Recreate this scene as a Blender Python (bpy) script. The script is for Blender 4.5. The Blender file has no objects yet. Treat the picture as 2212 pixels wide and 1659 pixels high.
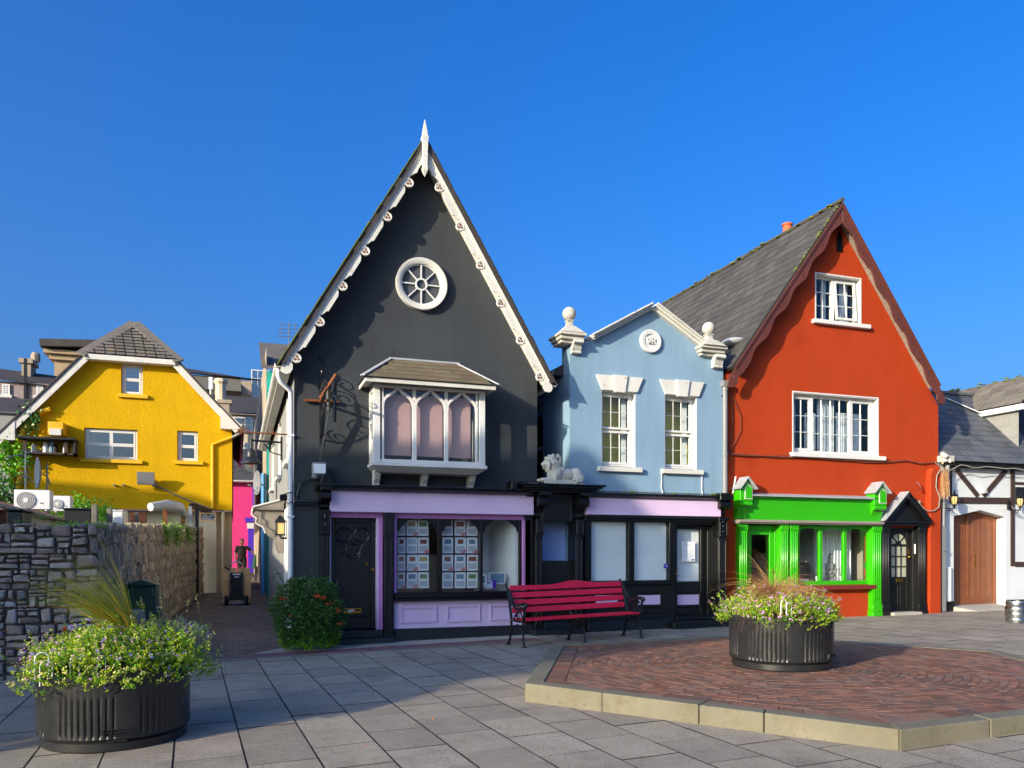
import bpy, bmesh, math, random
from mathutils import Vector, Matrix
random.seed(7)
rnd = random.Random(11)
R_ = math.radians
SC = bpy.context.scene
COL = SC.collection

# ------------------------------------------------------------------ camera, sky, sun, exposure
YAW = 19.06
EYE = 1.6
FOC = 1725.0            # focal length in units of a 2212 px wide picture
cam = bpy.data.cameras.new('camera')
cam.sensor_width = 36.0
cam.lens = FOC / 2212 * 36.0
cam.shift_y = (1193 - 829.5) / 2212
cam.clip_start = 0.1
cam.clip_end = 3000
camo = bpy.data.objects.new('camera', cam)
camo.location = (0, 0, EYE)
camo.rotation_euler = (R_(90), 0, R_(-YAW))
COL.objects.link(camo)
SC.camera = camo

SUN_EL, SUN_AZ = 15.5, 27.5     # sun height; heading of the light, degrees from +X towards +Y
world = bpy.data.worlds.new('World')
SC.world = world
world.use_nodes = True
wn = world.node_tree
bg = wn.nodes['Background']
sky = wn.nodes.new('ShaderNodeTexSky')
sky.sky_type = 'NISHITA'
sky.sun_disc = False
sky.sun_elevation = R_(SUN_EL)
sky.sun_rotation = R_(270 - SUN_AZ)
sky.altitude = 0
sky.air_density = 1.0
sky.dust_density = 7.0
sky.ozone_density = 3.0
hsv = wn.nodes.new('ShaderNodeHueSaturation')
hsv.inputs['Saturation'].default_value = 1.4
hsv.inputs['Value'].default_value = 1.0
wn.links.new(sky.outputs[0], hsv.inputs['Color'])
tint = wn.nodes.new('ShaderNodeMix'); tint.data_type = 'RGBA'; tint.blend_type = 'MULTIPLY'
tint.inputs[0].default_value = 1.0; tint.inputs[7].default_value = (0.68, 0.90, 1.3, 1)
wn.links.new(hsv.outputs[0], tint.inputs[6])
wn.links.new(tint.outputs[2], bg.inputs['Color'])
bg.inputs['Strength'].default_value = 0.125
sun = bpy.data.lights.new('sun', 'SUN')
sun.energy = 3.3
sun.angle = R_(0.53)
sun.color = (1.0, 0.85, 0.64)
suno = bpy.data.objects.new('sun', sun)
_L = Vector((math.cos(R_(SUN_EL)) * math.cos(R_(SUN_AZ)), math.cos(R_(SUN_EL)) * math.sin(R_(SUN_AZ)), -math.sin(R_(SUN_EL))))
suno.rotation_euler = _L.to_track_quat('-Z', 'Y').to_euler()
suno.location = (-30, -20, 40)
COL.objects.link(suno)
SC.view_settings.view_transform = 'Standard'
SC.view_settings.look = 'None'
SC.view_settings.gamma = 1.0
SC.view_settings.use_curve_mapping = False
SC.view_settings.exposure = 1.12
SC.cycles.max_bounces = 8
SC.cycles.transparent_max_bounces = 16

# ------------------------------------------------------------------ measuring: a reading in the photograph onto a known plane of the place
CY, SY = math.cos(R_(YAW)), math.sin(R_(YAW))
ZM = {0: (0, 0, 1.0), 1: (0, 669.9, .2692), 2: (0, 1020.8, .2692), 3: (606.1, 255.2, .30766), 4: (574.2, 701.8, .28843),
      5: (542.3, 1020.8, .25959), 6: (1052.7, 638.0, .25959), 7: (1052.7, 1020.8, .25), 8: (1403.6, 414.7, .31727),
      11: (1531.2, 957.0, .30775), 12: (0, 1244.1, .24995), 15: (382.8, 733.7, .4038), 16: (1945.9, 797.5, .34597),
      17: (638.0, 765.6, .19231), 18: (1084.6, 957.0, .17305), 19: (848.5, 1097.4, .13556), 20: (689.0, 1084.6, .19236),
      21: (446.6, 1084.6, .15386), 22: (0, 1052.7, .14998), 23: (2041.6, 797.5, .17307)}
def U(k, x, y, Y):                      # -> (X, Z) on the plane Y
    ox, oy, q = ZM[k]
    px, py = ox + x * q, oy + y * q
    a = (px - 1106) / FOC
    t = Y / (CY - a * SY)
    return t * (a * CY + SY), EYE + t * (1193 - py) / FOC
def UX(k, x, Y): return U(k, x, 0, Y)[0]
def UR(k, x0, x1, yt, yb, Y):           # level rectangle, heights read on its near (left) edge
    X0, zt = U(k, x0, yt, Y)
    zb = U(k, x0, yb, Y)[1]
    return X0, UX(k, x1, Y), zb, zt
def US(k, x, y, X):                     # on the side plane X -> (Y, Z)
    ox, oy, q = ZM[k]
    a = (ox + x * q - 1106) / FOC
    t = X / (a * CY + SY)
    return t * (CY - a * SY), EYE + t * (1193 - oy - y * q) / FOC
def UG(px, py, z=0.0):                  # on a level
    t = (EYE - z) * FOC / (py - 1193)
    a = (px - 1106) / FOC
    return t * (a * CY + SY), t * (CY - a * SY)
def gz(x): return 0.015 * (x - 2)       # the square rises gently to the right

# ------------------------------------------------------------------ mesh builder
class MB:
    def __init__(s): s.v = []; s.f = []; s.mi = []; s.cur = 0
    def add(s, vs, fs):
        n = len(s.v); s.v += [tuple(v) for v in vs]
        for f in fs: s.f.append(tuple(i + n for i in f)); s.mi.append(s.cur)
        return s
    def box(s, x0, x1, y0, y1, z0, z1):
        if x1 < x0: x0, x1 = x1, x0
        if y1 < y0: y0, y1 = y1, y0
        if z1 < z0: z0, z1 = z1, z0
        return s.add([(x0,y0,z0),(x1,y0,z0),(x1,y1,z0),(x0,y1,z0),(x0,y0,z1),(x1,y0,z1),(x1,y1,z1),(x0,y1,z1)],
                     [(0,3,2,1),(4,5,6,7),(0,1,5,4),(1,2,6,5),(2,3,7,6),(3,0,4,7)])
    def xz(s, pts, y0, y1):             # outline in X/Z pushed through along Y
        n = len(pts)
        ar = sum(pts[i][0]*pts[(i+1)%n][1]-pts[(i+1)%n][0]*pts[i][1] for i in range(n))
        if ar < 0: pts = pts[::-1]
        if y1 < y0: y0, y1 = y1, y0
        vs = [(p[0], y0, p[1]) for p in pts] + [(p[0], y1, p[1]) for p in pts]
        fs = [tuple(range(n)), tuple(range(2*n-1, n-1, -1))] + [(i, i+n, (i+1)%n+n, (i+1)%n) for i in range(n)]
        return s.add(vs, fs)
    def yz(s, pts, x0, x1):
        n = len(pts)
        ar = sum(pts[i][0]*pts[(i+1)%n][1]-pts[(i+1)%n][0]*pts[i][1] for i in range(n))
        if ar < 0: pts = pts[::-1]
        if x1 < x0: x0, x1 = x1, x0
        vs = [(x0, p[0], p[1]) for p in pts] + [(x1, p[0], p[1]) for p in pts]
        fs = [tuple(range(n-1, -1, -1)), tuple(range(n, 2*n))] + [(i, (i+1)%n, (i+1)%n+n, i+n) for i in range(n)]
        return s.add(vs, fs)
    def xy(s, pts, z0, z1):
        n = len(pts)
        ar = sum(pts[i][0]*pts[(i+1)%n][1]-pts[(i+1)%n][0]*pts[i][1] for i in range(n))
        if ar < 0: pts = pts[::-1]
        f0 = z0 if callable(z0) else (lambda x, y: z0)
        f1 = z1 if callable(z1) else (lambda x, y: z1)
        vs = [(p[0], p[1], f0(*p)) for p in pts] + [(p[0], p[1], f1(*p)) for p in pts]
        fs = [tuple(range(n-1, -1, -1)), tuple(range(n, 2*n))] + [(i, (i+1)%n, (i+1)%n+n, i+n) for i in range(n)]
        return s.add(vs, fs)
    def tube(s, path, r, n=8, closed=False, flat=1.0):
        P = [Vector(p) for p in path]; m = len(P)
        rr = r if isinstance(r, (list, tuple)) else [r] * m
        vs = []; prev = None
        for i, p in enumerate(P):
            d = (P[(i+1) % m] - P[i-1]) if closed else (P[min(i+1, m-1)] - P[max(i-1, 0)])
            d.normalize()
            if prev is None:
                up = Vector((0,0,1)) if abs(d.z) < .9 else Vector((1,0,0))
                u = d.cross(up).normalized()
            else:
                u = (prev - d * prev.dot(d)).normalized()
            prev = u; w = d.cross(u)
            for k in range(n):
                a = 2*math.pi*k/n
                vs.append(p + u*(math.cos(a)*rr[i]) + w*(math.sin(a)*rr[i]*flat))
        fs = []
        for i in range(m if closed else m-1):
            j = (i+1) % m
            for k in range(n):
                fs.append((i*n+k, i*n+(k+1)%n, j*n+(k+1)%n, j*n+k))
        if not closed:
            fs.append(tuple(range(n-1, -1, -1))); fs.append(tuple((m-1)*n+k for k in range(n)))
        return s.add(vs, fs)
    def bar(s, a, b, w, h, up=(0,0,1)): # rectangular bar from a to b
        a, b = Vector(a), Vector(b); d = (b-a).normalized()
        up = Vector(up)
        u = d.cross(up)
        if u.length < 1e-4: u = d.cross(Vector((1,0,0)))
        u.normalize(); v = u.cross(d)
        q = [(-.5,-.5),(.5,-.5),(.5,.5),(-.5,.5)]
        vs = [a+u*(w*i)+v*(h*j) for i,j in q] + [b+u*(w*i)+v*(h*j) for i,j in q]
        return s.add(vs, [(3,2,1,0),(4,5,6,7),(0,1,5,4),(1,2,6,5),(2,3,7,6),(3,0,4,7)])
    def lathe(s, prof, n=24, c=(0,0,0), axis='z', a0=0, a1=2*math.pi, cap=True):
        vs = []; full = abs(a1-a0-2*math.pi) < 1e-6; st = n if full else n+1
        for r, h in prof:
            for k in range(st):
                a = a0+(a1-a0)*k/n
                x, y = r*math.cos(a), r*math.sin(a)
                if axis == 'z': vs.append((c[0]+x, c[1]+y, c[2]+h))
                elif axis == 'y': vs.append((c[0]+x, c[1]+h, c[2]+y))
                else: vs.append((c[0]+h, c[1]+x, c[2]+y))
        fs = []
        for i in range(len(prof)-1):
            for k in range(n):
                k2 = (k+1) % st
                f = (i*st+k, i*st+k2, (i+1)*st+k2, (i+1)*st+k)
                fs.append(f if axis != 'y' else f[::-1])
        if cap and full:
            b = tuple(range(st-1,-1,-1)); t = tuple((len(prof)-1)*st+k for k in range(st))
            fs += [b, t] if axis != 'y' else [b[::-1], t[::-1]]
        return s.add(vs, fs)
    def ball(s, c, r, n=12, m=8, sc=(1,1,1)):
        prof = []
        vs = [(c[0], c[1], c[2]-r*sc[2])]
        for i in range(1, m):
            a = -math.pi/2+math.pi*i/m
            for k in range(n):
                b = 2*math.pi*k/n
                vs.append((c[0]+r*sc[0]*math.cos(a)*math.cos(b), c[1]+r*sc[1]*math.cos(a)*math.sin(b), c[2]+r*sc[2]*math.sin(a)))
        vs.append((c[0], c[1], c[2]+r*sc[2])); fs = []
        for k in range(n): fs.append((0, 1+(k+1)%n, 1+k))
        for i in range(m-2):
            for k in range(n): fs.append((1+i*n+k, 1+i*n+(k+1)%n, 1+(i+1)*n+(k+1)%n, 1+(i+1)*n+k))
        L = len(vs)-1
        for k in range(n): fs.append((L, 1+(m-2)*n+k, 1+(m-2)*n+(k+1)%n))
        return s.add(vs, fs)
    def frame(s, x0, x1, z0, z1, w, y0, y1, wb=None, wt=None):   # four bars butted end to end
        wb = w if wb is None else wb; wt = w if wt is None else wt
        s.box(x0, x0+w, y0, y1, z0, z1); s.box(x1-w, x1, y0, y1, z0, z1)
        s.box(x0+w, x1-w, y0, y1, z0, z0+wb); s.box(x0+w, x1-w, y0, y1, z1-wt, z1)
        return s

OFF = {}
def E(name, label=None, cat=None, loc=(0,0,0), rz=0.0, group=None, world=False, kind=None):
    o = bpy.data.objects.new(name, None); COL.objects.link(o)
    o.location = loc; o.rotation_euler = (0, 0, rz); o.empty_display_size = .2
    tag(o, label, cat, group, kind)
    if world: OFF[o.name] = Vector(loc)
    return o
def tag(o, label=None, cat=None, group=None, kind=None):
    if label: o['label'] = label
    if cat: o['category'] = cat
    if group: o['group'] = group
    if kind: o['kind'] = kind
    return o
def O(mb, name, mat, par=None, sm=False, bev=0.0, kind=None, label=None, cat=None, group=None, org=None, seg=1):
    off = OFF.get(par.name) if par else None
    me = bpy.data.meshes.new(name)
    vs = mb.v
    if off is not None: vs = [(v[0]-off.x, v[1]-off.y, v[2]-off.z) for v in vs]
    elif org is not None: vs = [(v[0]-org[0], v[1]-org[1], v[2]-org[2]) for v in vs]
    me.from_pydata(vs, [], mb.f)
    mats = mat if isinstance(mat, (list, tuple)) else [mat]
    for m in mats: me.materials.append(M(m) if isinstance(m, str) else m)
    if len(mats) > 1: me.polygons.foreach_set('material_index', mb.mi)
    if sm:
        me.polygons.foreach_set('use_smooth', [True]*len(me.polygons))
        me.set_sharp_from_angle(angle=R_(sm if sm is not True else 42))
    me.update()
    o = bpy.data.objects.new(name, me); COL.objects.link(o)
    if org is not None and off is None: o.location = org
    if par:
        o.parent = par
        if off is not None: OFF[o.name] = off
    if bev:
        b = o.modifiers.new('bevel', 'BEVEL'); b.width = bev; b.segments = seg; b.limit_method = 'ANGLE'; b.angle_limit = R_(35)
    return tag(o, label, cat, group, kind)
def inst(o, name, par, mw):             # another piece that shares a mesh
    c = bpy.data.objects.new(name, o.data if hasattr(o, 'data') else o); COL.objects.link(c)
    if par:
        c.parent = par
        off = OFF.get(par.name)
        if off is not None: mw = Matrix.Translation(-off) @ mw
    c.matrix_local = mw
    return c
def copytree(o, par=None):
    c = o.copy(); COL.objects.link(c)
    if par: c.parent = par; c.matrix_parent_inverse = o.matrix_parent_inverse
    for ch in list(o.children): copytree(ch, c)
    return c
def text(body, name, mat, par, loc, size, rot=(90,0,0), ext=.003, align='CENTER', shear=0):
    cu = bpy.data.curves.new(name, 'FONT'); cu.body = body; cu.size = size; cu.extrude = ext
    cu.align_x = align; cu.align_y = 'CENTER'; cu.shear = shear; cu.resolution_u = 3
    cu.materials.append(M(mat))
    tmp = bpy.data.objects.new(name, cu); COL.objects.link(tmp)
    bpy.context.view_layer.update()
    me = bpy.data.meshes.new_from_object(tmp.evaluated_get(bpy.context.evaluated_depsgraph_get()))
    bpy.data.objects.remove(tmp)
    o = bpy.data.objects.new(name, me); COL.objects.link(o)
    off = OFF.get(par.name) if par else None
    l = Vector(loc)
    if off is not None: l = l - off
    o.location = l; o.rotation_euler = [R_(a) for a in rot]
    if par: o.parent = par
    return o
def clip(poly, nx, nz, d):              # keep nx*x+nz*z<=d
    out = []
    for i in range(len(poly)):
        a, b = poly[i], poly[(i+1) % len(poly)]
        da, db = nx*a[0]+nz*a[1]-d, nx*b[0]+nz*b[1]-d
        if da <= 1e-9: out.append(a)
        if (da < -1e-9 and db > 1e-9) or (da > 1e-9 and db < -1e-9):
            t = da/(da-db); out.append((a[0]+(b[0]-a[0])*t, a[1]+(b[1]-a[1])*t))
    return out
def wallgrid(mb, outline, holes, y, depth, put=None):
    """wall skin on plane y with real openings and reveals; outline convex, counter-clockwise"""
    put = put or (lambda x, z, yy: (x, yy, z))
    xs = sorted(set([p[0] for p in outline] + [h[0] for h in holes] + [h[1] for h in holes]))
    zs = sorted(set([p[1] for p in outline] + [h[2] for h in holes] + [h[3] for h in holes]))
    for i in range(len(xs)-1):
        for j in range(len(zs)-1):
            cx, cz = (xs[i]+xs[i+1])/2, (zs[j]+zs[j+1])/2
            if any(h[0] < cx < h[1] and h[2] < cz < h[3] for h in holes): continue
            poly = [(xs[i],zs[j]),(xs[i+1],zs[j]),(xs[i+1],zs[j+1]),(xs[i],zs[j+1])]
            for k in range(len(outline)):
                a, b = outline[k], outline[(k+1) % len(outline)]
                nx, nz = b[1]-a[1], -(b[0]-a[0])
                poly = clip(poly, nx, nz, nx*a[0]+nz*a[1])
                if len(poly) < 3: break
            if len(poly) >= 3:
                mb.add([put(p[0], p[1], y) for p in poly], [tuple(range(len(poly)))])
    for h in holes:
        x0, x1, z0, z1 = h[:4]
        q = [(x0,z0),(x1,z0),(x1,z1),(x0,z1)]
        for k in range(4):
            a, b = q[k], q[(k+1) % 4]
            mb.add([put(a[0],a[1],y), put(a[0],a[1],y+depth), put(b[0],b[1],y+depth), put(b[0],b[1],y)], [(0,1,2,3)])
    return mb
def arc(cx, cz, r, a0, a1, n):
    return [(cx+r*math.cos(R_(a0+(a1-a0)*i/n)), cz+r*math.sin(R_(a0+(a1-a0)*i/n))) for i in range(n+1)]
def spiral(c, r0, r1, a0, a1, n, plane='yz', const=0.0):
    out = []
    for i in range(n+1):
        t = i/n; r = r0+(r1-r0)*t; a = R_(a0+(a1-a0)*t)
        p, q = c[0]+r*math.cos(a), c[1]+r*math.sin(a)
        out.append((const, p, q) if plane == 'yz' else (p, const, q))
    return out
# ------------------------------------------------------------------ materials
def lin(h):
    h = h.lstrip('#'); o = []
    for i in (0, 2, 4):
        v = int(h[i:i+2], 16)/255
        o.append(v/12.92 if v <= .04045 else ((v+.055)/1.055)**2.4)
    return tuple(o)
MATS = {}
SPEC = {}
def M(n):
    if n not in MATS: MATS[n] = build_mat(n, **SPEC[n])
    return MATS[n]
def build_mat(name, col, rough=.6, var=.12, vs=1.5, bump=0.0, bs=40, metal=0.0, spec=.5, rand=0.0, hue=0.0, second=None, sthr=.55, sscale=3.0, sw=.08,
              third=None, tthr=.62, tscale=8.0, bump2=0.0, b2s=6, coat=0.0, streak=0.0, trans=0.0, pale=None, bdist=.01, island=False, emit=0.0):
    m = bpy.data.materials.new(name); m.use_nodes = True
    nt = m.node_tree; N = nt.nodes; Lk = nt.links.new
    p = N['Principled BSDF']
    c = lin(col) if isinstance(col, str) else col
    geo = N.new('ShaderNodeNewGeometry')
    pos = geo.outputs['Position']
    def noise(scale, detail=5, rough_=.6, src=pos, sc=None):
        n = N.new('ShaderNodeTexNoise'); n.inputs['Scale'].default_value = scale; n.inputs['Detail'].default_value = detail
        n.inputs['Roughness'].default_value = rough_
        if sc:
            mp = N.new('ShaderNodeMapping'); mp.inputs['Scale'].default_value = sc; Lk(src, mp.inputs['Vector']); Lk(mp.outputs[0], n.inputs['Vector'])
        else: Lk(src, n.inputs['Vector'])
        return n.outputs['Fac']
    def ramp(fac, lo, hi):
        r = N.new('ShaderNodeMapRange'); r.inputs['From Min'].default_value = lo; r.inputs['From Max'].default_value = hi
        Lk(fac, r.inputs['Value']); return r.outputs[0]
    def mix(fac, a, b, mode='MIX'):
        x = N.new('ShaderNodeMix'); x.data_type = 'RGBA'; x.blend_type = mode
        if hasattr(fac, 'links'): Lk(fac, x.inputs[0])
        else: x.inputs[0].default_value = fac
        for i, q in ((6, a), (7, b)):
            if hasattr(q, 'links'): Lk(q, x.inputs[i])
            else: x.inputs[i].default_value = (*q, 1)
        return x.outputs[2]
    def mul(fac, lo, hi):
        r = N.new('ShaderNodeMapRange'); r.inputs['To Min'].default_value = lo; r.inputs['To Max'].default_value = hi
        Lk(fac, r.inputs['Value']); return r.outputs[0]
    cur = None
    hs = N.new('ShaderNodeHueSaturation'); hs.inputs['Color'].default_value = (*c, 1)
    big = ramp(noise(vs), .3, .7)
    v = mul(big, 1-var, 1+var)
    if rand or island:
        oi = N.new('ShaderNodeObjectInfo')
        ad = N.new('ShaderNodeMath'); ad.operation = 'ADD'; Lk(oi.outputs['Random'], ad.inputs[0]); Lk(geo.outputs['Random Per Island'], ad.inputs[1])
        fr = N.new('ShaderNodeMath'); fr.operation = 'FRACT'; Lk(ad.outputs[0], fr.inputs[0])
        rv = mul(fr.outputs[0], 1-rand, 1+rand)
        mm = N.new('ShaderNodeMath'); mm.operation = 'MULTIPLY'; Lk(v, mm.inputs[0]); Lk(rv, mm.inputs[1]); v = mm.outputs[0]
        if hue:
            f2 = N.new('ShaderNodeMath'); f2.operation = 'MULTIPLY'; Lk(fr.outputs[0], f2.inputs[0]); f2.inputs[1].default_value = 7.31
            f3 = N.new('ShaderNodeMath'); f3.operation = 'FRACT'; Lk(f2.outputs[0], f3.inputs[0])
            if pale: hs.inputs['Color'].default_value = (*c, 1); cc = mix(ramp(f3.outputs[0], .35, .9), c, lin(pale)); Lk(cc, hs.inputs['Color'])
            Lk(mul(f3.outputs[0], .5-hue, .5+hue), hs.inputs['Hue'])
    Lk(v, hs.inputs['Value'])
    cur = hs.outputs[0]
    if second:
        cur = mix(ramp(noise(sscale, 8, .7), sthr, sthr+sw), cur, lin(second))
    if third:
        cur = mix(ramp(noise(tscale, 6, .7), tthr, tthr+.06), cur, lin(third))
    if streak:
        sf = ramp(noise(3.0, 6, .65, sc=(1.3, 1.3, .12)), .42, .75)
        sc_ = mul(sf, 1, 1-streak)
        h2 = N.new('ShaderNodeHueSaturation'); Lk(cur, h2.inputs['Color']); Lk(sc_, h2.inputs['Value']); cur = h2.outputs[0]
    Lk(cur, p.inputs['Base Color'])
    p.inputs['Metallic'].default_value = metal
    rn = mul(noise(9, 4), max(rough-.1, .02), min(rough+.1, 1)); Lk(rn, p.inputs['Roughness'])
    p.inputs['Specular IOR Level'].default_value = spec
    if coat: p.inputs['Coat Weight'].default_value = coat; p.inputs['Coat Roughness'].default_value = .12
    if emit: Lk(cur, p.inputs['Emission Color']); p.inputs['Emission Strength'].default_value = emit
    if bump or bump2:
        nrm = None
        for st, sc2 in ((bump, bs), (bump2, b2s)):
            if not st: continue
            b = N.new('ShaderNodeBump'); b.inputs['Strength'].default_value = st; b.inputs['Distance'].default_value = bdist
            Lk(noise(sc2, 6, .65), b.inputs['Height'])
            if nrm: Lk(nrm, b.inputs['Normal'])
            nrm = b.outputs[0]
        Lk(nrm, p.inputs['Normal'])
    if trans:
        t = N.new('ShaderNodeBsdfTranslucent'); Lk(cur, t.inputs['Color'])
        ms = N.new('ShaderNodeMixShader'); ms.inputs[0].default_value = trans
        Lk(p.outputs[0], ms.inputs[1]); Lk(t.outputs[0], ms.inputs[2]); Lk(ms.outputs[0], N['Material Output'].inputs['Surface'])
    return m
def glass_mat(name, tint=(.96,.98,.98), refl=.05, wob=.02, clear=1.0, film=None):
    m = bpy.data.materials.new(name); m.use_nodes = True
    nt = m.node_tree; N = nt.nodes; Lk = nt.links.new
    N.remove(N['Principled BSDF'])
    tr = N.new('ShaderNodeBsdfTransparent'); tr.inputs[0].default_value = (*tint, 1)
    gl = N.new('ShaderNodeBsdfGlossy'); gl.inputs['Roughness'].default_value = .015
    geo = N.new('ShaderNodeNewGeometry')
    def mth(op, a, b=None):
        x = N.new('ShaderNodeMath'); x.operation = op
        for i, q in enumerate((a, b)):
            if q is None: continue
            if hasattr(q, 'links'): Lk(q, x.inputs[i])
            else: x.inputs[i].default_value = q
        return x
    dt = N.new('ShaderNodeVectorMath'); dt.operation = 'DOT_PRODUCT'; Lk(geo.outputs['Incoming'], dt.inputs[0]); Lk(geo.outputs['Normal'], dt.inputs[1])
    ca = mth('ABSOLUTE', dt.outputs['Value'])
    pw = mth('POWER', mth('SUBTRACT', 1.0, ca.outputs[0]).outputs[0], 5.0)
    fr = mth('ADD', mth('MULTIPLY', pw.outputs[0], 1.0-refl).outputs[0], refl)     # Schlick
    n = N.new('ShaderNodeTexNoise'); n.inputs['Scale'].default_value = 2.5; n.inputs['Detail'].default_value = 1; Lk(geo.outputs['Position'], n.inputs['Vector'])
    b = N.new('ShaderNodeBump'); b.inputs['Strength'].default_value = wob; b.inputs['Distance'].default_value = .05; Lk(n.outputs['Fac'], b.inputs['Height'])
    Lk(b.outputs[0], gl.inputs['Normal'])
    mx = N.new('ShaderNodeMixShader'); Lk(fr.outputs[0], mx.inputs[0]); Lk(tr.outputs[0], mx.inputs[1]); Lk(gl.outputs[0], mx.inputs[2])
    out = mx.outputs[0]
    if film:
        d = N.new('ShaderNodeBsdfDiffuse'); d.inputs[0].default_value = (*lin(film[0]), 1)
        m2 = N.new('ShaderNodeMixShader'); m2.inputs[0].default_value = film[1]; Lk(out, m2.inputs[1]); Lk(d.outputs[0], m2.inputs[2]); out = m2.outputs[0]
    Lk(out, N['Material Output'].inputs['Surface'])
    MATS[name] = m
glass_mat('glass'); glass_mat('glass_dusty', film=('#9aa4a8', .12)); glass_mat('glass_mirror', tint=(.55,.6,.6), refl=.3)
glass_mat('glass_grey', tint=(.5,.5,.5), refl=.06, film=('#565b5e', .75)); glass_mat('glass_frosted', film=('#c9cbb4', .55))
S = lambda n, col, **k: SPEC.__setitem__(n, dict(col=col, **k))
S('charcoal_render', '#3c4044', spec=.2, rough=.75, var=.14, vs=.7, bump=.25, bs=60, bump2=.2, b2s=2.5, streak=.18, second='#323538', sthr=.55, sscale=.9, sw=.2)
S('charcoal_gloss', '#1d2329', rough=.45, var=.15, bump=.1, bs=50)
S('black_paint', '#0b0c0e', rough=.3, var=.2, bump=.12, bs=45, third='#24262a', tthr=.68, tscale=14)
S('black_satin', '#101112', rough=.42, var=.2, bump=.08, bs=30)
S('black_iron', '#15171a', rough=.35, var=.2, bump=.1, bs=60)
S('lilac', '#d5bcdc', rough=.4, var=.05, vs=1.2, bump=.06, bs=30, streak=.05)
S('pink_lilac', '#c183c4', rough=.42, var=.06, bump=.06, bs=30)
S('white_paint', '#d2d2ce', rough=.5, var=.06, bump=.1, bs=50, third='#a9a79c', tthr=.69, tscale=10)
S('white_worn', '#cbcac2', rough=.65, var=.08, bump=.3, bs=35, third='#8d8474', tthr=.62, tscale=7, streak=.12)
S('white_gloss', '#e6e8ea', rough=.25, var=.03)
S('white_plastic', '#dfe1e0', rough=.35, var=.04, streak=.05)
S('stone_white', '#bab7ab', rough=.85, var=.12, vs=4, bump=.6, bs=45, second='#9b9684', sthr=.56, sscale=6, third='#77724f', tthr=.66, tscale=11)
S('blue_render', '#7e9bb1', spec=.2, rough=.8, var=.05, vs=.9, bump=.18, bs=70, bump2=.1, b2s=3, streak=.13, second='#7590a5', sthr=.55, sscale=.8, sw=.25)
S('red_render', '#a63a16', spec=.2, rough=.8, var=.06, vs=.8, bump=.22, bs=55, bump2=.15, b2s=2.2, second='#902d14', sthr=.56, sscale=.7, sw=.25, streak=.12)
S('red_dark', '#6f2a20', rough=.45, var=.1, bump=.1, bs=40)
S('brown_trim', '#5f3226', rough=.45, var=.15, vs=3, bump=.12, bs=40, streak=.12)
S('brown_rust', '#7d4426', rough=.5, var=.15, vs=3, bump=.12, bs=40)
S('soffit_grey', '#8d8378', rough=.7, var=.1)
S('yellow_render', '#c99e00', spec=.2, rough=.85, var=.05, vs=1.2, bump=.9, bs=24, bump2=.4, b2s=7, bdist=.022, streak=.08)
S('yellow_paint', '#dba900', rough=.6, var=.1, bump=.2, bs=30)
S('cream_render', '#cfc0a0', spec=.2, rough=.85, var=.07, bump=.3, bs=40, streak=.15)
S('maroon', '#5d1f2c', rough=.8, var=.08, bump=.2, bs=40)
S('pink_render', '#cf3a78', spec=.2, rough=.8, var=.05, bump=.15, bs=50)
S('purple_paint', '#4d2bb0', rough=.5, var=.06)
S('teal_render', '#1fa79b', rough=.8, var=.07, bump=.2, bs=50)
S('blue_pipe', '#3f86b8', rough=.4, var=.05)
S('grey_render', '#8b8b88', spec=.2, rough=.85, var=.08, bump=.25, bs=50, streak=.15)
S('tan_render', '#a0917c', rough=.85, var=.1, bump=.3, bs=50, streak=.2)
S('far_tan', '#a08c70', rough=.9, var=.12, vs=2, bump=.3, bs=14)
S('far_stone', '#8d7f7c', rough=.9, var=.15, vs=3, bump=.4, bs=14)
S('far_slate', '#3a3533', rough=.8, var=.18, vs=1.2, bump=.3, bs=10, second='#4e4a30', sthr=.62, sscale=1.6)
S('slate', '#4b4945', spec=.25, rough=.65, var=.1, vs=2, bump=.35, bs=30, rand=.2, hue=.02, third='#8a8870', tthr=.7, tscale=16)
S('slate_brown', '#6a5e4a', rough=.65, var=.12, vs=3, bump=.35, bs=35, rand=.16, hue=.02, second='#8a8a6a', sthr=.62, sscale=9, third='#c79a12', tthr=.665, tscale=7)
S('slate_lichen', '#6b655c', rough=.75, var=.15, vs=3, bump=.4, bs=30, rand=.2, hue=.02, second='#9a7a1e', sthr=.62, sscale=3, third='#8f8d7a', tthr=.64, tscale=11)
S('slate_blue', '#53565b', spec=.3, rough=.6, var=.1, vs=2, bump=.35, bs=30, rand=.2, hue=.02, third='#6d7a3a', tthr=.71, tscale=9)
S('roof_deck', '#2c2b2a', rough=.85, var=.15, bump=.3, bs=20)
S('moss', '#5f6a22', rough=.95, var=.3, vs=8, bump=.9, bs=40, second='#86781e', sthr=.55, sscale=9, third='#4b4a3a', tthr=.6, tscale=12)
S('lead', '#a7abb0', rough=.55, var=.15, vs=5, bump=.2, bs=20, metal=.2, third='#d6d4c6', tthr=.65, tscale=12)
S('slab', '#999081', spec=.2, rough=.85, var=.12, vs=2.2, bump=.8, bs=160, bump2=.25, b2s=12, rand=.13, hue=.006, second='#6f675c', sthr=.52, sscale=1.4, sw=.25, third='#57524a', tthr=.55, tscale=70, bdist=.008)
S('joint', '#191713', rough=.95, var=.2, vs=6, bump=.6, bs=40, third='#3c481c', tthr=.63, tscale=5)
S('kerb_stone', '#75705f', spec=.2, rough=.85, var=.12, vs=2.5, bump=.5, bs=90, bump2=.3, b2s=10, second='#6b654c', sthr=.52, sscale=3.5, sw=.2, third='#56524a', tthr=.6, tscale=30, bdist=.006)
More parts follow.
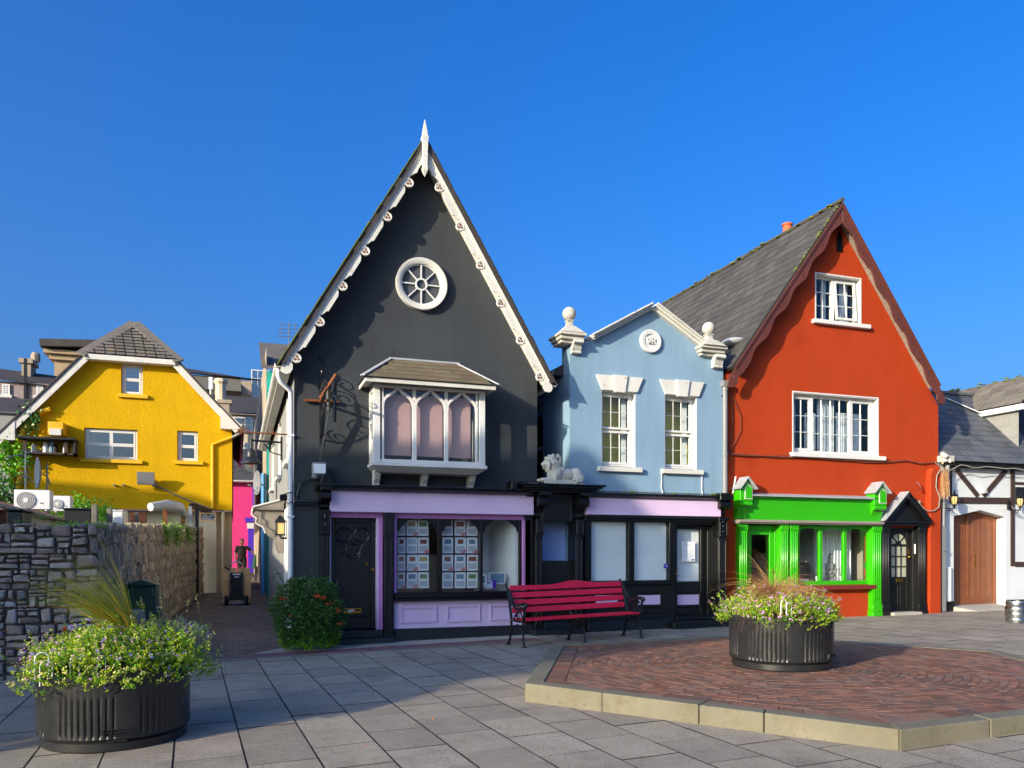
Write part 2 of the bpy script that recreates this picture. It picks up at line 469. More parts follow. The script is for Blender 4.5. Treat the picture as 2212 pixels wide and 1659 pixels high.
S('paver', '#7f5d49', spec=.2, rough=.8, var=.12, vs=5, bump=.6, bs=110, rand=.28, hue=.012, pale='#6f5850', third='#4a3430', tthr=.66, tscale=20, bdist=.005)
S('paver_grey', '#75695f', spec=.2, rough=.85, var=.12, vs=2, bump=.5, bs=100, rand=.2, hue=.012, second='#5d5a52', sthr=.56, sscale=1.2, sw=.2)
S('strip_brick', '#76505a', rough=.85, var=.15, vs=3, bump=.4, bs=80, rand=.2, hue=.02)
S('moss_joint', '#4d4a36', rough=.95, var=.35, vs=9, bump=.8, bs=60, second='#3c3024', sthr=.5, sscale=7)
S('concrete', '#a29d92', rough=.9, var=.15, vs=2, bump=.5, bs=60, second='#8a8d5c', sthr=.6, sscale=2)
S('mortar', '#544c44', rough=.95, var=.25, vs=4, bump=.9, bs=35, second='#6a6258', sthr=.55, sscale=5)
S('stone', '#8f8378', spec=.2, rough=.85, var=.25, vs=7, bump=.9, bs=28, rand=.32, hue=.03, pale='#a3a19d', second='#82705f', sthr=.58, sscale=5, sw=.15, third='#c3c6c0', tthr=.665, tscale=15, bdist=.02)
S('stone_tan', '#b29e80', spec=.2, rough=.9, var=.2, vs=7, bump=.9, bs=30, rand=.3, hue=.015, pale='#a1978a', second='#857a66', sthr=.57, sscale=6, bdist=.02)
S('mortar_tan', '#8a7d66', rough=.95, var=.2, vs=5, bump=.9, bs=30)
S('red_brick', '#a85a36', rough=.85, var=.15, bump=.5, bs=60, rand=.2, hue=.015)
S('bench_red', '#d6183a', rough=.38, var=.08, vs=6, bump=.1, bs=30, rand=.06)
S('bench_iron', '#14171a', rough=.28, var=.15, bump=.1, bs=50)
S('planter_black', '#252627', rough=.3, var=.2, vs=6, bump=.22, bs=70, third='#6d6a64', tthr=.72, tscale=22, streak=.1)
S('soil', '#2a1d14', rough=.98, var=.3, vs=10, bump=.9, bs=40)
S('leaf_green', '#78b420', rough=.5, var=.25, vs=5, rand=.4, hue=.035, trans=.35, island=True)
S('leaf_lime', '#bfdc28', rough=.5, var=.2, vs=5, rand=.35, hue=.03, trans=.4, island=True)
S('leaf_dark', '#3f6d2b', rough=.38, var=.3, vs=5, rand=.45, hue=.03, trans=.2, island=True)
S('leaf_silver', '#8fa07a', rough=.6, var=.2, vs=5, rand=.25, hue=.02, trans=.25, island=True)
S('petal_pink', '#d9a0cf', rough=.6, var=.1, rand=.25, hue=.03, trans=.3, island=True)
S('petal_violet', '#9a7fd0', rough=.6, var=.1, rand=.25, hue=.03, trans=.3, island=True)
S('petal_cream', '#e6d98a', rough=.6, var=.1, rand=.2, hue=.02, trans=.3, island=True)
S('petal_orange', '#d85a10', rough=.6, var=.15, rand=.2, hue=.02, trans=.2, island=True)
S('berry', '#d2460c', rough=.35, var=.1, rand=.25, island=True)
S('stalk', '#5c5a2a', rough=.7, var=.2, rand=.3, island=True)
S('grass_gold', '#cdaa3a', rough=.6, var=.2, rand=.4, hue=.035, trans=.3, island=True)
S('grass_straw', '#b98a58', rough=.6, var=.2, rand=.35, hue=.02, trans=.25, island=True)
S('grass_green', '#7fae2e', rough=.6, var=.2, rand=.3, hue=.03, trans=.3, island=True)
S('green_gloss', '#2fa608', rough=.3, var=.04, bump=.05, bs=25)
S('green_pale', '#b9d79a', rough=.5, var=.1)
S('cabinet_green', '#164a35', rough=.35, var=.1, bump=.06, bs=30)
S('hazard_yellow', '#e6c31c', rough=.5, var=.05)
S('steel', '#b7babd', rough=.28, var=.1, metal=1.0, bump=.08, bs=18)
S('galv', '#8f9497', rough=.45, var=.15, metal=.7)
S('rust', '#7b4a2a', rough=.8, var=.3, vs=9, bump=.5, bs=60, metal=.3)
S('brass', '#c69a3a', rough=.28, var=.1, metal=1.0)
S('rubber', '#0c0c0c', rough=.8, var=.2)
S('cardboard', '#e3b882', rough=.85, var=.07, bump=.1, bs=30)
S('paper', '#e8ebee', rough=.7, var=.03)
S('paper_grey', '#b9bec6', rough=.7, var=.05)
S('paper_red', '#c8323c', rough=.6, var=.05)
S('photo_brown', '#8a4a36', rough=.5, var=.5, vs=30)
S('photo_blue', '#6788a0', rough=.5, var=.5, vs=30)
S('photo_green', '#5f8a55', rough=.5, var=.4, vs=30)
S('photo_gold', '#b39a60', rough=.5, var=.4, vs=30)
S('board_dark', '#2a1016', rough=.5, var=.2)
S('blind_pink', '#d9b3b0', rough=.8, var=.04, trans=.35)
S('blind_white', '#f2f6f8', rough=.6, var=.03)
S('curtain_olive', '#b8ad48', rough=.9, var=.2, vs=3)
S('curtain_net', '#cfd4d8', rough=.9, var=.15, vs=6)
S('room_dark', '#1d1c1b', rough=.9, var=.1)
S('room_pale', '#b9c2bf', rough=.9, var=.06)
S('room_warm', '#a39a8c', rough=.9, var=.1)
S('passage_lit_blue', '#8ea9dd', rough=.8, var=.06)
S('wood_brown', '#7d4a2e', rough=.45, var=.15, vs=4, bump=.15, bs=25, rand=.08, streak=.2)
S('timber_dark', '#3a2b25', rough=.7, var=.2, vs=5, bump=.3, bs=40)
S('timber_grey', '#7a7468', rough=.9, var=.2, vs=8, bump=.5, bs=50, streak=.25)
S('grey_white_render', '#c9cdd0', rough=.85, var=.05, bump=.25, bs=50, streak=.06)
S('cable', '#6b3a2a', rough=.6, var=.1)
S('cable_grey', '#8f8a80', rough=.6, var=.1)
S('plastic_grey', '#7d7f80', rough=.5, var=.08)
S('dark_plastic', '#17181b', rough=.5, var=.1)
S('lamp_glass', '#d8b878', rough=.2, var=.1)
S('skin', '#6b4636', rough=.55, var=.06)
S('cloth_black', '#08080a', rough=.85, var=.2)
S('hair', '#120d0b', rough=.7, var=.2)
S('terracotta', '#b9603a', rough=.8, var=.12, bump=.3, bs=40)
S('statue_grey', '#8f8c86', rough=.8, var=.1)
S('ground_earth', '#6f675c', rough=.95, var=.2)
S('canvas_grey', '#7d776e', rough=.9, var=.2, vs=4, bump=.5, bs=20)
S('tower_render', '#9a8f80', rough=.9, var=.1)
# ------------------------------------------------------------------ ground, paving, raised hexagon
def cam_dist(x, y, z=0): return math.hypot(x, y)
def in_view(x, y, m=1.0):
    r, f = x*CY - y*SY, x*SY + y*CY
    return f > 1 and abs(r) < f*.641 + m
mb = MB(); mb.box(-500, 500, -500, 700, -.9, -.5); mb.v = [(x, y, z) for x, y, z in mb.v]
tag(O(mb, 'ground', 'ground_earth'), kind='structure')

TH = R_(2.9)
def pv(a, b): return a*math.cos(TH) - b*math.sin(TH), a*math.sin(TH) + b*math.cos(TH)
def pvi(x, y): return x*math.cos(TH) + y*math.sin(TH), -x*math.sin(TH) + y*math.cos(TH)
bed = MB()
xs = [-9, -6, -3, 0, 3, 6, 9, 12, 15, 18, 22]; ys = [1.5, 5, 9, 12, 14.6]
bed.add([(x, y, gz(x)-.0045) for y in ys for x in xs], [(j*11+i, j*11+i+1, (j+1)*11+i+1, (j+1)*11+i) for j in range(4) for i in range(10)])
pavement = tag(O(bed, 'pavement', 'joint'), kind='structure')

HC = (6.55, 8.2); HR = 3.66; HA = 183.5
def hexpts(r): return [(HC[0]+r*math.cos(R_(HA+60*k)), HC[1]+r*math.sin(R_(HA+60*k))) for k in range(6)]
def inhex(x, y, r):
    for k in range(6):
        a = R_(HA+30+60*k)
        if (x-HC[0])*math.cos(a)+(y-HC[1])*math.sin(a) > r*math.cos(math.pi/6): return False
    return True
SW_, SL_ = .53, .70
EDGE = 12.78
slabs = []
i0 = int(-9/SW_)
for i in range(i0, 42):
    a0 = .406 + i*SW_; off = (i % 2)*.35
    for j in range(1, 22):
        b0 = off + j*SL_ + .1
        b1 = b0 + SL_
        x, y = pv(a0+SW_/2, (b0+b1)/2)
        lim = EDGE if x < 4.7 else 14.15
        if b0 > lim-.05: continue
        b1 = min(b1, lim)
        if not in_view(x, y, 1.2) or inhex(x, y, HR-.45): continue
        slabs.append((a0, b0, b1, x, y))
slabs.sort(key=lambda s: cam_dist(s[3], s[4]))
joined = MB()
def slab_into(m, a0, b0, b1):
    g = .0065; dz = rnd.uniform(-.0015, .0015); tx = rnd.uniform(-.001, .001)
    q = [(a0+g, b0+g*.8), (a0+SW_-g, b0+g*.8), (a0+SW_-g, b1-g*.8), (a0+g, b1-g*.8)]
    ch = .0015
    c = ((a0+SW_/2), (b0+b1)/2)
    lo = [pv(*p) for p in q]
    hi = [pv(p[0]+(ch if p[0] < c[0] else -ch), p[1]+(ch if p[1] < c[1] else -ch)) for p in q]
    vs = [(x, y, gz(x)-.03) for x, y in lo] + [(x, y, gz(x)-.002+dz) for x, y in lo] + [(x, y, gz(x)+dz+tx*k) for k, (x, y) in enumerate(hi)]
    m.cur = 0; m.add(vs, [(8,9,10,11)]); m.cur = 1      # dirt-stained edges down in the joints
    m.v = m.v[:len(m.v)-12]; fs = []
    for k in range(4):
        l = (k+1) % 4
        fs += [(k, l, 4+l, 4+k), (4+k, 4+l, 8+l, 8+k)]
    m.add(vs, fs)
for n, (a0, b0, b1, x, y) in enumerate(slabs):
    if n < 300:
        m = MB(); slab_into(m, a0, b0, b1); O(m, 'paving_slab', ['slab', 'joint'], pavement)
    else: slab_into(joined, a0, b0, b1)
if joined.f: O(joined, 'paving_slabs', ['slab', 'joint'], pavement, kind='stuff')
# light edging course and the brick strip along the shop
a = -9.0
while a < 5.2:
    w = .9
    q = [pv(a+.004, EDGE+.006), pv(a+w-.004, EDGE+.006), pv(a+w-.004, EDGE+.14), pv(a+.004, EDGE+.14)]
    if in_view(*q[0]) or in_view(*q[1]):
        m = MB(); m.xy(q, lambda x, y: gz(x)-.03, lambda x, y: gz(x)+.004); O(m, 'edging_stone', 'kerb_stone', pavement, bev=.004)
    a += w
strip = []
for row in range(4):
    a = .95 + (row % 2)*.1
    while a < 5.6:
        strip.append((a, EDGE+.15+row*.105)); a += .21
for row in range(2):
    a = -2.4 + (row % 2)*.1
    while a < .95:
        strip.append((a, EDGE+.15+row*.105)); a += .21
for a, b in strip:
    q = [pv(a+.004, b+.004), pv(a+.206, b+.004), pv(a+.206, b+.101), pv(a+.004, b+.101)]
    dz = rnd.uniform(-.003, .003)
    if not in_view(*q[0], .2): continue
    m = MB(); m.xy(q, lambda x, y: gz(x)-.03, lambda x, y: gz(x)+.002+dz); O(m, 'brick', 'strip_brick', pavement)
m = MB(); m.xy([pv(.95, EDGE+.57), pv(6.2, EDGE+.57), (6.2, 14.25), (.95, 14.25)], lambda x, y: gz(x)-.04, lambda x, y: gz(x)+.012)
O(m, 'concrete_strip', 'concrete', pavement)

# alley floor
def za(y): return -.03 + max(0, y-12.9)*.0167
mb = MB()
yy = [12.9, 16, 20, 25, 30, 36, 44, 60]
mb.add([(x, y, za(y)-.012) for y in yy for x in (-3.5, 1.6)], [(2*k, 2*k+1, 2*k+3, 2*k+2) for k in range(len(yy)-1)])
alley = tag(O(mb, 'alley_path', 'joint'), kind='structure')
pav = []
y = 13.12; r = 0
while y < 40:
    sc = 1.0 if y < 22 else 2.0
    x = -2.1 + (r % 2)*.1*sc
    while x < 1.0:
        pav.append((x, y, sc)); x += .205*sc
    y += .104*sc; r += 1
pav = [p for p in pav if in_view(p[0], p[1], .1) and p[0] > -1.85+(p[1]-12)*.045]
pav.sort(key=lambda p: p[1] + abs(p[0])*.1)
joined = MB()
for n, (x, y, sc) in enumerate(pav):
    dz = rnd.uniform(-.003, .003)
    q = [(x+.004, y+.004), (x+.2*sc, y+.004), (x+.2*sc, y+.1*sc), (x+.004, y+.1*sc)]
    m = MB() if n < 300 else joined
    m.xy(q, lambda a, b: za(b)-.03, lambda a, b: za(b)+dz)
    if n < 300: O(m, 'paver', 'paver_grey', alley)
O(joined, 'pavers', 'paver_grey', alley, kind='stuff')

# raised hexagon
HZ = .205
mb = MB(); mb.xy(hexpts(HR-.1), -.3, HZ-.009)
plat = tag(O(mb, 'raised_platform', 'moss_joint'), 'raised hexagon of red brick paving inside a pale kerb', 'platform')
KW = .2
outer, inner = hexpts(HR), hexpts(HR-KW*1.1547)
cuts = {0: [0, .26, .54, .705, 1], 1: [0, .28, .56, .8, 1], 2: [0, .25, .5, .75, 1], 3: [0, .25, .5, .75, 1], 4: [0, .3, .62, 1], 5: [0, .36, .68, 1]}
for k in range(6):
    A, B, Ai, Bi = outer[k], outer[(k+1)%6], inner[k], inner[(k+1)%6]
    lp = lambda p, q, t: (p[0]+(q[0]-p[0])*t, p[1]+(q[1]-p[1])*t)
    L = math.hypot(B[0]-A[0], B[1]-A[1])
    for u, v in zip(cuts[k][:-1], cuts[k][1:]):
        g = .004/L
        q = [lp(A,B,u+g), lp(A,B,v-g), lp(Ai,Bi,v-g), lp(Ai,Bi,u+g)]
        dz = rnd.uniform(-.003, .003)
        m = MB(); m.xy(q, -.2, HZ+.004+dz)
        O(m, 'kerb_stone', 'kerb_stone', plat, bev=.012, seg=2)
def hexclip(poly, r):
    for k in range(6):
        a = R_(HA+30+60*k); nx, ny = math.cos(a), math.sin(a)
        poly = clip(poly, nx, ny, nx*HC[0]+ny*HC[1]+r*math.cos(math.pi/6))
        if len(poly) < 3: return []
    return poly
bricks = []
RB = HR-KW*1.1547-.012
for k in range(6):                     # border course, bricks laid end-on to the kerb
    o1, o2 = hexpts(RB), hexpts(RB-.2*1.1547)
    A, B, Ai, Bi = o1[k], o1[(k+1)%6], o2[k], o2[(k+1)%6]
    n = 15
    for i in range(n):
        u, v = i/n+.0012, (i+1)/n-.0012
        bricks.append([lp(A,B,u), lp(A,B,v), lp(Ai,Bi,v), lp(Ai,Bi,u)])
RI = RB-.2*1.1547-.012
RC = (HC[0]-.2, HC[1]+.03)
r = .55
ring = 0
while r < RI+.25:
    n = max(8, int(round(2*math.pi*(r+.05)/.185))); ph = rnd.random()
    for i in range(n):
        a0, a1 = 2*math.pi*(i+ph)/n, 2*math.pi*(i+1+ph)/n
        ga = .0035/r
        f = lambda rr, aa: (RC[0]+rr*math.cos(aa), RC[1]+rr*math.sin(aa))
        poly = [f(r+.003, a0+ga), f(r+.084, a0+ga), f(r+.084, a1-ga), f(r+.003, a1-ga)]
        ar = sum(poly[q][0]*poly[(q+1)%4][1]-poly[(q+1)%4][0]*poly[q][1] for q in range(4))
        if ar < 0: poly = poly[::-1]
        poly = hexclip(poly, RI)
        if len(poly) >= 3: bricks.append(poly)
    r += .088; ring += 1
bricks = [b for b in bricks if in_view(b[0][0], b[0][1], .3)]
bricks.sort(key=lambda b: cam_dist(b[0][0], b[0][1]))
joined = MB()
for n, poly in enumerate(bricks):
    dz = rnd.uniform(-.0035, .0035)
    m = MB() if n < 300 else joined
    m.xy(poly, HZ-.06, HZ-.002+dz*.6)
    if n < 300: O(m, 'brick', 'paver', plat)
O(joined, 'bricks', 'paver', plat, kind='stuff')
# ------------------------------------------------------------------ building helpers
def window(par, rect, Y, lights, mat='white_paint', fw=.05, depth=.06, gbar=.018, glass='glass', put=None, skip=()):
    x0, x1, z0, z1 = rect
    mb = MB(); panes = []
    mb.frame(x0, x1, z0, z1, fw, Y, Y+depth)
    for (l0, l1, b0, b1, nx, nz, sw) in lights:
        if sw: mb.frame(l0, l1, b0, b1, sw, Y-.012, Y+depth-.01)
        a0, a1, c0, c1 = l0+sw, l1-sw, b0+sw, b1-sw
        for i in range(1, nx):
            x = a0+(a1-a0)*i/nx; mb.box(x-gbar/2, x+gbar/2, Y+.008, Y+.04, c0, c1)
        for j in range(1, nz):
            z = c0+(c1-c0)*j/nz
            for i in range(nx):
                xa = a0+(a1-a0)*i/nx+(gbar/2 if i else 0); xb = a0+(a1-a0)*(i+1)/nx-(gbar/2 if i < nx-1 else 0)
                mb.box(xa, xb, Y+.009, Y+.039, z-gbar/2, z+gbar/2)
        for i in range(nx):
            for j in range(nz):
                panes.append((a0+(a1-a0)*i/nx, a0+(a1-a0)*(i+1)/nx, c0+(c1-c0)*j/nz, c0+(c1-c0)*(j+1)/nz))
    if put: mb.v = [put(*v) for v in mb.v]
    w = O(mb, 'window', mat, par, bev=.004)
    for (a, b, c, d) in panes:
        g = MB(); y = Y+.028+rnd.uniform(-.001, .001)
        g.box(a, b, y, y+.004, c, d)
        if put: g.v = [put(*v) for v in g.v]
        O(g, 'pane', glass, w)
    return w
def room(par, x0, x1, y0, y1, z0, z1, mat='room_dark', open_='y0'):
    mb = MB()
    v = [(x0,y0,z0),(x1,y0,z0),(x1,y1,z0),(x0,y1,z0),(x0,y0,z1),(x1,y0,z1),(x1,y1,z1),(x0,y1,z1)]
    fs = {'z0': (0,1,2,3), 'z1': (7,6,5,4), 'y0': (0,4,5,1), 'x1': (1,5,6,2), 'y1': (2,6,7,3), 'x0': (3,7,4,0)}
    mb.add(v, [f for k, f in fs.items() if k != open_])
    return O(mb, 'room', mat, par)
def bx(par, name, mat, x0, x1, y0, y1, z0, z1, bev=.004, **k):
    m = MB(); m.box(x0, x1, y0, y1, z0, z1); return O(m, name, mat, par, bev=bev, **k)
def slates(par, P0, Uv, Vv, Ul, Vl, sw, sh, mat, keep=None, name='slate', limit=300, thick=.009, view=True, cap=None):
    """overlapping slates on a slope: P0 lower corner, Uv along the eave, Vv up the slope"""
    P0, Uv, Vv = Vector(P0), Vector(Uv).normalized(), Vector(Vv).normalized()
    Nv = Uv.cross(Vv).normalized()
    lst = []
    rows = int(math.ceil(Vl/sh))
    for j in range(rows):
        u = -(j % 2)*sw/2
        while u < Ul:
            a, b = max(u, 0), min(u+sw, Ul)
            if b-a > .03:
                c = P0+Uv*((a+b)/2)+Vv*(j*sh+sh/2)
                if keep is None or keep(a, b, j*sh, min(j*sh+sh, Vl)): lst.append((a, b, j*sh, c))
            u += sw
    lst.sort(key=lambda q: q[3].x**2+q[3].y**2)
    jm = MB(); n = 0
    for (a, b, v, c) in lst:
        g = .009; l0, l1 = v, min(v+sh*1.25, Vl)
        lift0, lift1 = .012+rnd.uniform(0, .003), .001
        e = rnd.uniform(-.004, .004)
        def P(u, w, h): return P0+Uv*u+Vv*w+Nv*h
        vs = [P(a+g, l0+e, lift0), P(b-g, l0-e, lift0), P(b-g, l1, lift1), P(a+g, l1, lift1)]
        vs += [q+Nv*thick for q in vs]
        m = MB() if n < limit else jm
        m.add(vs, [(3,2,1,0),(4,5,6,7),(0,1,5,4),(1,2,6,5),(2,3,7,6),(3,0,4,7)])
        if n < limit: O(m, name, mat, par)
        n += 1
    if jm.f: O(jm, name+'s', mat, par, kind='stuff')
def gutter(mb, a, b, r=.055, n=8):      # half-round gutter from a to b
    a, b = Vector(a), Vector(b); d = (b-a).normalized(); u = d.cross(Vector((0,0,1))).normalized(); w = Vector((0,0,1))
    vs = []
    for p in (a, b):
        for rr in (r, r-.008):
            for k in range(n+1):
                t = math.pi+math.pi*k/n
                vs.append(p+u*(rr*math.cos(t))+w*(rr*math.sin(t)))
    m = n+1; fs = []
    for k in range(n):
        fs.append((k, k+1, 2*m+k+1, 2*m+k)); fs.append((m+k+1, m+k, 3*m+k, 3*m+k+1))
        fs.append((k, m+k, m+k+1, k+1)); fs.append((2*m+k, 2*m+k+1, 3*m+k+1, 3*m+k))
    fs += [(0, 2*m, 3*m, m), (n, m+n, 3*m+n, 2*m+n)]
    mb.add(vs, fs)
def console(par, name, mat, x0, x1, yw, dep, zb, zt, flutes=4):   # scrolled bracket, deeper at its head
    h = zt-zb; pts = []
    for i in range(13):
        t = i/12
        d = dep*(.28+.72*(.5-.5*math.cos(math.pi*t))**1.1) + dep*.10*math.sin(2*math.pi*t)
        pts.append((yw-d, zb+h*t))
    mb = MB(); w = (x1-x0)/flutes
    for f in range(flutes):
        e = w*.09
        mb.yz([(yw, zb)]+pts+[(yw, zt)], x0+f*w+e, x0+(f+1)*w-e)
    inner = [(p[0]+dep*.07, p[1]) for p in pts]
    mb.yz([(yw, zb+.002)]+inner+[(yw, zt-.002)], x0+.003, x1-.003)
    mb.tube([(x0-.004, yw-dep*.86, zt-dep*.22), (x1+.004, yw-dep*.86, zt-dep*.22)], dep*.2, 12)
    mb.tube([(x0-.003, yw-dep*.34, zb+dep*.16), (x1+.003, yw-dep*.34, zb+dep*.16)], dep*.14, 12)
    return O(mb, name, mat, par, sm=30)
def wavy(p0, p1, sag=.03, n=8, amp=0.0, axis=(0,0,-1)):
    p0, p1 = Vector(p0), Vector(p1); out = []
    for i in range(n+1):
        t = i/n; out.append(p0.lerp(p1, t)+Vector(axis)*(4*sag*t*(1-t))+Vector((0,0,rnd.uniform(-amp, amp))))
    return out
# ------------------------------------------------------------------ the charcoal gabled house with the lilac shop front
YW = 14.3
dark = E('gabled_house', 'tall charcoal gabled house with white bargeboards, oriel window and lilac shop front', 'house', (3.2, YW, 0), world=True)
XA, ZA, TN = 3.17, 8.98, 1.69
PH = math.atan(TN); SP, CP = math.sin(PH), math.cos(PH)
XL, XR = .95, 5.45
zr = lambda x: ZA-.09-TN*abs(x-XA)      # underside of roof
sr = UR(5, 1190, 2400, 355, 1075, 14.1)
dr = UR(5, 655, 1035, 365, 1310, 14.2)
SHOPT = U(5, 660, 335, 14.1)[1]
SX0, SX1 = UX(5, 575, 14.05), UX(7, 400, 14.05)
mb = MB()
wallgrid(mb, [(XL,-.2),(XR,-.2),(XR,zr(XR)),(XA,zr(XA)),(XL,zr(XL))],
         [(SX0+.08, SX1-.06, -.2, SHOPT), (2.36, 4.13, 3.2, 4.45)], YW, .22)
O(mb, 'wall', 'charcoal_render', dark)
# side walls and back
def sideput(x): return lambda a, z, d: (x+d, a, z)
mb = MB()
wallgrid(mb, [(YW,-.2),(25.5,-.2),(25.5,zr(XL)),(YW,zr(XL))], [(15.35,16.2,3.32,4.55),(18.55,19.4,3.32,4.55),(22.2,23.1,3.32,4.55)], XL, .14,
         put=lambda a, z, d: (d, a, z))
mb.f = [f[::-1] for f in mb.f]
O(mb, 'side_wall', 'grey_render', dark)
mb = MB(); mb.box(XR-.02, XR, YW+.001, 25.5, -.2, zr(XR)); O(mb, 'side_wall', 'charcoal_render', dark)
mb = MB(); mb.xz([(XL+.05,-.2),(XR-.05,-.2),(XR-.05,zr(XR)-.1),(XA,zr(XA)-.1),(XL+.05,zr(XL)-.1)], 25.3, 25.5); O(mb, 'back_wall', 'grey_render', dark)
for (a, b) in ((15.35,16.2),(18.55,19.4),(22.2,23.1)):
    window(dark, (a, b, 3.34, 4.53), 0, [(a+.05, b-.05, 3.39, 4.48, 1, 2, .03)], put=lambda x, y, z: (XL+.1+y, x, z))
    bx(dark, 'sill', 'white_paint', XL-.1, XL+.1, a-.08, b+.08, 3.24, 3.32)
    bx(dark, 'reveal', 'white_paint', XL-.012, XL+.1, b-.001, b+.07, 3.325, 4.6)
# white lower half of the side wall
mb = MB(); mb.box(XL-.03, XL-.004, YW+.02, 16.9, -.2, 2.46); mb.box(XL-.05, XL-.028, YW+.3, 15.2, .1, 1.7)
O(mb, 'side_panel', 'white_paint', dark, bev=.005)
# roof
for sd in (-1, 1):
    T = Vector((sd*CP, 0, -SP)); Nn = Vector((-sd*SP, 0, -CP))
    le = 4.86
    A = Vector((XA, 0, ZA))
    q = [A, A+T*le, A+T*le+Nn*.075, A+Vector((0,0,-.075/CP))]
    mb = MB(); mb.xz([(p.x, p.z) for p in q], 13.9, 25.6)
    if sd < 0: m0 = mb
    r = O(mb, 'roof', 'far_slate', dark)
    # verge slates along the front edge
    mb = MB(); u = .12; k = 0
    while u < le-.1:
        a, b = A+T*u, A+T*(u+.19)
        h = .012+.006*(k % 2)
        yy = 13.88+rnd.uniform(-.012, .012)
        p = [a-Nn*.002, a+T*.2-Nn*.002, a+T*.2-Nn*(h), a-Nn*(h+.008)]
        mb.xz([(v.x, v.z) for v in p], yy, yy+.3); u += .2; k += 1
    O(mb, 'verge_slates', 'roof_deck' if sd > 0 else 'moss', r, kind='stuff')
    # bargeboard
    low = [(.37, .215)]
    uk0, per = .8655, .757
    low += [(.47,.2),(.55,.2),(.62,.215),(.66,.19),(uk0-.1,.14)]
    for k in range(6):
        uk = uk0+k*per
        low += [(uk+.082*math.cos(R_(t)), .195+.082*math.sin(R_(t))) for t in range(200, -40, -20)]
        if k < 5:
            low += [(uk+.1,.14),(uk+.115,.175),(uk+.15,.2),(uk+.2,.22),(uk+.52,.22),(uk+.535,.195),(uk+.58,.18),(uk+.63,.165),(uk+.65,.14)]
    ue = uk0+5*per
    low += [(ue+.1,.15),(ue+.13,.2),(ue+.2,.235),(ue+.28,.235),(ue+.33,.19),(ue+.34,.13),(ue+.3,.07),(ue+.2,.05)]
    top = [(.085,.05)]
    W = lambda u, v: (XA+sd*(u*CP-0)-sd*v*SP if False else XA+(T.x*u+Nn.x*v), ZA+T.z*u+Nn.z*v)
    pts = [W(*p) for p in top+low]
    mb = MB(); mb.xz(pts, 13.94, 13.975)
    b = O(mb, 'bargeboard', 'white_worn', dark, bev=.004)
    mb = MB(); mb.xz([W(.09,.052), W(.14,.085), W(4.8,.085), W(4.8,.052)], 13.905, 13.939); O(mb, 'moulding', 'white_worn', b, bev=.003)
    for k in range(6):
        uk = uk0+k*per; mb = MB()
        for t in (90, 210, 330):
            c = W(uk+.03*math.cos(R_(t)), .195+.03*math.sin(R_(t)))
            mb.lathe([(.02, 0), (.02, .012)], 10, (c[0], 13.935, c[1]), 'y')
        O(mb, 'trefoil', 'rust', b)
        c = W(uk, .195); mb = MB(); mb.tube([(c[0]+.07*math.cos(a), 13.938, c[1]+.07*math.sin(a)) for a in [i*math.pi/10 for i in range(20)]], .008, 6, True)
        O(mb, 'roundel', 'white_worn', b, sm=True)
    # soffit board behind
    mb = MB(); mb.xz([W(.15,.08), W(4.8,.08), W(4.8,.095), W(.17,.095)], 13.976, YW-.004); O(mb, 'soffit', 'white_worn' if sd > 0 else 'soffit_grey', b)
# finial
zt, zb = U(3, 1000, 28, 14.0)[1], U(3, 1010, 430, 14.0)[1]
xf = UX(3, 1004, 14.0)
mb = MB()
def sq(c, prof, y):
    vs = []; fs = []
    for w, z in prof: vs += [(c-w, y-w, z), (c+w, y-w, z), (c+w, y+w, z), (c-w, y+w, z)]
    for i in range(len(prof)-1):
        for k in range(4): fs.append((i*4+k, i*4+(k+1)%4, (i+1)*4+(k+1)%4, (i+1)*4+k))
    fs += [(3,2,1,0), tuple(len(vs)-4+k for k in range(4))]
    return vs, fs
H = zt-zb
mb.add(*sq(xf, [(.004,zb),(.045,zb+.1*H),(.05,zb+.155*H),(.048,zb+.165*H),(.04,zb+.17*H),(.05,zb+.6*H),(.058,zb+.66*H),(.062,zb+.69*H),(.05,zb+.7*H),(.03,zb+.85*H),(.004,zt)], 13.9))
O(mb, 'finial', 'white_worn', dark, bev=.003)
# round window
cx, cz = U(3, 985, 1172, YW)
ro = .47
mb = MB(); mb.lathe([(ro-.1,-.0),(ro-.1,-.07),(ro-.05,-.1),(ro,-.1),(ro,0)], 48, (cx, YW, cz), 'y', cap=False)
rw = O(mb, 'round_window', 'white_worn', dark, sm=True)
mb = MB(); mb.lathe([(ro-.12, 0), (ro-.095, 0), (ro-.095,-.035), (ro-.12,-.035), (ro-.12, 0)], 48, (cx, YW-.006, cz), 'y', cap=False)
mb.lathe([(.085, 0), (.115, 0), (.115,-.045), (.085,-.045), (.085, 0)], 28, (cx, YW-.004, cz), 'y', cap=False)
O(mb, 'ring', 'white_paint', rw, sm=True)
for k in range(8):
    a = R_(90+45*k); mb = MB(); d = Vector((math.cos(a), 0, math.sin(a))); c = Vector((cx, YW-.028, cz))
    mb.bar(c+d*.112, c+d*(ro-.118), .022, .03, up=(0,1,0)); O(mb, 'spoke', 'white_paint', rw)
mb = MB(); mb.lathe([(ro-.1, 0), (ro-.1, -.004)], 40, (cx, YW-.003, cz), 'y'); O(mb, 'pane', 'glass_grey', rw)
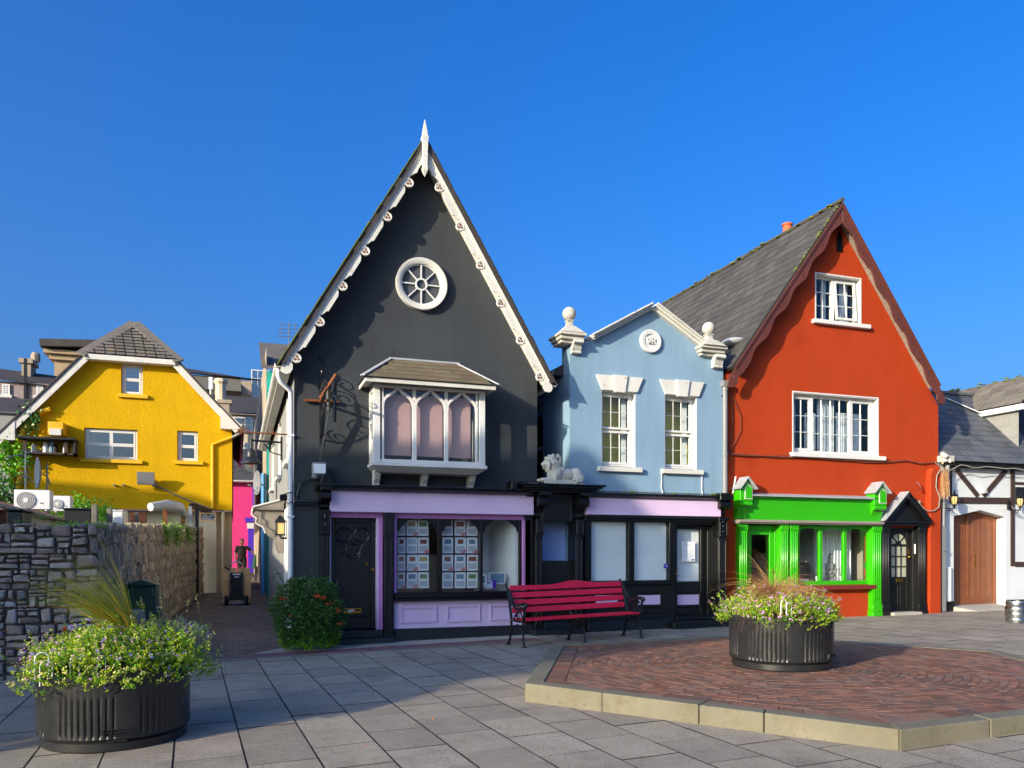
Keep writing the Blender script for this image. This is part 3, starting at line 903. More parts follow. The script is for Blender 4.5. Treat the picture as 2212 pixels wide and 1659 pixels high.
# oriel (bay) window
BX0, BX1, BY, BZ0, BZ1 = 2.24, 4.25, 13.78, 3.10, 4.52
bay = E('bay_window', None, None, (0,0,0)); bay.parent = dark; bay.location = (0,0,0); OFF[bay.name] = Vector((3.2, YW, 0))
mb = MB()
fx0, fx1 = UX(4, 858, BY), UX(4, 1600, BY)
FB, FT = BZ0+.12, BZ1-.02
mb.box(BX0, fx0, BY, BY+.1, BZ0+.06, FT); mb.box(fx1, BX1, BY, BY+.1, BZ0+.06, FT)         # corner posts
mb.box(BX0, BX0+.1, BY+.101, YW, BZ0+.06, BZ0+.24); mb.box(BX1-.1, BX1, BY+.101, YW, BZ0+.06, BZ0+.24)
mb.box(BX0, BX0+.1, BY+.101, YW, FT-.1, FT); mb.box(BX1-.1, BX1, BY+.101, YW, FT-.1, FT)
mb.box(BX0, BX0+.1, YW-.1, YW, BZ0+.241, FT-.101); mb.box(BX1-.1, BX1, YW-.1, YW, BZ0+.241, FT-.101)
mb.box(fx0, fx1, BY+.015, BY+.1, BZ0+.06, FB); mb.box(fx0, fx1, BY+.015, BY+.1, FT-.04, FT)
O(mb, 'frame', 'white_paint', bay, bev=.005)
mb = MB(); mb.box(BX0-.03, BX1+.03, BY-.03, YW, BZ0, BZ0+.058)
mb.add([(BX0-.03,BY-.03,BZ0-.001),(BX1+.03,BY-.03,BZ0-.001),(BX1+.03,YW,BZ0-.001),(BX0-.03,YW,BZ0-.001),(BX0+.12,BY+.15,BZ0-.1),(BX1-.12,BY+.15,BZ0-.1),(BX1-.12,YW,BZ0-.1),(BX0+.12,YW,BZ0-.1)],
       [(0,1,5,4),(1,2,6,5),(3,0,4,7),(7,4,5,6)]); mb.f[-4:] = [f[::-1] for f in mb.f[-4:]]
O(mb, 'base', 'white_paint', bay, bev=.004)
# three gothic lights
zs_, za_ = U(4, 888, 600, BY)[1], U(4, 990, 490, BY)[1]
zbt = U(4, 888, 1005, BY)[1]
for i, (l, r) in enumerate(((888,1100),(1132,1340),(1370,1575))):
    a, b = UX(4, l, BY), UX(4, r, BY); c = (a+b)/2; hw = (b-a)/2
    # half-arches: thick white ogee ribs with open spandrels above
    m = MB()
    for sg in (-1, 1):
        AA = za_-zs_; inn = [(c+sg*hw, zbt), (c+sg*hw, zs_-.02), (c+sg*hw*.96, zs_+AA*.22), (c+sg*hw*.84, zs_+AA*.42), (c+sg*hw*.64, zs_+AA*.58), (c+sg*hw*.36, zs_+AA*.74), (c+sg*hw*.15, zs_+AA*.88), (c, za_+.03)]
        out = [(c, za_+.1), (c+sg*hw*.22, za_+.02), (c+sg*hw*.5, za_-.03), (c+sg*hw*.82, za_-.085), (c+sg*(hw+.002), zs_+AA*.5), (c+sg*(hw+.04), zs_+AA*.3), (c+sg*(hw+.04), zbt)]
        m.xz(inn+out, BY+.02, BY+.075)
    m.box(c-hw-.04, c+hw+.04, BY+.02, BY+.075, FB, zbt-.001)
    # stubs up to the head between spandrels
    m.xz([(c-.012, za_+.07), (c+.012, za_+.07), (c+.03, FT-.041), (c-.03, FT-.041)], BY+.022, BY+.073)
    for sg in (-1, 1): m.box(c+sg*(hw+.008), c+sg*(hw+.04), BY+.022, BY+.073, zs_+.1, FT-.041)
    w = O(m, 'gothic_light', 'white_paint', bay, bev=.004)
    g = MB(); g.box(c-hw-.03, c+hw+.03, BY+.05, BY+.054, zbt, FT-.042); O(g, 'pane', 'glass', w)
    bl = MB(); n = 10
    x0, x1 = c-hw+.0, c+hw-(.0 if i < 2 else .06)
    bl.box(x0, x1, BY+.16, BY+.164, zbt+.09, FT-.12)
    O(bl, 'blind', 'blind_pink', w)
for x in (BX0+.04, BX1-.046):
    g = MB(); g.box(x, x+.006, BY+.102, YW-.1, BZ0+.24, FT-.1); O(g, 'side_pane', 'glass', bay)
    g = MB(); g.frame(BY+.11, YW-.11, BZ0+.25, FT-.11, .03, 0, .04); g.v = [(x-.012+v[1], v[0], v[2]) for v in g.v]; O(g, 'side_sash', 'white_paint', bay)
room(dark, 2.3, 4.2, BY+.3, 16.5, 3.18, 4.5, 'room_warm')
# bay roof: hipped slates, lead hips
EV = [(2.03,13.5),(4.40,13.5),(4.40,YW),(2.03,YW)]; RZ = 5.06; EZ = 4.56; RX0, RX1 = 2.62, 3.86
mb = MB()
mb.add([(2.03,13.5,EZ),(4.40,13.5,EZ),(4.40,YW,EZ),(2.03,YW,EZ),(RX0,YW,RZ),(RX1,YW,RZ),(RX0,YW-.06,RZ),(RX1,YW-.06,RZ)],
       [(0,1,7,6),(1,2,5,7),(3,0,6,4),(6,7,5,4),(3,2,1,0)])
br = O(mb, 'roof', 'roof_deck', bay)
mb = MB(); mb.box(2.06, 4.37, 13.52, 13.55, EZ-.075, EZ-.003); mb.box(2.06, 2.09, 13.551, YW, EZ-.075, EZ-.003); mb.box(4.34, 4.37, 13.551, YW, EZ-.075, EZ-.003)
mb.box(2.091, 4.339, 13.551, YW, EZ-.02, EZ-.004)
O(mb, 'soffit', 'white_worn', br, bev=.003)
dV = Vector((0, YW-.06-13.5, RZ-EZ)); VL = dV.length
keep = lambda a, b, v0, v1: True
def bslates():
    rows = 5; sh = VL/rows
    V = dV.normalized(); Nv = Vector((1,0,0)).cross(V)
    for j in range(rows):
        v0, v1 = j*sh, min((j+1.2)*sh, VL)
        f = lambda v: (2.03+(RX0-2.03)*v/VL+.03, 4.40+(RX1-4.40)*v/VL-.03)
        u = 2.03-(j % 2)*.16
        while u < 4.4:
            q = []
            a0, b0 = max(u, f(v0)[0]), min(u+.315, f(v0)[1]); a1, b1 = max(u, f(v1)[0]), min(u+.315, f(v1)[1])
            if b0-a0 > .02 and b1 >= a1:
                P = lambda x, v, h: Vector((x, 13.5, EZ))+V*v+Nv*h
                vs = [P(a0,v0-.01,.013), P(b0,v0-.01,.013), P(b1,v1,.002), P(a1,v1,.002)]
                vs += [p+Nv*.009 for p in vs]
                m = MB(); m.add(vs, [(3,2,1,0),(4,5,6,7),(0,1,5,4),(1,2,6,5),(2,3,7,6),(3,0,4,7)]); O(m, 'slate', 'slate_brown', br)
            u += .32
bslates()
mb = MB()
mb.bar((2.0,13.47,EZ+.012),(RX0,YW-.05,RZ+.02),.09,.02); mb.bar((4.43,13.47,EZ+.012),(RX1,YW-.05,RZ+.02),.09,.02)
mb.box(RX0-.03, RX1+.03, YW-.1, YW-.004, RZ-.005, RZ+.03)
O(mb, 'lead_flashing', 'lead', br, bev=.004)
for xx in (840, 1200, 1555):
    x = UX(4, xx, 14.0); zt_ = BZ0-.005; h = .42
    prof = [(YW, zt_), (BY+.12, zt_), (BY+.13, zt_-.05), (BY+.22, zt_-.08), (BY+.3, zt_-.2), (BY+.38, zt_-.27), (BY+.4, zt_-.36), (BY+.45, zt_-.38), (BY+.46, zt_-h), (YW, zt_-h)]
    mb = MB(); mb.yz(prof, x-.055, x+.055); O(mb, 'bracket', 'white_worn', bay, bev=.006)
mb = MB(); mb.box(2.45, 4.1, YW-.06, YW-.004, BZ0-.06, BZ0-.002); O(mb, 'moulding', 'white_worn', bay)
# shop front ------------------------------------------------
shop = E('shop_front', None, None); shop.parent = dark; OFF[shop.name] = Vector((3.2, YW, 0))
fz0, fz1 = U(5, 660, 325, 13.97)[1], U(5, 660, 147, 13.97)[1]
ct = U(5, 660, 108, 13.85)[1]
FX0, FX1 = UX(5, 660, 13.97), UX(7, 402, 13.97)
mb = MB(); mb.yz([(YW, fz1+.002), (13.9, fz1+.002), (13.84, fz1+.03), (13.82, fz1+.05), (13.82, ct), (YW, ct+.05)], UX(5, 545, 13.85), FX1+.02)
O(mb, 'cornice', 'black_paint', shop, bev=.006)
mb = MB(); mb.box(UX(5, 545, 13.85), FX1, 13.8, 13.9, ct+.012, ct+.03); O(mb, 'lead_flashing', 'charcoal_gloss', shop)
bx(shop, 'fascia', 'lilac', FX0, FX1, 13.97, 14.12, fz0, fz1, .006)
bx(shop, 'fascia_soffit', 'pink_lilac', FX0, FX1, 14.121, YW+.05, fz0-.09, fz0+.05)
# carved left console + pilaster
cx0, cx1 = UX(5, 578, 13.95), UX(5, 660, 13.95)
ztop = U(5, 600, 85, 13.9)[1]; zmid = U(5, 600, 305, 13.95)[1]; zlow = U(5, 600, 515, 13.97)[1]
console(shop, 'console', 'black_paint', cx0, cx1, YW, .46, zmid, ztop-.12, 3)
mb = MB(); cxm = (cx0+cx1)/2
mb.xz([(cx0-.02, ztop-.13), (cx1+.02, ztop-.13), (cx1+.02, ztop), (cxm+.05, ztop+.13), (cxm, ztop+.17), (cxm-.05, ztop+.13), (cx0-.02, ztop)], 13.82, YW)
for i in range(3): mb.tube([(cxm+.05*math.cos(t), 13.815, ztop-.03+.09*i-.06+.03*math.sin(t)) for t in [k*math.pi/6 for k in range(12)]], .012, 6, True)
O(mb, 'console_head', 'black_paint', shop, bev=.006)
mb = MB(); mb.box(cx0, cx1, 13.95, YW, zlow, zmid-.003); mb.frame(cx0+.01, cx1-.01, zlow+.02, zmid-.03, .02, 13.935, 13.949)
mb.ball((cxm, 13.94, (zlow+zmid)/2+.08), .04, 10, 8, (.8,.5,1.6)); mb.ball((cxm, 13.94, (zlow+zmid)/2-.06), .025, 10, 8, (.8,.6,2.4))
O(mb, 'carved_block', 'black_paint', shop, bev=.004)
def pilaster(par, mat, x0, x1, zb, zt, y, base=.16, panel=True, cap=0.0):
    mb = MB(); mb.box(x0, x1, y, YW+.05, zb, zt)
    if panel: mb.frame(x0+.02, x1-.02, zb+base+.06, zt-.06, .018, y-.014, y-.001)
    mb.box(x0-.025, x1+.025, y-.035, YW+.04, zb, zb+base); mb.box(x0-.012, x1+.012, y-.02, YW+.04, zb+base+.001, zb+base+.035)
    if cap: mb.box(x0-.02, x1+.02, y-.03, YW+.04, zt-cap, zt)
    return O(mb, 'pilaster', mat, par, bev=.006)
zdoor = U(5, 660, 1312, 14.2)[1]
pilaster(shop, 'black_satin', UX(5,582,14.0), UX(5,652,14.0), gz(1.4)-.05, zlow-.002, 14.0)
p1 = UX(5, 1112, 13.98), UX(5, 1186, 13.98)
pilaster(shop, 'black_satin', p1[0], p1[1], gz(2.6)-.05, U(5, 1112, 515, 13.98)[1], 13.98)
zpl = U(5, 1112, 518, 13.98)[1]
bx(shop, 'pilaster_head', 'black_satin', p1[0]-.012, p1[1]+.012, 13.96, YW+.05, zpl, fz0-.004)
# door
DX0, DX1 = UX(5, 655, 14.2), UX(5, 1034, 14.25)
DZ0, DZ1 = .235, U(5, 660, 372, 14.25)[1]
doorE = E('door', None, None); doorE.parent = shop; OFF[doorE.name] = Vector((3.2, YW, 0))
doorE['label'] = 'black door with carved gothic tracery and brass letter box'
bx(doorE, 'leaf', 'black_satin', DX0+.02, DX1, 14.29, 14.34, DZ0+.012, DZ1)
dw = DX1-DX0-.02; dcx = (DX0+.02+DX1)/2
mb = MB()
pz0, pz1 = DZ0+.33, DZ1-.06
mb.frame(DX0+.02, DX1, DZ0+.012, DZ1, .085, 14.262, 14.289, wb=.2, wt=.09)
mb.box(DX0+.12, DX1-.1, 14.262, 14.289, DZ0+.213, DZ0+.25)
O(mb, 'door_frame', 'black_satin', doorE, bev=.008)
def ringxz(mb, cx, cz, r, rr, y, a0=0, a1=360, n=20):
    closed = abs(a1-a0) >= 360
    pts = [(cx+r*math.cos(R_(a0+(a1-a0)*i/n)), y, cz+r*math.sin(R_(a0+(a1-a0)*i/n))) for i in range(n if closed else n+1)]
    mb.tube(pts, rr, 6, closed)
mb = MB(); ty = 14.284
for sg in (-1, 1):
    qx, qz = dcx+sg*.16, DZ1-.31
    ringxz(mb, qx, qz, .135, .014, ty)
    for t in (45, 135, 225, 315): ringxz(mb, qx+.062*math.cos(R_(t)), qz+.062*math.sin(R_(t)), .055, .01, ty, t-115, t+115, 10)
    ringxz(mb, dcx+sg*.34, DZ1-.62, .21, .012, ty, 90 if sg > 0 else 90, 200 if sg > 0 else -20, 12)
    ringxz(mb, dcx+sg*.21, DZ1-.72, .1, .012, ty, 60 if sg > 0 else 120, 200 if sg > 0 else -20, 12)
ringxz(mb, dcx, DZ1-.58, .125, .014, ty)
for t in (90, 210, 330): ringxz(mb, dcx+.055*math.cos(R_(t)), DZ1-.58+.055*math.sin(R_(t)), .055, .01, ty, t-115, t+115, 10)
O(mb, 'tracery', 'black_iron', doorE, sm=True)
lx, lz = U(5, 843, 1150, 14.26)
mb = MB(); mb.frame(lx-.155, lx+.155, lz-.045, lz+.045, .022, 14.25, 14.262); mb.box(lx-.13, lx+.13, 14.256, 14.262, lz-.022, lz-.004)
lb = O(mb, 'letter_box', 'brass', doorE, bev=.003)
mb = MB(); mb.bar((lx-.09, 14.245, lz-.008), (lx+.03, 14.25, lz+.012), .03, .03); O(mb, 'rolled_paper', 'paper', lb)
for zx in ((960,760),(1010,808)):
    kx, kz = U(5, *zx, 14.25); mb = MB(); mb.lathe([(.012,0),(.02,-.02),(.024,-.04),(.012,-.055)], 12, (kx, 14.262, kz), 'y'); O(mb, 'knob', 'brass', doorE, sm=True)
# lilac door frame pieces
mb = MB(); mb.box(DX1+.003, UX(5,1062,14.12), 14.12, 14.345, DZ0, fz0-.093); O(mb, 'door_jamb', 'lilac', shop, bev=.004)
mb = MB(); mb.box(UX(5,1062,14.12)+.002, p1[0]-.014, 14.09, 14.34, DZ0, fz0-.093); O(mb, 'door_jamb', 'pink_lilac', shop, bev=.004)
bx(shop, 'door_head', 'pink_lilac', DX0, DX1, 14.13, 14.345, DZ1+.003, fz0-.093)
mb = MB(); mb.box(DX0-.012, DX0+.012, 14.1, 14.34, DZ0, DZ1); O(mb, 'door_jamb', 'lilac', shop)
# steps
bx(shop, 'step', 'charcoal_gloss', UX(5,620,14.0), UX(5,1195,13.95), 13.86, YW+.05, gz(1.5)-.1, .105, .012)
bx(shop, 'step', 'charcoal_gloss', UX(5,640,14.0), UX(5,1105,14.0), 14.04, YW+.05, .106, DZ0-.003, .01)
# shop window
WX0, WX1 = UX(5, 1187, 14.1), UX(7, 366, 14.1)
wz0 = U(5, 1212, 1000, 14.1)[1]; wz1 = fz0-.093
GX0, GX1 = UX(5, 1210, 14.15), UX(7, 277, 14.15)
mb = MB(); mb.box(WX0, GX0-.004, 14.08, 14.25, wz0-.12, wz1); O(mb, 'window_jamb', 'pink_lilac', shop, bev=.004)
mb = MB(); mb.box(GX1+.09, WX1, 14.06, 14.25, wz0-.6, wz1); O(mb, 'window_jamb', 'lilac', shop, bev=.004)
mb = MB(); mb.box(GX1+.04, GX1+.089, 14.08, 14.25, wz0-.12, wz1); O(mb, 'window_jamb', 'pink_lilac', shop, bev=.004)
sw = E('shop_window', None, None); sw.parent = shop; OFF[sw.name] = Vector((3.2, YW, 0))
lights = [(UX(5,1218,14.15), UX(5,1552,14.15)), (UX(5,1586,14.15), UX(5,1903,14.15)), (UX(5,1926,14.15), UX(7,272,14.15))]
mb = MB(); mb.box(GX0, lights[0][0], 14.13, 14.2, wz0, wz1); mb.box(lights[0][1], lights[1][0], 14.12, 14.2, wz0, wz1)
mb.box(lights[1][1], lights[2][0], 14.12, 14.2, wz0, wz1); mb.box(lights[2][1], GX1+.04, 14.13, 14.2, wz0, wz1)
O(mb, 'frame', 'black_paint', sw, bev=.005)
asp = U(5, 1218, 500, 14.15)[1]; atop = U(5, 1385, 383, 14.15)[1]
for (a, b) in lights:
    c, hw = (a+b)/2, (b-a)/2
    arch = [(a, asp), (a+.02*hw, asp+.03)]
    for t, h in ((.1,.1),(.14,.3),(.22,.5),(.36,.66),(.44,.72),(.5,.86),(.62,.95),(.8,1.0)):
        arch.append((a+hw*t, asp+(atop-asp)*h))
    arch += [(2*c-p[0], p[1]) for p in arch[::-1]]
    m = MB(); m.xz(arch+[(b, wz1), (a, wz1)], 14.14, 14.165); O(m, 'arched_head', 'black_paint', sw, bev=.003)
    g = MB(); g.box(a+.001, b-.001, 14.172, 14.178, wz0, wz1-.002); O(g, 'pane', 'glass', sw)
    bx(sw, 'label_strip', 'plastic_grey', c-.09, c+.09, 14.13, 14.139, atop-.012, atop+.014)
sz0 = U(5, 1190, 1075, 13.95)[1]
mb = MB(); mb.box(WX0-.0, GX1+.089, 14.06, 14.24, sz0+.05, wz0-.003); mb.box(WX0-.01, GX1+.088, 13.96, 14.25, sz0, sz0+.048)
O(mb, 'sill', 'black_paint', shop, bev=.008)
pz = U(5, 1190, 1302, 14.08)[1]
bx(shop, 'stall_riser', 'lilac', WX0, WX1-.001, 14.085, 14.2, pz, sz0-.003)
for (a, b, t, d) in ((1245,1545,1117,1255),(1625,1907,1107,1245),(1985,2275,1100,1232)):
    x0, x1, z0, z1 = UR(5, a, b, t, d, 14.08)
    mb = MB(); mb.frame(x0, x1, z0, z1, .03, 14.06, 14.084); mb.frame(x0+.031, x1-.031, z0+.031, z1-.031, .02, 14.072, 14.084)
    O(mb, 'raised_panel', 'lilac', shop, bev=.008, seg=2)
bx(shop, 'plinth', 'charcoal_gloss', WX0, WX1+.1, 14.03, 14.25, -.2, pz-.003, .01)
room(dark, 1.0, 5.4, 14.36, 17.5, .1, 2.62, 'room_pale')
mb = MB(); mb.box(WX0, WX1, 14.24, 14.9, wz0-.06, wz0-.02); O(mb, 'display_shelf', 'wood_brown', shop)
mb = MB(); mb.box(1.0, 2.72, 14.36, 17.4, .12, 2.6); O(mb, 'partition', 'room_dark', shop)
mb = MB(); mb.box(lights[2][0]+.1, lights[2][1]+.02, 15.05, 15.1, .12, 2.6); mb.xy([(lights[2][1]-.02, 14.3), (lights[2][1]+.06, 14.3), (lights[2][1]+.06, 15.04), (lights[2][1]-.3, 15.04)], .12, 2.6); O(mb, 'wall_with_added_panel', 'paper', shop)  # white side wall, plus a pale panel added close behind the glass for brightness
# left corner: downpipe, gutter, dark base, sills
mb = MB(); gx = XA-CP*4.86-.02
gutter(mb, (gx, 13.95, ZA-SP*4.86-.02), (gx, 25.5, ZA-SP*4.86-.02), .065)
gt = O(mb, 'gutter', 'white_worn', dark)
mb = MB(); mb.box(gx+.03, gx+.2, 14.08, 25.4, ZA-SP*4.86-.13, ZA-SP*4.86-.09); O(mb, 'eaves_soffit', 'white_worn', dark)
zq = ZA-SP*4.86
mb = MB(); mb.tube([(gx, 14.12, zq-.07), (gx, 14.12, zq-.2), (gx+.05, 14.15, zq-.3), (XL-.06, 14.27, zq-.42), (XL-.06, 14.29, zq-.6), (XL-.06, 14.29, .1)], .042, 10)
for z in (3.6, 2.2, 1.0): mb.box(XL-.115, XL-.002, 14.24, 14.35, z, z+.03)
O(mb, 'downpipe', 'white_plastic', dark, sm=True)
zz = U(5, 380, 225, 14.25)[1]
mb = MB(); mb.box(XL, UX(5,560,14.2), 14.2, YW-.003, zz-.05, zz+.02); mb.box(XL, UX(5,560,14.2), 14.24, YW-.003, zz-.09, zz-.051)
O(mb, 'string_course', 'charcoal_gloss', dark, bev=.006)
mb = MB(); mb.tube([(XL+.02, 14.28, zz-.02), (XL+.1, 14.27, zz+.28), (XL+.35, 14.26, zz+.4), (UX(5,530,14.1), 14.2, zz+.42), (UX(5,560,14.1), 14.1, zz+.4)], .012, 6)
mb.tube([(UX(5,510,14.1), 14.1, zz+.42), (UX(5,580,14.1), 14.1, zz+.42)], .02, 8)
O(mb, 'cable', 'black_satin', dark)
# black gutter bracket at right eave
mb = MB(); gxr = XA+CP*4.86+.03
gutter(mb, (gxr, 13.95, zq-.02), (gxr, 25.5, zq-.02), .06); O(mb, 'gutter', 'white_worn', dark)
# ------------------------------------------------------------------ the pale blue house with ball finials, and the black portico
blue = E('parapet_house', 'pale blue house with stepped white gable coping and stone ball finials', 'house', (7.87, YW, 0), world=True)
BL, BR = 6.13, 9.6
w1 = UR(6, 948, 1232, 790, 1425, YW); w2 = UR(6, 1475, 1742, 826, 1445, YW)
ZS = 5.74
bfx0, bfx1 = UX(7, 872, 14.0), UX(7, 2010, 14.0)
BST = U(7, 868, 400, 14.1)[1]
mb = MB()
wallgrid(mb, [(BL,-.2),(BR,-.2),(BR,ZS),(BL,ZS)], [w1, w2, (bfx0, bfx1-.05, -.2, BST)], YW, .2)
mb.xz([(6.62, ZS), (9.14, ZS), (7.9, 6.5)], YW, YW+.3)
O(mb, 'wall', 'blue_render', blue)
mb = MB(); wallgrid(mb, [(YW,-.2),(24,-.2),(24,5.2),(YW,5.2)], [(15.75,16.7,2.9,4.75)], BL, .15, put=lambda a, z, d: (d, a, z)); mb.f = [f[::-1] for f in mb.f]
mb.box(BL+.001, BL+.3, YW+.001, YW+.4, 5.2, ZS)
O(mb, 'side_wall', 'blue_render', blue)
window(blue, (15.77,16.68,2.92,4.73), 0, [(15.82,16.63,3.84,4.68,1,1,.03),(15.82,16.63,2.97,3.83,1,1,.03)], put=lambda x, y, z: (BL+.08+y, x, z), glass='glass_mirror')
room(blue, BL+.25, BR-.1, YW+.22, 18, 2.75, 5.1, 'curtain_olive')
# roof behind the parapet
mb = MB(); mb.add([(5.9,14.62,5.2),(7.87,14.62,6.3),(9.6,14.62,5.3),(5.9,24,5.2),(7.87,24,6.3),(9.6,24,5.3),(5.9,14.62,5.1),(5.9,24,5.1),(BL,14.62,5.1),(BL,24,5.1)],
   [(0,1,4,3),(1,2,5,4),(0,3,7,6),(6,7,9,8),(0,6,8,1)]); O(mb, 'roof', 'far_slate', blue)
mb = MB(); gutter(mb, (5.86,14.6,5.17), (5.86,24,5.17), .06); O(mb, 'gutter', 'white_worn', blue)
# coping
def copebar(a, b, nm='coping'):
    a, b = Vector((a[0],0,a[1])), Vector((b[0],0,b[1])); T = (b-a).normalized(); n = Vector((-T.z,0,T.x))
    if n.z < 0: n = -n
    mb = MB()
    for (v0, v1, y0) in ((0,.045,14.2),(.046,.085,14.14),(.086,.12,14.09)):
        q = [a+n*v0, b+n*v0, b+n*v1, a+n*v1]; mb.xz([(p.x,p.z) for p in q], y0, YW+.34)
    O(mb, nm, 'white_worn', blue, bev=.008, seg=2)
copebar((6.60, ZS+.0), (7.9, 6.48)); copebar((7.9+.001, 6.48), (9.16, ZS))
for (xa, xb) in ((UX(6,632,14.1), UX(6,800,14.1)), (UX(6,1800,14.1), UX(6,1972,14.1))):
    mb = MB(); c = (xa+xb)/2
    mb.box(xa, xb, 14.2, YW+.34, ZS-.1, ZS-.04); mb.box(xa-.035, xb+.035, 14.13, YW+.36, ZS-.039, ZS+.03)
    mb.box(xa-.07, xb+.07, 14.07, YW+.4, ZS+.031, ZS+.085)
    w = (xb-xa)/2
    mb.add(*sq(c, [(w+.03,ZS+.086),(w*.62,ZS+.2),(w*.5,ZS+.23),(w*.3,ZS+.25),(w*.26,ZS+.33),(w*.36,ZS+.345),(w*.36,ZS+.365)], YW))
    cp = O(mb, 'pier_cap', 'stone_white', blue, bev=.008)
    mb = MB(); mb.ball((c, YW, ZS+.365+.125), .135, 20, 14); O(mb, 'ball_finial', 'stone_white', cp, sm=True)
for (a, b, t, d) in ((708,782,368,480), (1885,1960,495,600)):
    x0, x1, z0, z1 = UR(6, a, b, t, d, 14.2); console(blue, 'corbel', 'white_worn', x0, x1, YW, .2, z0, z1, 4)
# windows
for w in (w1, w2):
    x0, x1, z0, z1 = w; zm = z0+(z1-z0)*.5
    window(blue, (x0+.012, x1-.012, z0+.03, z1-.01), YW+.12, [(x0+.04, x1-.05, zm+.015, z1-.05, 3, 2, .045), (x0+.04, x1-.05, z0+.07, zm-.015, 3, 2, .045)], fw=.045, gbar=.011)
    ob = MB(); ob.box(x0-.05, x1-.02, YW+.42, YW+.424, z0-.05, z1+.05); O(ob, 'blind', 'curtain_olive', blue)
    mb = MB(); mb.box(x0, x0+.008, YW+.002, YW+.19, z0, z1); mb.box(x1-.008, x1, YW+.002, YW+.19, z0, z1); mb.box(x0+.008, x1-.008, YW+.003, YW+.19, z1-.008, z1)
    O(mb, 'reveal', 'white_paint', blue)
    bx(blue, 'sill', 'white_worn', x0-.09, x1+.12, YW-.09, YW+.14, z0-.095, z0-.002, .006)
    cu = MB(); n = 26
    for i in range(n):
        xa, xb = x1-.17+.11*i/n, x1-.17+.11*(i+1)/n
        ya, yb = YW+.3+.03*math.sin(i*1.3), YW+.3+.03*math.sin((i+1)*1.3)
        cu.add([(xa,ya,z0),(xb,yb,z0),(xb,yb,z1),(xa,ya,z1)], [(0,1,2,3)])
    O(cu, 'curtain', 'blind_white', blue, sm=True)
    lz0, lz1 = z1+.0, z1+.3; c = (x0+x1)/2
    for (pl, dy) in (([(x0-.0, lz0), (c-.12, lz0), (c-.15, lz1), (x0-.13, lz1)], .05), ([(c-.115, lz0-.03), (c+.115, lz0-.03), (c+.17, lz1+.012), (c-.145, lz1+.012)], .085), ([(c+.12, lz0), (x1+.03, lz0), (x1+.16, lz1), (c+.175, lz1)], .05)):
        mb = MB(); mb.xz(pl, YW-dy, YW-.002); O(mb, 'lintel_stone', 'white_worn', blue, bev=.008, seg=2)
# roundel with raised letters
cx, cz = U(6, 1353, 385, YW); rr = .235
mb = MB(); mb.lathe([(rr*.56,-.03),(rr*.62,-.055),(rr*.72,-.06),(rr*.95,-.06),(rr,-.045),(rr,0)], 40, (cx, YW, cz), 'y', cap=False); mb.lathe([(rr*.57,-.001),(rr*.57,-.03)], 40, (cx, YW-.001, cz), 'y')
rd = O(mb, 'roundel', 'white_paint', blue, sm=30)
text('VR', 'letters', 'white_paint', rd, (cx, YW-.055, cz), .19, ext=.018)
text('A', 'letters', 'white_paint', rd, (cx-.004, YW-.06, cz-.012), .1, ext=.012)
for (a, b) in (((1450,1460),(1508,170)), ((1785,1465),(1852,190))):
    x, z = U(6, *a, YW-.02); x2, z2 = U(7, *b, 14.1)
    mb = MB(); mb.tube([(x, YW-.02, z), (x+.005, YW-.015, z-.25), (x-.004, YW-.02, z2+.1), (x+.01, YW-.05, z2)], .011, 6); O(mb, 'cable', 'white_plastic', blue)
mb = MB(); z2 = U(7, 900, 160, 14.0)[1]
mb.tube(wavy((bfx0+.05, 14.05, z2), (BR, 14.05, z2-.02), .02, 20, .008), .009, 5); mb.tube(wavy((bfx0+.3, 14.03, z2-.02), (BR, 14.06, z2-.01), .03, 16, .006), .007, 5); O(mb, 'cable', 'black_satin', blue)
# shop front
bs = E('shop_front', None, None); bs.parent = blue; OFF[bs.name] = Vector((7.87, YW, 0))
fz0, fz1 = U(7, 868, 362, 13.97)[1], U(7, 868, 213, 13.97)[1]
FX0, FX1 = UX(7, 858, 13.97), UX(7, 2020, 13.97)
bx(bs, 'fascia', 'lilac', FX0, FX1, 13.97, 14.1, fz0, fz1, .006)
mb = MB(); mb.yz([(YW, fz1+.002), (13.93, fz1+.002), (13.86, fz1+.04), (13.86, fz1+.085), (YW, fz1+.16)], FX0-.02, FX1+.06); O(mb, 'cornice', 'black_paint', bs, bev=.006)
mb = MB()
for i in range(40):
    x = FX0+rnd.random()*(FX1-FX0); mb.ball((x, 13.9+rnd.random()*.3, fz1+.1+rnd.random()*.03), rnd.uniform(.015,.04), 7, 5, (1.5,1,.5))
O(mb, 'moss', 'moss', bs, kind='stuff')
mb = MB(); mb.box(FX0, FX1, 13.99, 14.13, fz0-.06, fz0-.002); mb.box(FX0, FX1, 14.05, 14.16, fz0-.11, fz0-.061); O(mb, 'moulding', 'black_satin', bs, bev=.006)
ph = fz0-.112
YG = 14.16
pa = UR(7, 888, 1212, 420, 940, YG); pb = UR(7, 1258, 1562, 420, 940, YG); pb = (pb[0], pb[1], pa[2], pa[3])
dl = (UX(7,1612,14.3), UX(7,1868,14.3))
zsill = pa[2]
mb = MB()
xs_ = [FX0+.03, pa[0], pa[1], pb[0], pb[1], UX(7,1606,14.2)]
mb.box(xs_[0], xs_[1], 14.1, 14.3, zsill, ph); mb.box(xs_[2], xs_[3], 14.1, 14.3, zsill, ph); mb.box(xs_[4], xs_[5], 14.1, 14.34, -.1, ph)
mb.box(xs_[1], xs_[2], 14.11, 14.29, pa[3], ph); mb.box(xs_[3], xs_[4], 14.11, 14.29, pa[3], ph)
O(mb, 'frame', 'black_paint', bs, bev=.006)
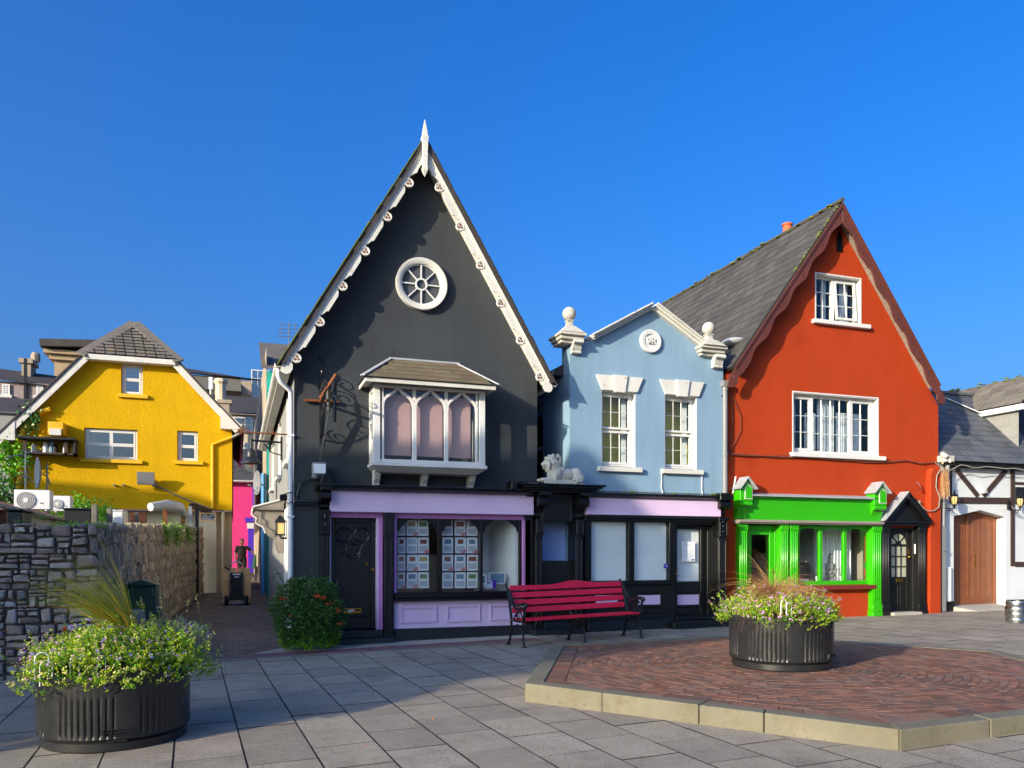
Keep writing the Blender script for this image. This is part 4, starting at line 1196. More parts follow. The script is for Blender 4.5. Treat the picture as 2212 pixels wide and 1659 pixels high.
for i, q in enumerate((pa, pb)):
    g = MB(); g.box(q[0], q[1], YG, YG+.006, q[2], q[3]); pn = O(g, 'pane', 'glass', bs)
    m = MB(); z = q[2]+.01
    while z < q[3]-.01:
        m.add([(q[0]+.01, YG+.055, z), (q[1]-.01, YG+.055, z), (q[1]-.01, YG+.065, z+.024), (q[0]+.01, YG+.065, z+.024)], [(0,1,2,3)]); z += .0235
    O(m, 'blind_slats', 'blind_white', pn, kind='stuff')
mb = MB(); mb.box(FX0+.02, xs_[5], 14.02, 14.3, zsill-.075, zsill-.003); O(mb, 'sill', 'black_paint', bs, bev=.01)
zr0 = U(7, 900, 1232, 14.08)[1]
mb = MB(); mb.box(FX0+.03, xs_[4], 14.12, 14.3, zr0, zsill-.078); O(mb, 'stall_riser', 'black_satin', bs)
for (a, b) in ((935,1127),(1303,1495)):
    x0, x1, z0, z1 = UR(7, a, b, 1060, 1145, 14.1)
    pn = bx(bs, 'lilac_panel', 'lilac', x0, x1, 14.105, 14.119, z0, z1)
    mb = MB(); mb.frame(x0-.06, x1+.06, z0-.06, z1+.06, .058, 14.09, 14.119); O(mb, 'panel_frame', 'black_paint', pn, bev=.01)
bx(bs, 'plinth', 'black_satin', FX0+.02, UX(7,1605,14.1), 14.02, 14.3, -.2, zr0-.003, .012)
bx(bs, 'plinth', 'charcoal_gloss', FX0+.02, UX(7,1600,14.0), 13.96, 14.019, -.2, zr0-.12, .012)
# door, slightly recessed
dE = E('door', None, None); dE.parent = bs; OFF[dE.name] = Vector((7.87, YW, 0)); dE['label'] = 'black glazed shop door with PUSH plate and paper notice'
dz0 = U(7, 1612, 1232, 14.3)[1]; dz1 = ph-.05
gq = UR(7, 1637, 1838, 488, 945, 14.32)
mb = MB(); mb.box(dl[0], gq[0], 14.3, 14.35, dz0, dz1); mb.box(gq[1], dl[1], 14.3, 14.35, dz0, dz1); mb.box(gq[0], gq[1], 14.3, 14.35, gq[3], dz1); mb.box(gq[0], gq[1], 14.3, 14.35, dz0, gq[2])
O(mb, 'leaf', 'black_satin', dE, bev=.006)
lp_ = UR(7, 1640, 1828, 1056, 1145, 14.29)
pn = bx(dE, 'lilac_panel', 'lilac', lp_[0], lp_[1], 14.285, 14.299, lp_[2], lp_[3])
mb = MB(); mb.frame(lp_[0]-.055, lp_[1]+.055, lp_[2]-.055, lp_[3]+.055, .053, 14.27, 14.299); O(mb, 'panel_frame', 'black_paint', dE, bev=.01)
g = MB(); g.box(gq[0], gq[1], 14.32, 14.326, gq[2], gq[3]); O(g, 'pane', 'glass', dE)
m = MB(); z = gq[2]+.01
while z < gq[3]-.01:
    m.add([(gq[0], 14.37, z), (gq[1], 14.37, z), (gq[1], 14.38, z+.024), (gq[0], 14.38, z+.024)], [(0,1,2,3)]); z += .0235
O(m, 'blind_slats', 'blind_white', dE, kind='stuff')
kx, kz = U(7, 1625, 878, 14.28); mb = MB(); mb.lathe([(.012,0),(.014,-.02),(.026,-.035),(.026,-.05),(.01,-.06)], 12, (kx, 14.3, kz), 'y'); O(mb, 'knob', 'brass', dE, sm=True)
x0, x1, z0, z1 = UR(7, 1639, 1658, 825, 900, 14.31)
pp = bx(dE, 'push_plate', 'paper', x0, x1, 14.314, 14.319, z0, z1, 0)
for i, ch in enumerate('PUSH'): text(ch, 'letter', 'black_satin', pp, ((x0+x1)/2, 14.312, z1-(i+.5)*(z1-z0)/4), .062, ext=.001)
# recess side, right pilaster and carved blocks
xr0 = UX(7, 1998, 14.0)
mb = MB(); mb.xy([(dl[1]+.003, 14.34), (dl[1]+.12, 14.34), (xr0-.003, 14.02), (xr0-.003, 14.34), (xr0-.003, 14.45), (dl[1]+.003, 14.45)], -.1, ph); O(mb, 'recess_panel', 'black_satin', bs, bev=.006)
bx(bs, 'door_head', 'black_satin', xs_[5]+.002, dl[1]+.1, 14.12, 14.4, dz1+.003, ph-.002)
px0, px1 = UX(7, 2000, 13.96), UX(7, 2072, 13.96)
z1_, z2_, z3_ = U(7,2010,562,13.96)[1], U(7,2010,388,13.95)[1], U(7,2020,190,13.93)[1]
pilaster(bs, 'black_satin', px0, px1, gz(9.5)-.05, z1_, 13.98)
mb = MB(); mb.box(px0, px1, 13.95, YW, z1_+.002, z2_-.06); mb.frame(px0+.012, px1-.012, z1_+.03, z2_-.1, .018, 13.93, 13.949); mb.box(px0-.02, px1+.02, 13.9, YW, z2_-.059, z2_)
for k in range(3): mb.ball(((px0+px1)/2, 13.935, z1_+.12+k*.1), .03, 8, 6, (.9,.5,1.2))
O(mb, 'carved_block', 'black_paint', bs, bev=.004)
console(bs, 'console', 'black_paint', px0-.02, px1+.04, YW, .42, z2_+.003, z3_-.12, 3)
mb = MB(); mb.box(px0-.05, px1+.07, 13.82, YW, z3_-.118, z3_-.03); mb.box(px0-.03, px1+.05, 13.86, YW, z3_-.029, z3_+.03); O(mb, 'console_head', 'black_paint', bs, bev=.01)
bx(bs, 'step', 'black_satin', UX(7,1572,13.9), px1+.05, 13.72, 14.4, -.1, gz(9)+.13, .015)
bx(bs, 'step', 'black_satin', UX(7,1610,14.1), dl[1]+.1, 14.0, 14.45, gz(9)+.131, dz0-.004, .012)
room(blue, 6.3, 9.5, 14.42, 17, .1, 2.6, 'room_pale')
# ---- portico over the passage, with the lion on top
por = E('portico', 'black portico with scrolled consoles over the passage between the two shop fronts', 'portico', (5.78, 14.0, 0), world=True)
X0, X1 = 4.9, 6.58
zt = U(18, 225, 495, 13.66)[1]
mb = MB(); mb.box(X0, X1, 13.6, YW+.1, zt-.035, zt); mb.box(X0+.05, X1-.05, 13.65, YW+.1, zt-.075, zt-.036); mb.box(X0+.12, X1-.12, 13.72, YW+.1, zt-.11, zt-.076); mb.box(X0+.2, X1-.2, 13.8, YW+.1, zt-.15, zt-.111)
O(mb, 'cornice', 'black_paint', por, bev=.008)
mb = MB()
for i in range(26): mb.box(*(lambda x, y: (x, x+rnd.uniform(.03,.12), y, y+rnd.uniform(.02,.06)))(X0+.02+rnd.random()*(X1-X0-.2), 13.605+rnd.random()*.1), zt+.001, zt+.004)
O(mb, 'peeling_paint', 'white_worn', por, kind='stuff')
lp0, lp1 = UX(18, 415, 13.95), UX(18, 503, 13.95); rp0, rp1 = UX(18, 920, 13.95), UX(18, 1008, 13.95)
zc1, zc0 = U(18, 490, 650, 13.8)[1], U(18, 490, 940, 13.8)[1]
zpl = U(18, 415, 1175, 13.95)[1]; zbl = U(18, 430, 1135, 13.95)[1]
for (a, b) in ((lp0, lp1), (rp0, rp1)):
    pilaster(por, 'black_satin', a, b, gz(5.5)-.05, zpl, 13.95)
    mb = MB(); mb.box(a+.01, b+.02, 13.93, YW+.05, zpl+.05, zc0-.003); mb.frame(a+.02, b+.01, zpl+.07, zc0-.05, .015, 13.915, 13.929); mb.box(a-.005, b+.01, 13.94, YW+.05, zpl+.002, zpl+.048)
    O(mb, 'pilaster_block', 'black_satin', por, bev=.005)
    console(por, 'console', 'black_iron', a+.02, b+.06, YW, .5, zc0, zc1, 4)
    mb = MB(); mb.box(a+.02, b+.08, 13.72, YW+.05, zc1+.003, zt-.2); mb.box(a, b+.1, 13.7, YW+.05, zt-.199, zt-.151); O(mb, 'capital', 'black_satin', por, bev=.006)
zo1, zo0 = U(18, 510, 985, 14.1)[1], U(18, 510, 1470, 14.1)[1]
bx(por, 'transom_panel', 'black_satin', lp1, rp0, 14.06, 14.2, zo1, zt-.152)
mb = MB(); mb.frame(lp1+.03, rp0-.03, zo1+.02, zt-.25, .04, 14.035, 14.059); O(mb, 'panel_frame', 'black_satin', por, bev=.006)
bx(por, 'half_door', 'black_satin', lp1, rp0, 14.1, 14.15, gz(5.6)+.1, zo0)
bx(por, 'step', 'charcoal_gloss', UX(7,395,13.8), UX(7,840,13.8), 13.75, 14.3, -.15, gz(5.7)+.1, .015)
bx(por, 'step', 'charcoal_gloss', UX(7,490,13.95), UX(7,770,13.95), 13.951, 14.09, gz(5.7)+.101, gz(5.7)+.22, .01)
mb = MB(); mb.box(5.46, 6.12, 14.5, 14.54, 0, 2.62); O(mb, 'lit_wall_stand_in', 'passage_lit_blue', por)  # added sheet standing in for the lit passage wall, brightness put into its blue
mb = MB(); mb.box(5.46, 6.12, 14.25, 15.6, 2.62, 2.7); O(mb, 'passage_ceiling', 'black_satin', por)
# left console turned to the lilac fascia
zc = U(18, 390, 900, 13.9)[1]; zd = U(18, 430, 555, 13.85)[1]
console(por, 'console', 'black_satin', lp0-.17, lp0-.03, YW, .4, zc, zd, 2)
bx(por, 'pilaster', 'black_satin', lp0-.16, lp0-.01, 14.06, YW, gz(5.2)-.05, zc-.004)
# broken cornice end of the shop front beside it
mb = MB(); mb.box(X0-.1, X0+.5, 13.86, 14.2, zt-.02, zt+.05); mb.box(X0-.14, X0-.02, 13.8, 14.1, zt-.13, zt+.02); O(mb, 'cornice_return', 'black_paint', por, bev=.01)
# stone lion
lx0, lz = U(18, 452, 478, 13.95); lx1 = UX(18, 1005, 13.95); LL = lx1-lx0
mb = MB()
mb.box(.1, .85, -.13, .13, 0, .085)
bl = mb.ball
bl((.56,0,.19), .15, 14, 10, (1.75,.75,.78)); bl((.76,.0,.2), .135, 14, 10, (.95,1.0,.95)); bl((.79,-.1,.13), .09, 10, 8, (1.2,.6,.9)); bl((.72,-.13,.1), .05, 8, 6, (1.8,.8,.7))
bl((.35,0,.22), .16, 14, 10, (1.0,.9,1.2)); bl((.3,0,.34), .15, 14, 10, (1.0,.95,1.15)); bl((.26,0,.43), .115, 12, 9, (1.0,1.0,1.0)); bl((.3,0,.48), .07, 10, 8)
bl((.165,0,.385), .07, 10, 8, (1.0,.75,.8)); bl((.115,0,.372), .045, 10, 8, (1.0,.8,.75)); bl((.13,0,.34), .035, 8, 6, (1.1,.9,.7)); bl((.2,0,.45), .05, 8, 6, (1,1,.8))
for sg in (-1, 1):
    bl((.22,sg*.08,.1), .055, 10, 8, (1.9,.8,.8)); bl((.09,sg*.08,.085), .05, 10, 8, (1.4,.95,.75)); bl((.32,sg*.1,.15), .07, 10, 8, (.8,.7,1.4))
    bl((.17,sg*.045,.41), .022, 6, 5)
rl = random.Random(3)
for i in range(70):
    a = rl.uniform(-1.2, 3.6); x = .3+.13*math.cos(a)+rl.uniform(-.02,.05); z = .36+.17*math.sin(a); y = rl.choice((-1,1))*rl.uniform(.04,.13)
    bl((x, y, z), rl.uniform(.018,.034), 6, 5, (.8,.8,1.5))
mb.tube([(.83,.02,.14),(.87,-.06,.1),(.82,-.14,.07),(.7,-.15,.06)], [.025,.02,.02,.03], 8)
sc = LL/.88
mb.v = [(v[0]*sc, v[1]*sc, v[2]*sc) for v in mb.v]
lion = O(mb, 'lion_statue', 'stone_white', None, sm=True, label='weathered white stone lion lying on top of the black portico', cat='statue')
lion.location = (lx0-.02, 13.95, zt+.002)
r = lion.modifiers.new('remesh', 'REMESH'); r.mode = 'VOXEL'; r.voxel_size = .009; r.use_smooth_shade = True
# ------------------------------------------------------------------ the red gabled house with the green shop front
YR = 14.36
red = E('gabled_house', 'brick-red gabled house with brown wavy bargeboards and bright green shop front', 'house', (12.45, YR, 0), world=True)
RXA, RZA, RTN = 12.47, 9.24, 1.37
PH = math.atan(RTN); SP, CP = math.sin(PH), math.cos(PH)
RL, RR = 9.63, 15.48
zr = lambda x: RZA-.1-RTN*abs(x-RXA)
v1 = UR(8, 1132, 1432, 556, 872, YR); v2 = UR(8, 977, 1550, 1365, 1760, YR)
v2 = (v2[0], v2[1], U(11, 590, 68, YR)[1], v2[3])
sh = UR(11, 218, 1225, 560, 1010, YR)
shop_o = (UX(11,270,YR), UX(11,1150,YR), U(11,640,1000,YR)[1], U(11,218,565,YR)[1])
door_o = (UX(11,275,YR), UX(11,488,YR), gz(10.2)+.1, shop_o[3])
win_o = (UX(11,632,YR), UX(11,1140,YR), shop_o[2], shop_o[3])
bd_o = (UX(11,1268,YR), UX(11,1445,YR), gz(14)+.05, U(11,1268,592,YR)[1])
mb = MB(); wallgrid(mb, [(RL,-.2),(RR,-.2),(RR,zr(RR)),(RXA,zr(RXA)),(RL,zr(RL))], [v1, v2, door_o, win_o, bd_o], YR, .2)
O(mb, 'wall', 'red_render', red)
mb = MB(); mb.box(RL, RL+.02, YR+.001, 27, -.2, zr(RL)); O(mb, 'side_wall', 'red_render', red)
mb = MB(); mb.box(RR-.02, RR, YR+.001, 27, -.2, zr(RR)); O(mb, 'side_wall', 'red_render', red)
mb = MB(); mb.xz([(RL+.05,-.2),(RR-.05,-.2),(RR-.05,zr(RR)-.1),(RXA,zr(RXA)-.1),(RL+.05,zr(RL)-.1)], 26.8, 27); O(mb, 'back_wall', 'red_render', red)
A = Vector((RXA, 0, RZA))
LE = 4.72
for sd in (-1, 1):
    T = Vector((sd*CP, 0, -SP)); Nn = Vector((-sd*SP, 0, -CP))
    q = [A, A+T*LE, A+T*LE+Nn*.06, A+Vector((0,0,-.06/CP))]
    mb = MB(); mb.xz([(p.x, p.z) for p in q], 14.1, 27.1); rf = O(mb, 'roof', 'roof_deck', red)
    if sd < 0:
        P0 = A+T*LE+Vector((0, 27.1, 0))
        # eave runs towards the camera so that the slate faces look outwards
        slates(rf, P0, (0,-1,0), -T, 13.0, LE, .36, .26, 'slate', thick=.008,
               keep=lambda a, b, v0, v1: True)
        mb = MB(); mb.tube([(RXA, y, RZA+.03) for y in (14.06, 18, 22, 27.1)], .05, 8)
        O(mb, 'ridge_tiles', 'slate', rf, sm=True)
        mb = MB()
        for i in range(150):
            y = rnd.uniform(14.1, 27); mb.ball((RXA-.02+rnd.uniform(-.07,.05), y, RZA+.03+rnd.uniform(-.06,.04)), rnd.uniform(.015,.04), 6, 5, (1,2.2,.6))
        for i in range(34):
            u = rnd.uniform(.15, 2.2); p = A+T*u; mb.ball((p.x, 14.1+rnd.uniform(0,.05), p.z+.02), rnd.uniform(.015,.035), 6, 5, (1,1.2,.7))
        O(mb, 'moss', 'moss', rf, kind='stuff')
    # bargeboard, long scallops, trefoils
    n = 90; UE = 5.12
    low = []
    for i in range(n+1):
        u = .3+(UE-.28-.3)*i/n
        low.append((u, .235+.038*math.cos(2*math.pi*(u-.35)/.82)+(.03 if u > UE-.5 else 0)))
    low[0] = (low[0][1]*RTN, low[0][1])
    low = [low[0]]+[p for p in low[1:] if p[0] > low[0][0]+.02]
    end = [(UE-.2,.29),(UE-.1,.275),(UE-.03,.235),(UE,.17),(UE-.03,.105),(UE-.1,.07),(UE-.22,.055)]
    W = lambda u, v: (RXA+(T.x*u+Nn.x*v), RZA+T.z*u+Nn.z*v)
    pts = [W(p[0], p[1]) for p in [(.05*RTN,.05)]+low+end]
    mb = MB(); mb.xz(pts, 14.07, 14.105); bb = O(mb, 'bargeboard', 'brown_trim', red, bev=.004)
    for (v0, v1_, y) in ((.02,.05,14.04),(.051,.085,14.05)):
        mb = MB(); mb.xz([W(v0*RTN,v0), W(v1_*RTN,v1_), W(LE,v1_), W(LE,v0)], y, 14.069); O(mb, 'moulding', 'brown_trim', bb, bev=.003)
    for k in range(7):
        uk = .36+k*.82
        if uk > UE-.05: uk = UE-.15
        mb = MB()
        for t in (90,210,330):
            c = W(uk+.03*math.cos(R_(t)), .17+.03*math.sin(R_(t))); mb.tube([(c[0]+.026*math.cos(a), 14.069, c[1]+.026*math.sin(a)) for a in [i*math.pi/6 for i in range(12)]], .005, 5, True)
        O(mb, 'trefoil', 'brown_trim', bb)
        c = W(uk+.41, .15); mb = MB(); mb.ball((c[0], 14.069, c[1]), .022, 8, 6, (1,.4,1)); O(mb, 'boss', 'brown_trim', bb)
    # soffit boards
    u = .35
    while u < LE-.05:
        mb = MB(); mb.xz([W(u,.062), W(u+.145,.062), W(u+.145,.075), W(u,.075)], 14.107, YR-.003); O(mb, 'soffit_board', 'soffit_grey', red); u += .15
mb = MB(); mb.lathe([(.14,0),(.15,.02),(.15,.06),(.12,.08),(.115,.3),(.14,.32),(.14,.36),(.1,.37)], 16, (0,0,0))
cx, cz = U(8, 932, 300, 19.5); mb.v = [(v[0]+13.4, v[1]+17.1, v[2]+9.68) for v in mb.v]
mb.box(13.1, 13.7, 16.8, 17.4, 7.4, 9.63)
O(mb, 'chimney', 'terracotta', red, sm=True)
mb = MB(); q = U(8, 690, 1010, 14.6)
mb.ball((10.15, 14.75, zr(10.15)+.17), .2, 12, 8, (1.2,1.6,.45)); O(mb, 'roof_dome', 'lead', red, sm=True)
# louvred vent
x0, x1, z0, z1 = UR(8, 1270, 1308, 305, 405, YR)
mb = MB(); mb.xz([(x0,z0),(x1,z0),(x1,z1),((x0+x1)/2,z1+.13),(x0,z1)], YR-.02, YR-.002); ve = O(mb, 'vent', 'black_satin', red)
for k in range(5):
    mb = MB(); z = z0+.04+k*.085; mb.box(x0+.015, x1-.015, YR-.04, YR-.02, z, z+.02); O(mb, 'louvre', 'black_satin', ve)
# upper window, right casement ajar
x0, x1, z0, z1 = v1; xm = x0+(x1-x0)*.45
window(red, (x0+.01, x1-.01, z0+.03, z1-.01), YR+.12, [(x0+.05, xm-.02, z0+.08, z1-.05, 2, 3, .0)], fw=.045)
bx(red, 'mullion', 'white_paint', xm-.03, xm+.04, YR+.11, YR+.19, z0+.075, z1-.055)
cw = x1-.06-xm-.05
window(red, (0, cw, z0+.085, z1-.06), 0, [(.04, cw-.04, z0+.125, z1-.1, 2, 3, .0)], fw=.045, put=lambda x, y, z: (xm+.045+x*math.cos(.12)*1.0+y*.12, YR+.11-x*math.sin(.12)*.35+y-(.10*(z-z0) if False else 0)-.09*(1-(z-z0)/(z1-z0)), z))
bx(red, 'sill', 'white_paint', x0-.12, x1+.22, YR-.1, YR+.13, z0-.085, z0+.004, .006)
mb = MB(); mb.box(x0, x0+.008, YR+.002, YR+.19, z0, z1); mb.box(x1-.008, x1, YR+.002, YR+.19, z0, z1); mb.box(x0+.008, x1-.008, YR+.003, YR+.19, z1-.008, z1); O(mb, 'reveal', 'white_paint', red)
mb = MB(); mb.frame(x0-.03, x1+.03, z0, z1+.035, .029, YR-.008, YR-.001, wb=.0); O(mb, 'surround', 'white_paint', red)
room(red, x0-.05, x1+.05, YR+.22, 16.2, z0-.1, z1+.03, 'room_dark')
def curtain(par, x0, x1, y, z0, z1, mat, waves=14, amp=.025):
    cu = MB(); n = waves*4
    for i in range(n+1):
        x = x0+(x1-x0)*i/n; yy = y+amp*math.sin(i*math.pi/2)+rnd.uniform(-.004,.004)
        cu.v += [(x, yy, z0), (x, yy, z1)]
    cu.f = [(2*i, 2*i+2, 2*i+3, 2*i+1) for i in range(n)]; cu.mi = [0]*n
    return O(cu, 'curtain', mat, par, sm=180)
curtain(red, x1-.32, x1-.1, YR+.3, z0, z1, 'curtain_net', 5); curtain(red, x0+.38, x0+.5, YR+.3, z0, z1, 'curtain_net', 3)
# wide three-light window
x0, x1, z0, z1 = v2; W_ = x1-x0-.12
a, b = x0+.05+W_*.245, x0+.05+W_*.725
window(red, (x0+.01, x1-.01, z0+.03, z1-.01), YR+.12, [(x0+.05, a-.015, z0+.07, z1-.05, 2, 3, .055), (a+.02, b-.02, z0+.07, z1-.05, 4, 3, .0), (b+.015, x1-.06, z0+.07, z1-.05, 2, 3, .055)], fw=.05, gbar=.015)
mb = MB(); mb.box(a-.014, a+.019, YR+.1, YR+.185, z0+.08, z1-.06); mb.box(b-.019, b+.014, YR+.1, YR+.185, z0+.08, z1-.06); O(mb, 'mullion', 'white_paint', red)
bx(red, 'sill', 'white_paint', x0-.1, x1+.16, YR-.1, YR+.13, z0-.09, z0+.004, .006)
mb = MB(); mb.box(x0, x0+.008, YR+.002, YR+.19, z0, z1); mb.box(x1-.008, x1, YR+.002, YR+.19, z0, z1); mb.box(x0+.008, x1-.008, YR+.003, YR+.19, z1-.008, z1); O(mb, 'reveal', 'white_paint', red)
mb = MB(); mb.frame(x0-.03, x1+.03, z0, z1+.035, .029, YR-.008, YR-.001, wb=.0); O(mb, 'surround', 'white_paint', red)
room(red, x0-.4, x1+.4, YR+.22, 17.5, z0-.3, z1+.25, 'room_dark')
curtain(red, x0+.05, x0+.3, YR+.32, z0, z1, 'curtain_net', 5); curtain(red, a+.3, a+.75, YR+.3, z0, z1, 'curtain_net', 9); curtain(red, b-.2, x1-.15, YR+.34, z0, z1-.3, 'curtain_net', 12); curtain(red, a, a+.3, YR+.36, z0, z1-.35, 'curtain_net', 6)
# green shop front ------------------------------------------------
gs = E('shop_front', None, None); gs.parent = red; OFF[gs.name] = Vector((12.45, YR, 0))
fx0, fx1 = UX(11,312,14.2), UX(11,1185,14.2)
fz0, fz1 = U(11,312,548,14.2)[1], U(11,312,395,14.2)[1]
bx(gs, 'fascia', 'green_gloss', fx0-.2, fx1+.1, 14.22, YR-.002, fz0+.03, fz1)
mb = MB(); mb.box(fx0-.1, fx1, 14.19, YR, fz1+.002, fz1+.03); mb.box(fx0-.1, fx1, 14.15, YR, fz1+.031, fz1+.06); O(mb, 'moulding', 'green_gloss', gs, bev=.006)
mb = MB(); mb.yz([(YR, fz1+.061), (14.1, fz1+.061), (14.1, fz1+.09), (YR, fz1+.15)], fx0-.1, fx1+.02); O(mb, 'lead_capping', 'lead', gs, bev=.005)
mb = MB(); mb.box(UX(11,218,14.1), UX(11,1238,14.1), 14.12, YR, fz0-.03, fz0+.028); mb.box(UX(11,218,14.1), UX(11,1238,14.1), 14.15, YR, fz0-.055, fz0-.031); O(mb, 'shelf_moulding', 'soffit_grey', gs, bev=.008)
piers = []
for (a, b, ttop) in ((218, 312, 255), (1160, 1252, 285)):
    x0, x1 = UX(11, a, 14.1), UX(11, b, 14.1)
    zt = U(11, a, ttop+60, 14.1)[1]; zc1 = U(11, a, ttop+150, 14.1)[1]
    c = (x0+x1)/2
    mb = MB(); mb.xz([(x0+.01, zc1), (x1-.01, zc1), (x1-.01, zt), (c, zt+.19), (x0+.01, zt)], 14.1, YR); hd = O(mb, 'pier_head', 'green_gloss', gs, bev=.006)
    mb = MB(); mb.xz([(c-.05, zc1+.04), (x1-.03, zc1+.04), (x1-.03, zt-.01), (c+.02, zt+.1), (c-.05, zt-.0)], 14.085, 14.099); O(mb, 'panel', 'white_worn', hd)
    mb = MB(); mb.xz([(c-.035, zc1+.055), (x1-.045, zc1+.055), (x1-.045, zt-.01), (c+.02, zt+.07), (c-.035, zt-.01)], 14.08, 14.0845); O(mb, 'panel', 'green_gloss', hd)
    mb = MB(); mb.xz([(x0-.03, zt-.03), (c, zt+.2), (x1+.05, zt-.03), (x1+.07, zt-.01), (c, zt+.245), (x0-.05, zt-.01)], 14.02, YR); O(mb, 'cap', 'lead', hd, bev=.004)
    console(gs, 'console', 'green_gloss', x0+.02, x1-.03, YR, .26, fz0+.03, zc1-.003, 5)
def flute(par, mat, x0, x1, zb, zt, y, base, mat2=None):
    mb = MB(); mb.box(x0, x1, y, YR+.02, zb, zt); n = 4; w = (x1-x0-.03)/n
    for i in range(n):
        xx = x0+.015+w*(i+.5); mb.tube([(xx, y-.002, zb+base+.12), (xx, y-.002, zt-.16)], w*.33, 8)
    mb.box(x0-.02, x1+.02, y-.03, YR+.02, zb, zb+base*.55); mb.box(x0-.005, x1+.005, y-.016, YR+.02, zb+base*.55+.001, zb+base); mb.box(x0-.004, x1+.004, y-.012, YR+.02, zt-.13, zt-.001)
    O(mb, 'pilaster', mat, par, bev=.005, sm=30)
gb = gz(12)-.06
zb_ = fz0-.058
for (a, b) in ((220,278),(509,566),(578,634),(1157,1218)):
    flute(gs, 'green_gloss', UX(11,a,14.2), UX(11,b,14.2), gb, zb_, 14.22, .34)
# green door
x0, x1, z0, z1 = door_o
gd = E('door', None, None); gd.parent = gs; OFF[gd.name] = Vector((12.45, YR, 0)); gd['label'] = 'green glazed shop door'
mb = MB(); mb.frame(x0, x1, z0, z1-.03, .05, YR+.05, YR+.12); mb.frame(x0+.055, x1-.052, z0+.02, z1-.13, .1, YR+.09, YR+.14, wb=.3); mb.box(x0+.05, x1-.05, YR+.08, YR+.13, z1-.128, z1-.081); O(mb, 'leaf', 'green_gloss', gd, bev=.006)
g = MB(); g.box(x0+.15, x1-.15, YR+.11, YR+.116, z0+.3, z1-.22); O(g, 'pane', 'glass', gd)
kx, kz = U(11, 458, 905, YR+.08); mb = MB(); mb.box(kx-.018, kx+.018, YR+.078, YR+.089, kz-.09, kz+.09); mb.tube([(kx, YR+.06, kz), (kx-.09, YR+.06, kz)], .011, 8); O(mb, 'handle', 'brass', gd)
# green shop window
x0, x1, z0, z1 = win_o
gw = E('shop_window', None, None); gw.parent = gs; OFF[gw.name] = Vector((12.45, YR, 0))
mx = [UX(11,780,YR), UX(11,802,YR), UX(11,950,YR), UX(11,972,YR)]
mb = MB(); y0_, y1_ = YR+.02, YR+.1
mb.box(x0, x0+.05, y0_, y1_, z0, z1-.02); mb.box(x1-.07, x1, y0_, y1_, z0, z1-.02); mb.box(mx[0], mx[1], y0_, y1_, z0+.09, z1-.06); mb.box(mx[2], mx[3], y0_, y1_, z0+.09, z1-.06)
mb.box(x0+.05, x1-.07, y0_, y1_, z0, z0+.089); mb.box(x0+.05, x1-.07, y0_, y1_, z1-.059, z1-.02)
O(mb, 'frame', 'green_gloss', gw, bev=.006)
segs = [(x0+.05, mx[0]), (mx[1], mx[2]), (mx[3], x1-.07)]
for (a, b) in segs:
    c, hw = (a+b)/2, (b-a)/2; zt_ = z1-.06
    pts = [(a, zt_-.11)]+[(c-hw*math.cos(math.pi*i/12), zt_-.11+.085*math.sin(math.pi*i/12)) for i in range(1,12)]+[(b, zt_-.11), (b, zt_), (a, zt_)]
    m = MB(); m.xz(pts, YR+.03, YR+.08); O(m, 'arched_head', 'green_gloss', gw)
    g = MB(); g.box(a, b, YR+.055, YR+.061, z0+.09, zt_); O(g, 'pane', 'glass', gw)
bx(gs, 'window_sill', 'red_dark', x0-.05, UX(11,1180,14.2), 14.2, YR+.1, z0-.1, z0-.004, .008)
room(red, RL+.2, bd_o[0]-.1, YR+.22, 18.0, .2, z1+.1, 'room_warm')
mb = MB(); mb.box(win_o[1]-.9, win_o[1]-.82, YR+.8, YR+2.4, .3, z1); O(mb, 'partition', 'room_pale', gs)
curtain(red, mx[3]-.05, x1+.1, YR+.75, z0-.2, z1+.05, 'blind_white', 9, .04); curtain(red, mx[1]+.3, mx[3]-.1, YR+1.4, z0-.2, z1+.05, 'curtain_net', 8, .04)
bx(gs, 'display_shelf', 'white_paint', win_o[0], win_o[1], YR+.12, YR+.55, z0+.03, z0+.06)
mb = MB(); mb.box(UX(11,640,YR+.4)-.2, UX(11,700,YR+.5), YR+.35, YR+.9, z0+.06, z0+.5); O(mb, 'counter', 'dark_plastic', gs, bev=.1, seg=4)
# black pedimented doorway 3A
bd = E('doorway', None, None); bd.parent = red; OFF[bd.name] = Vector((12.45, YR, 0)); bd['label'] = 'black pedimented doorway with fanlight door numbered 3A'
zb0 = gz(14.2)-.06
pl = (UX(11,1222,14.2), UX(11,1275,14.2)); pr = (UX(11,1478,14.2), UX(11,1530,14.2))
zpt = U(11,1222,580,14.2)[1]
for (a, b) in (pl, pr): flute(bd, 'black_satin', a, b, zb0, zpt, 14.22, .3)
zp = U(11,1240,560,14.15)[1]; ap = U(11,1380,348,14.15)
X0, X1 = UX(11,1240,14.15), UX(11,1545,14.15); xm = (X0+X1)/2; H = ap[1]-zp
mb = MB(); mb.box(X0-.02, X1+.02, 14.16, YR-.002, zpt+.002, zp); mb.box(X0-.05, X1+.05, 14.1, YR-.003, zp+.001, zp+.035)
mb.xz([(X0+.06, zp+.036), (X1-.06, zp+.036), (xm, ap[1]-.14)], 14.25, YR-.002); O(mb, 'tympanum', 'black_satin', bd, bev=.005)
for sg, mt in ((-1,'lead'), (1,'black_satin')):
    e = X0-.06 if sg < 0 else X1+.06
    mb = MB(); mb.xz([(e, zp+.04), (e-sg*.11, zp+.04), (xm, ap[1]-.13), (xm, ap[1])], 14.12, YR-.001); O(mb, 'raking_cornice', 'black_satin', bd, bev=.006)
    mb = MB(); mb.xz([(e+sg*.01, zp+.045), (e-sg*.02, zp+.05), (xm, ap[1]+.006), (xm, ap[1]+.03)], 14.1, YR-.001); O(mb, 'capping', mt, bd)
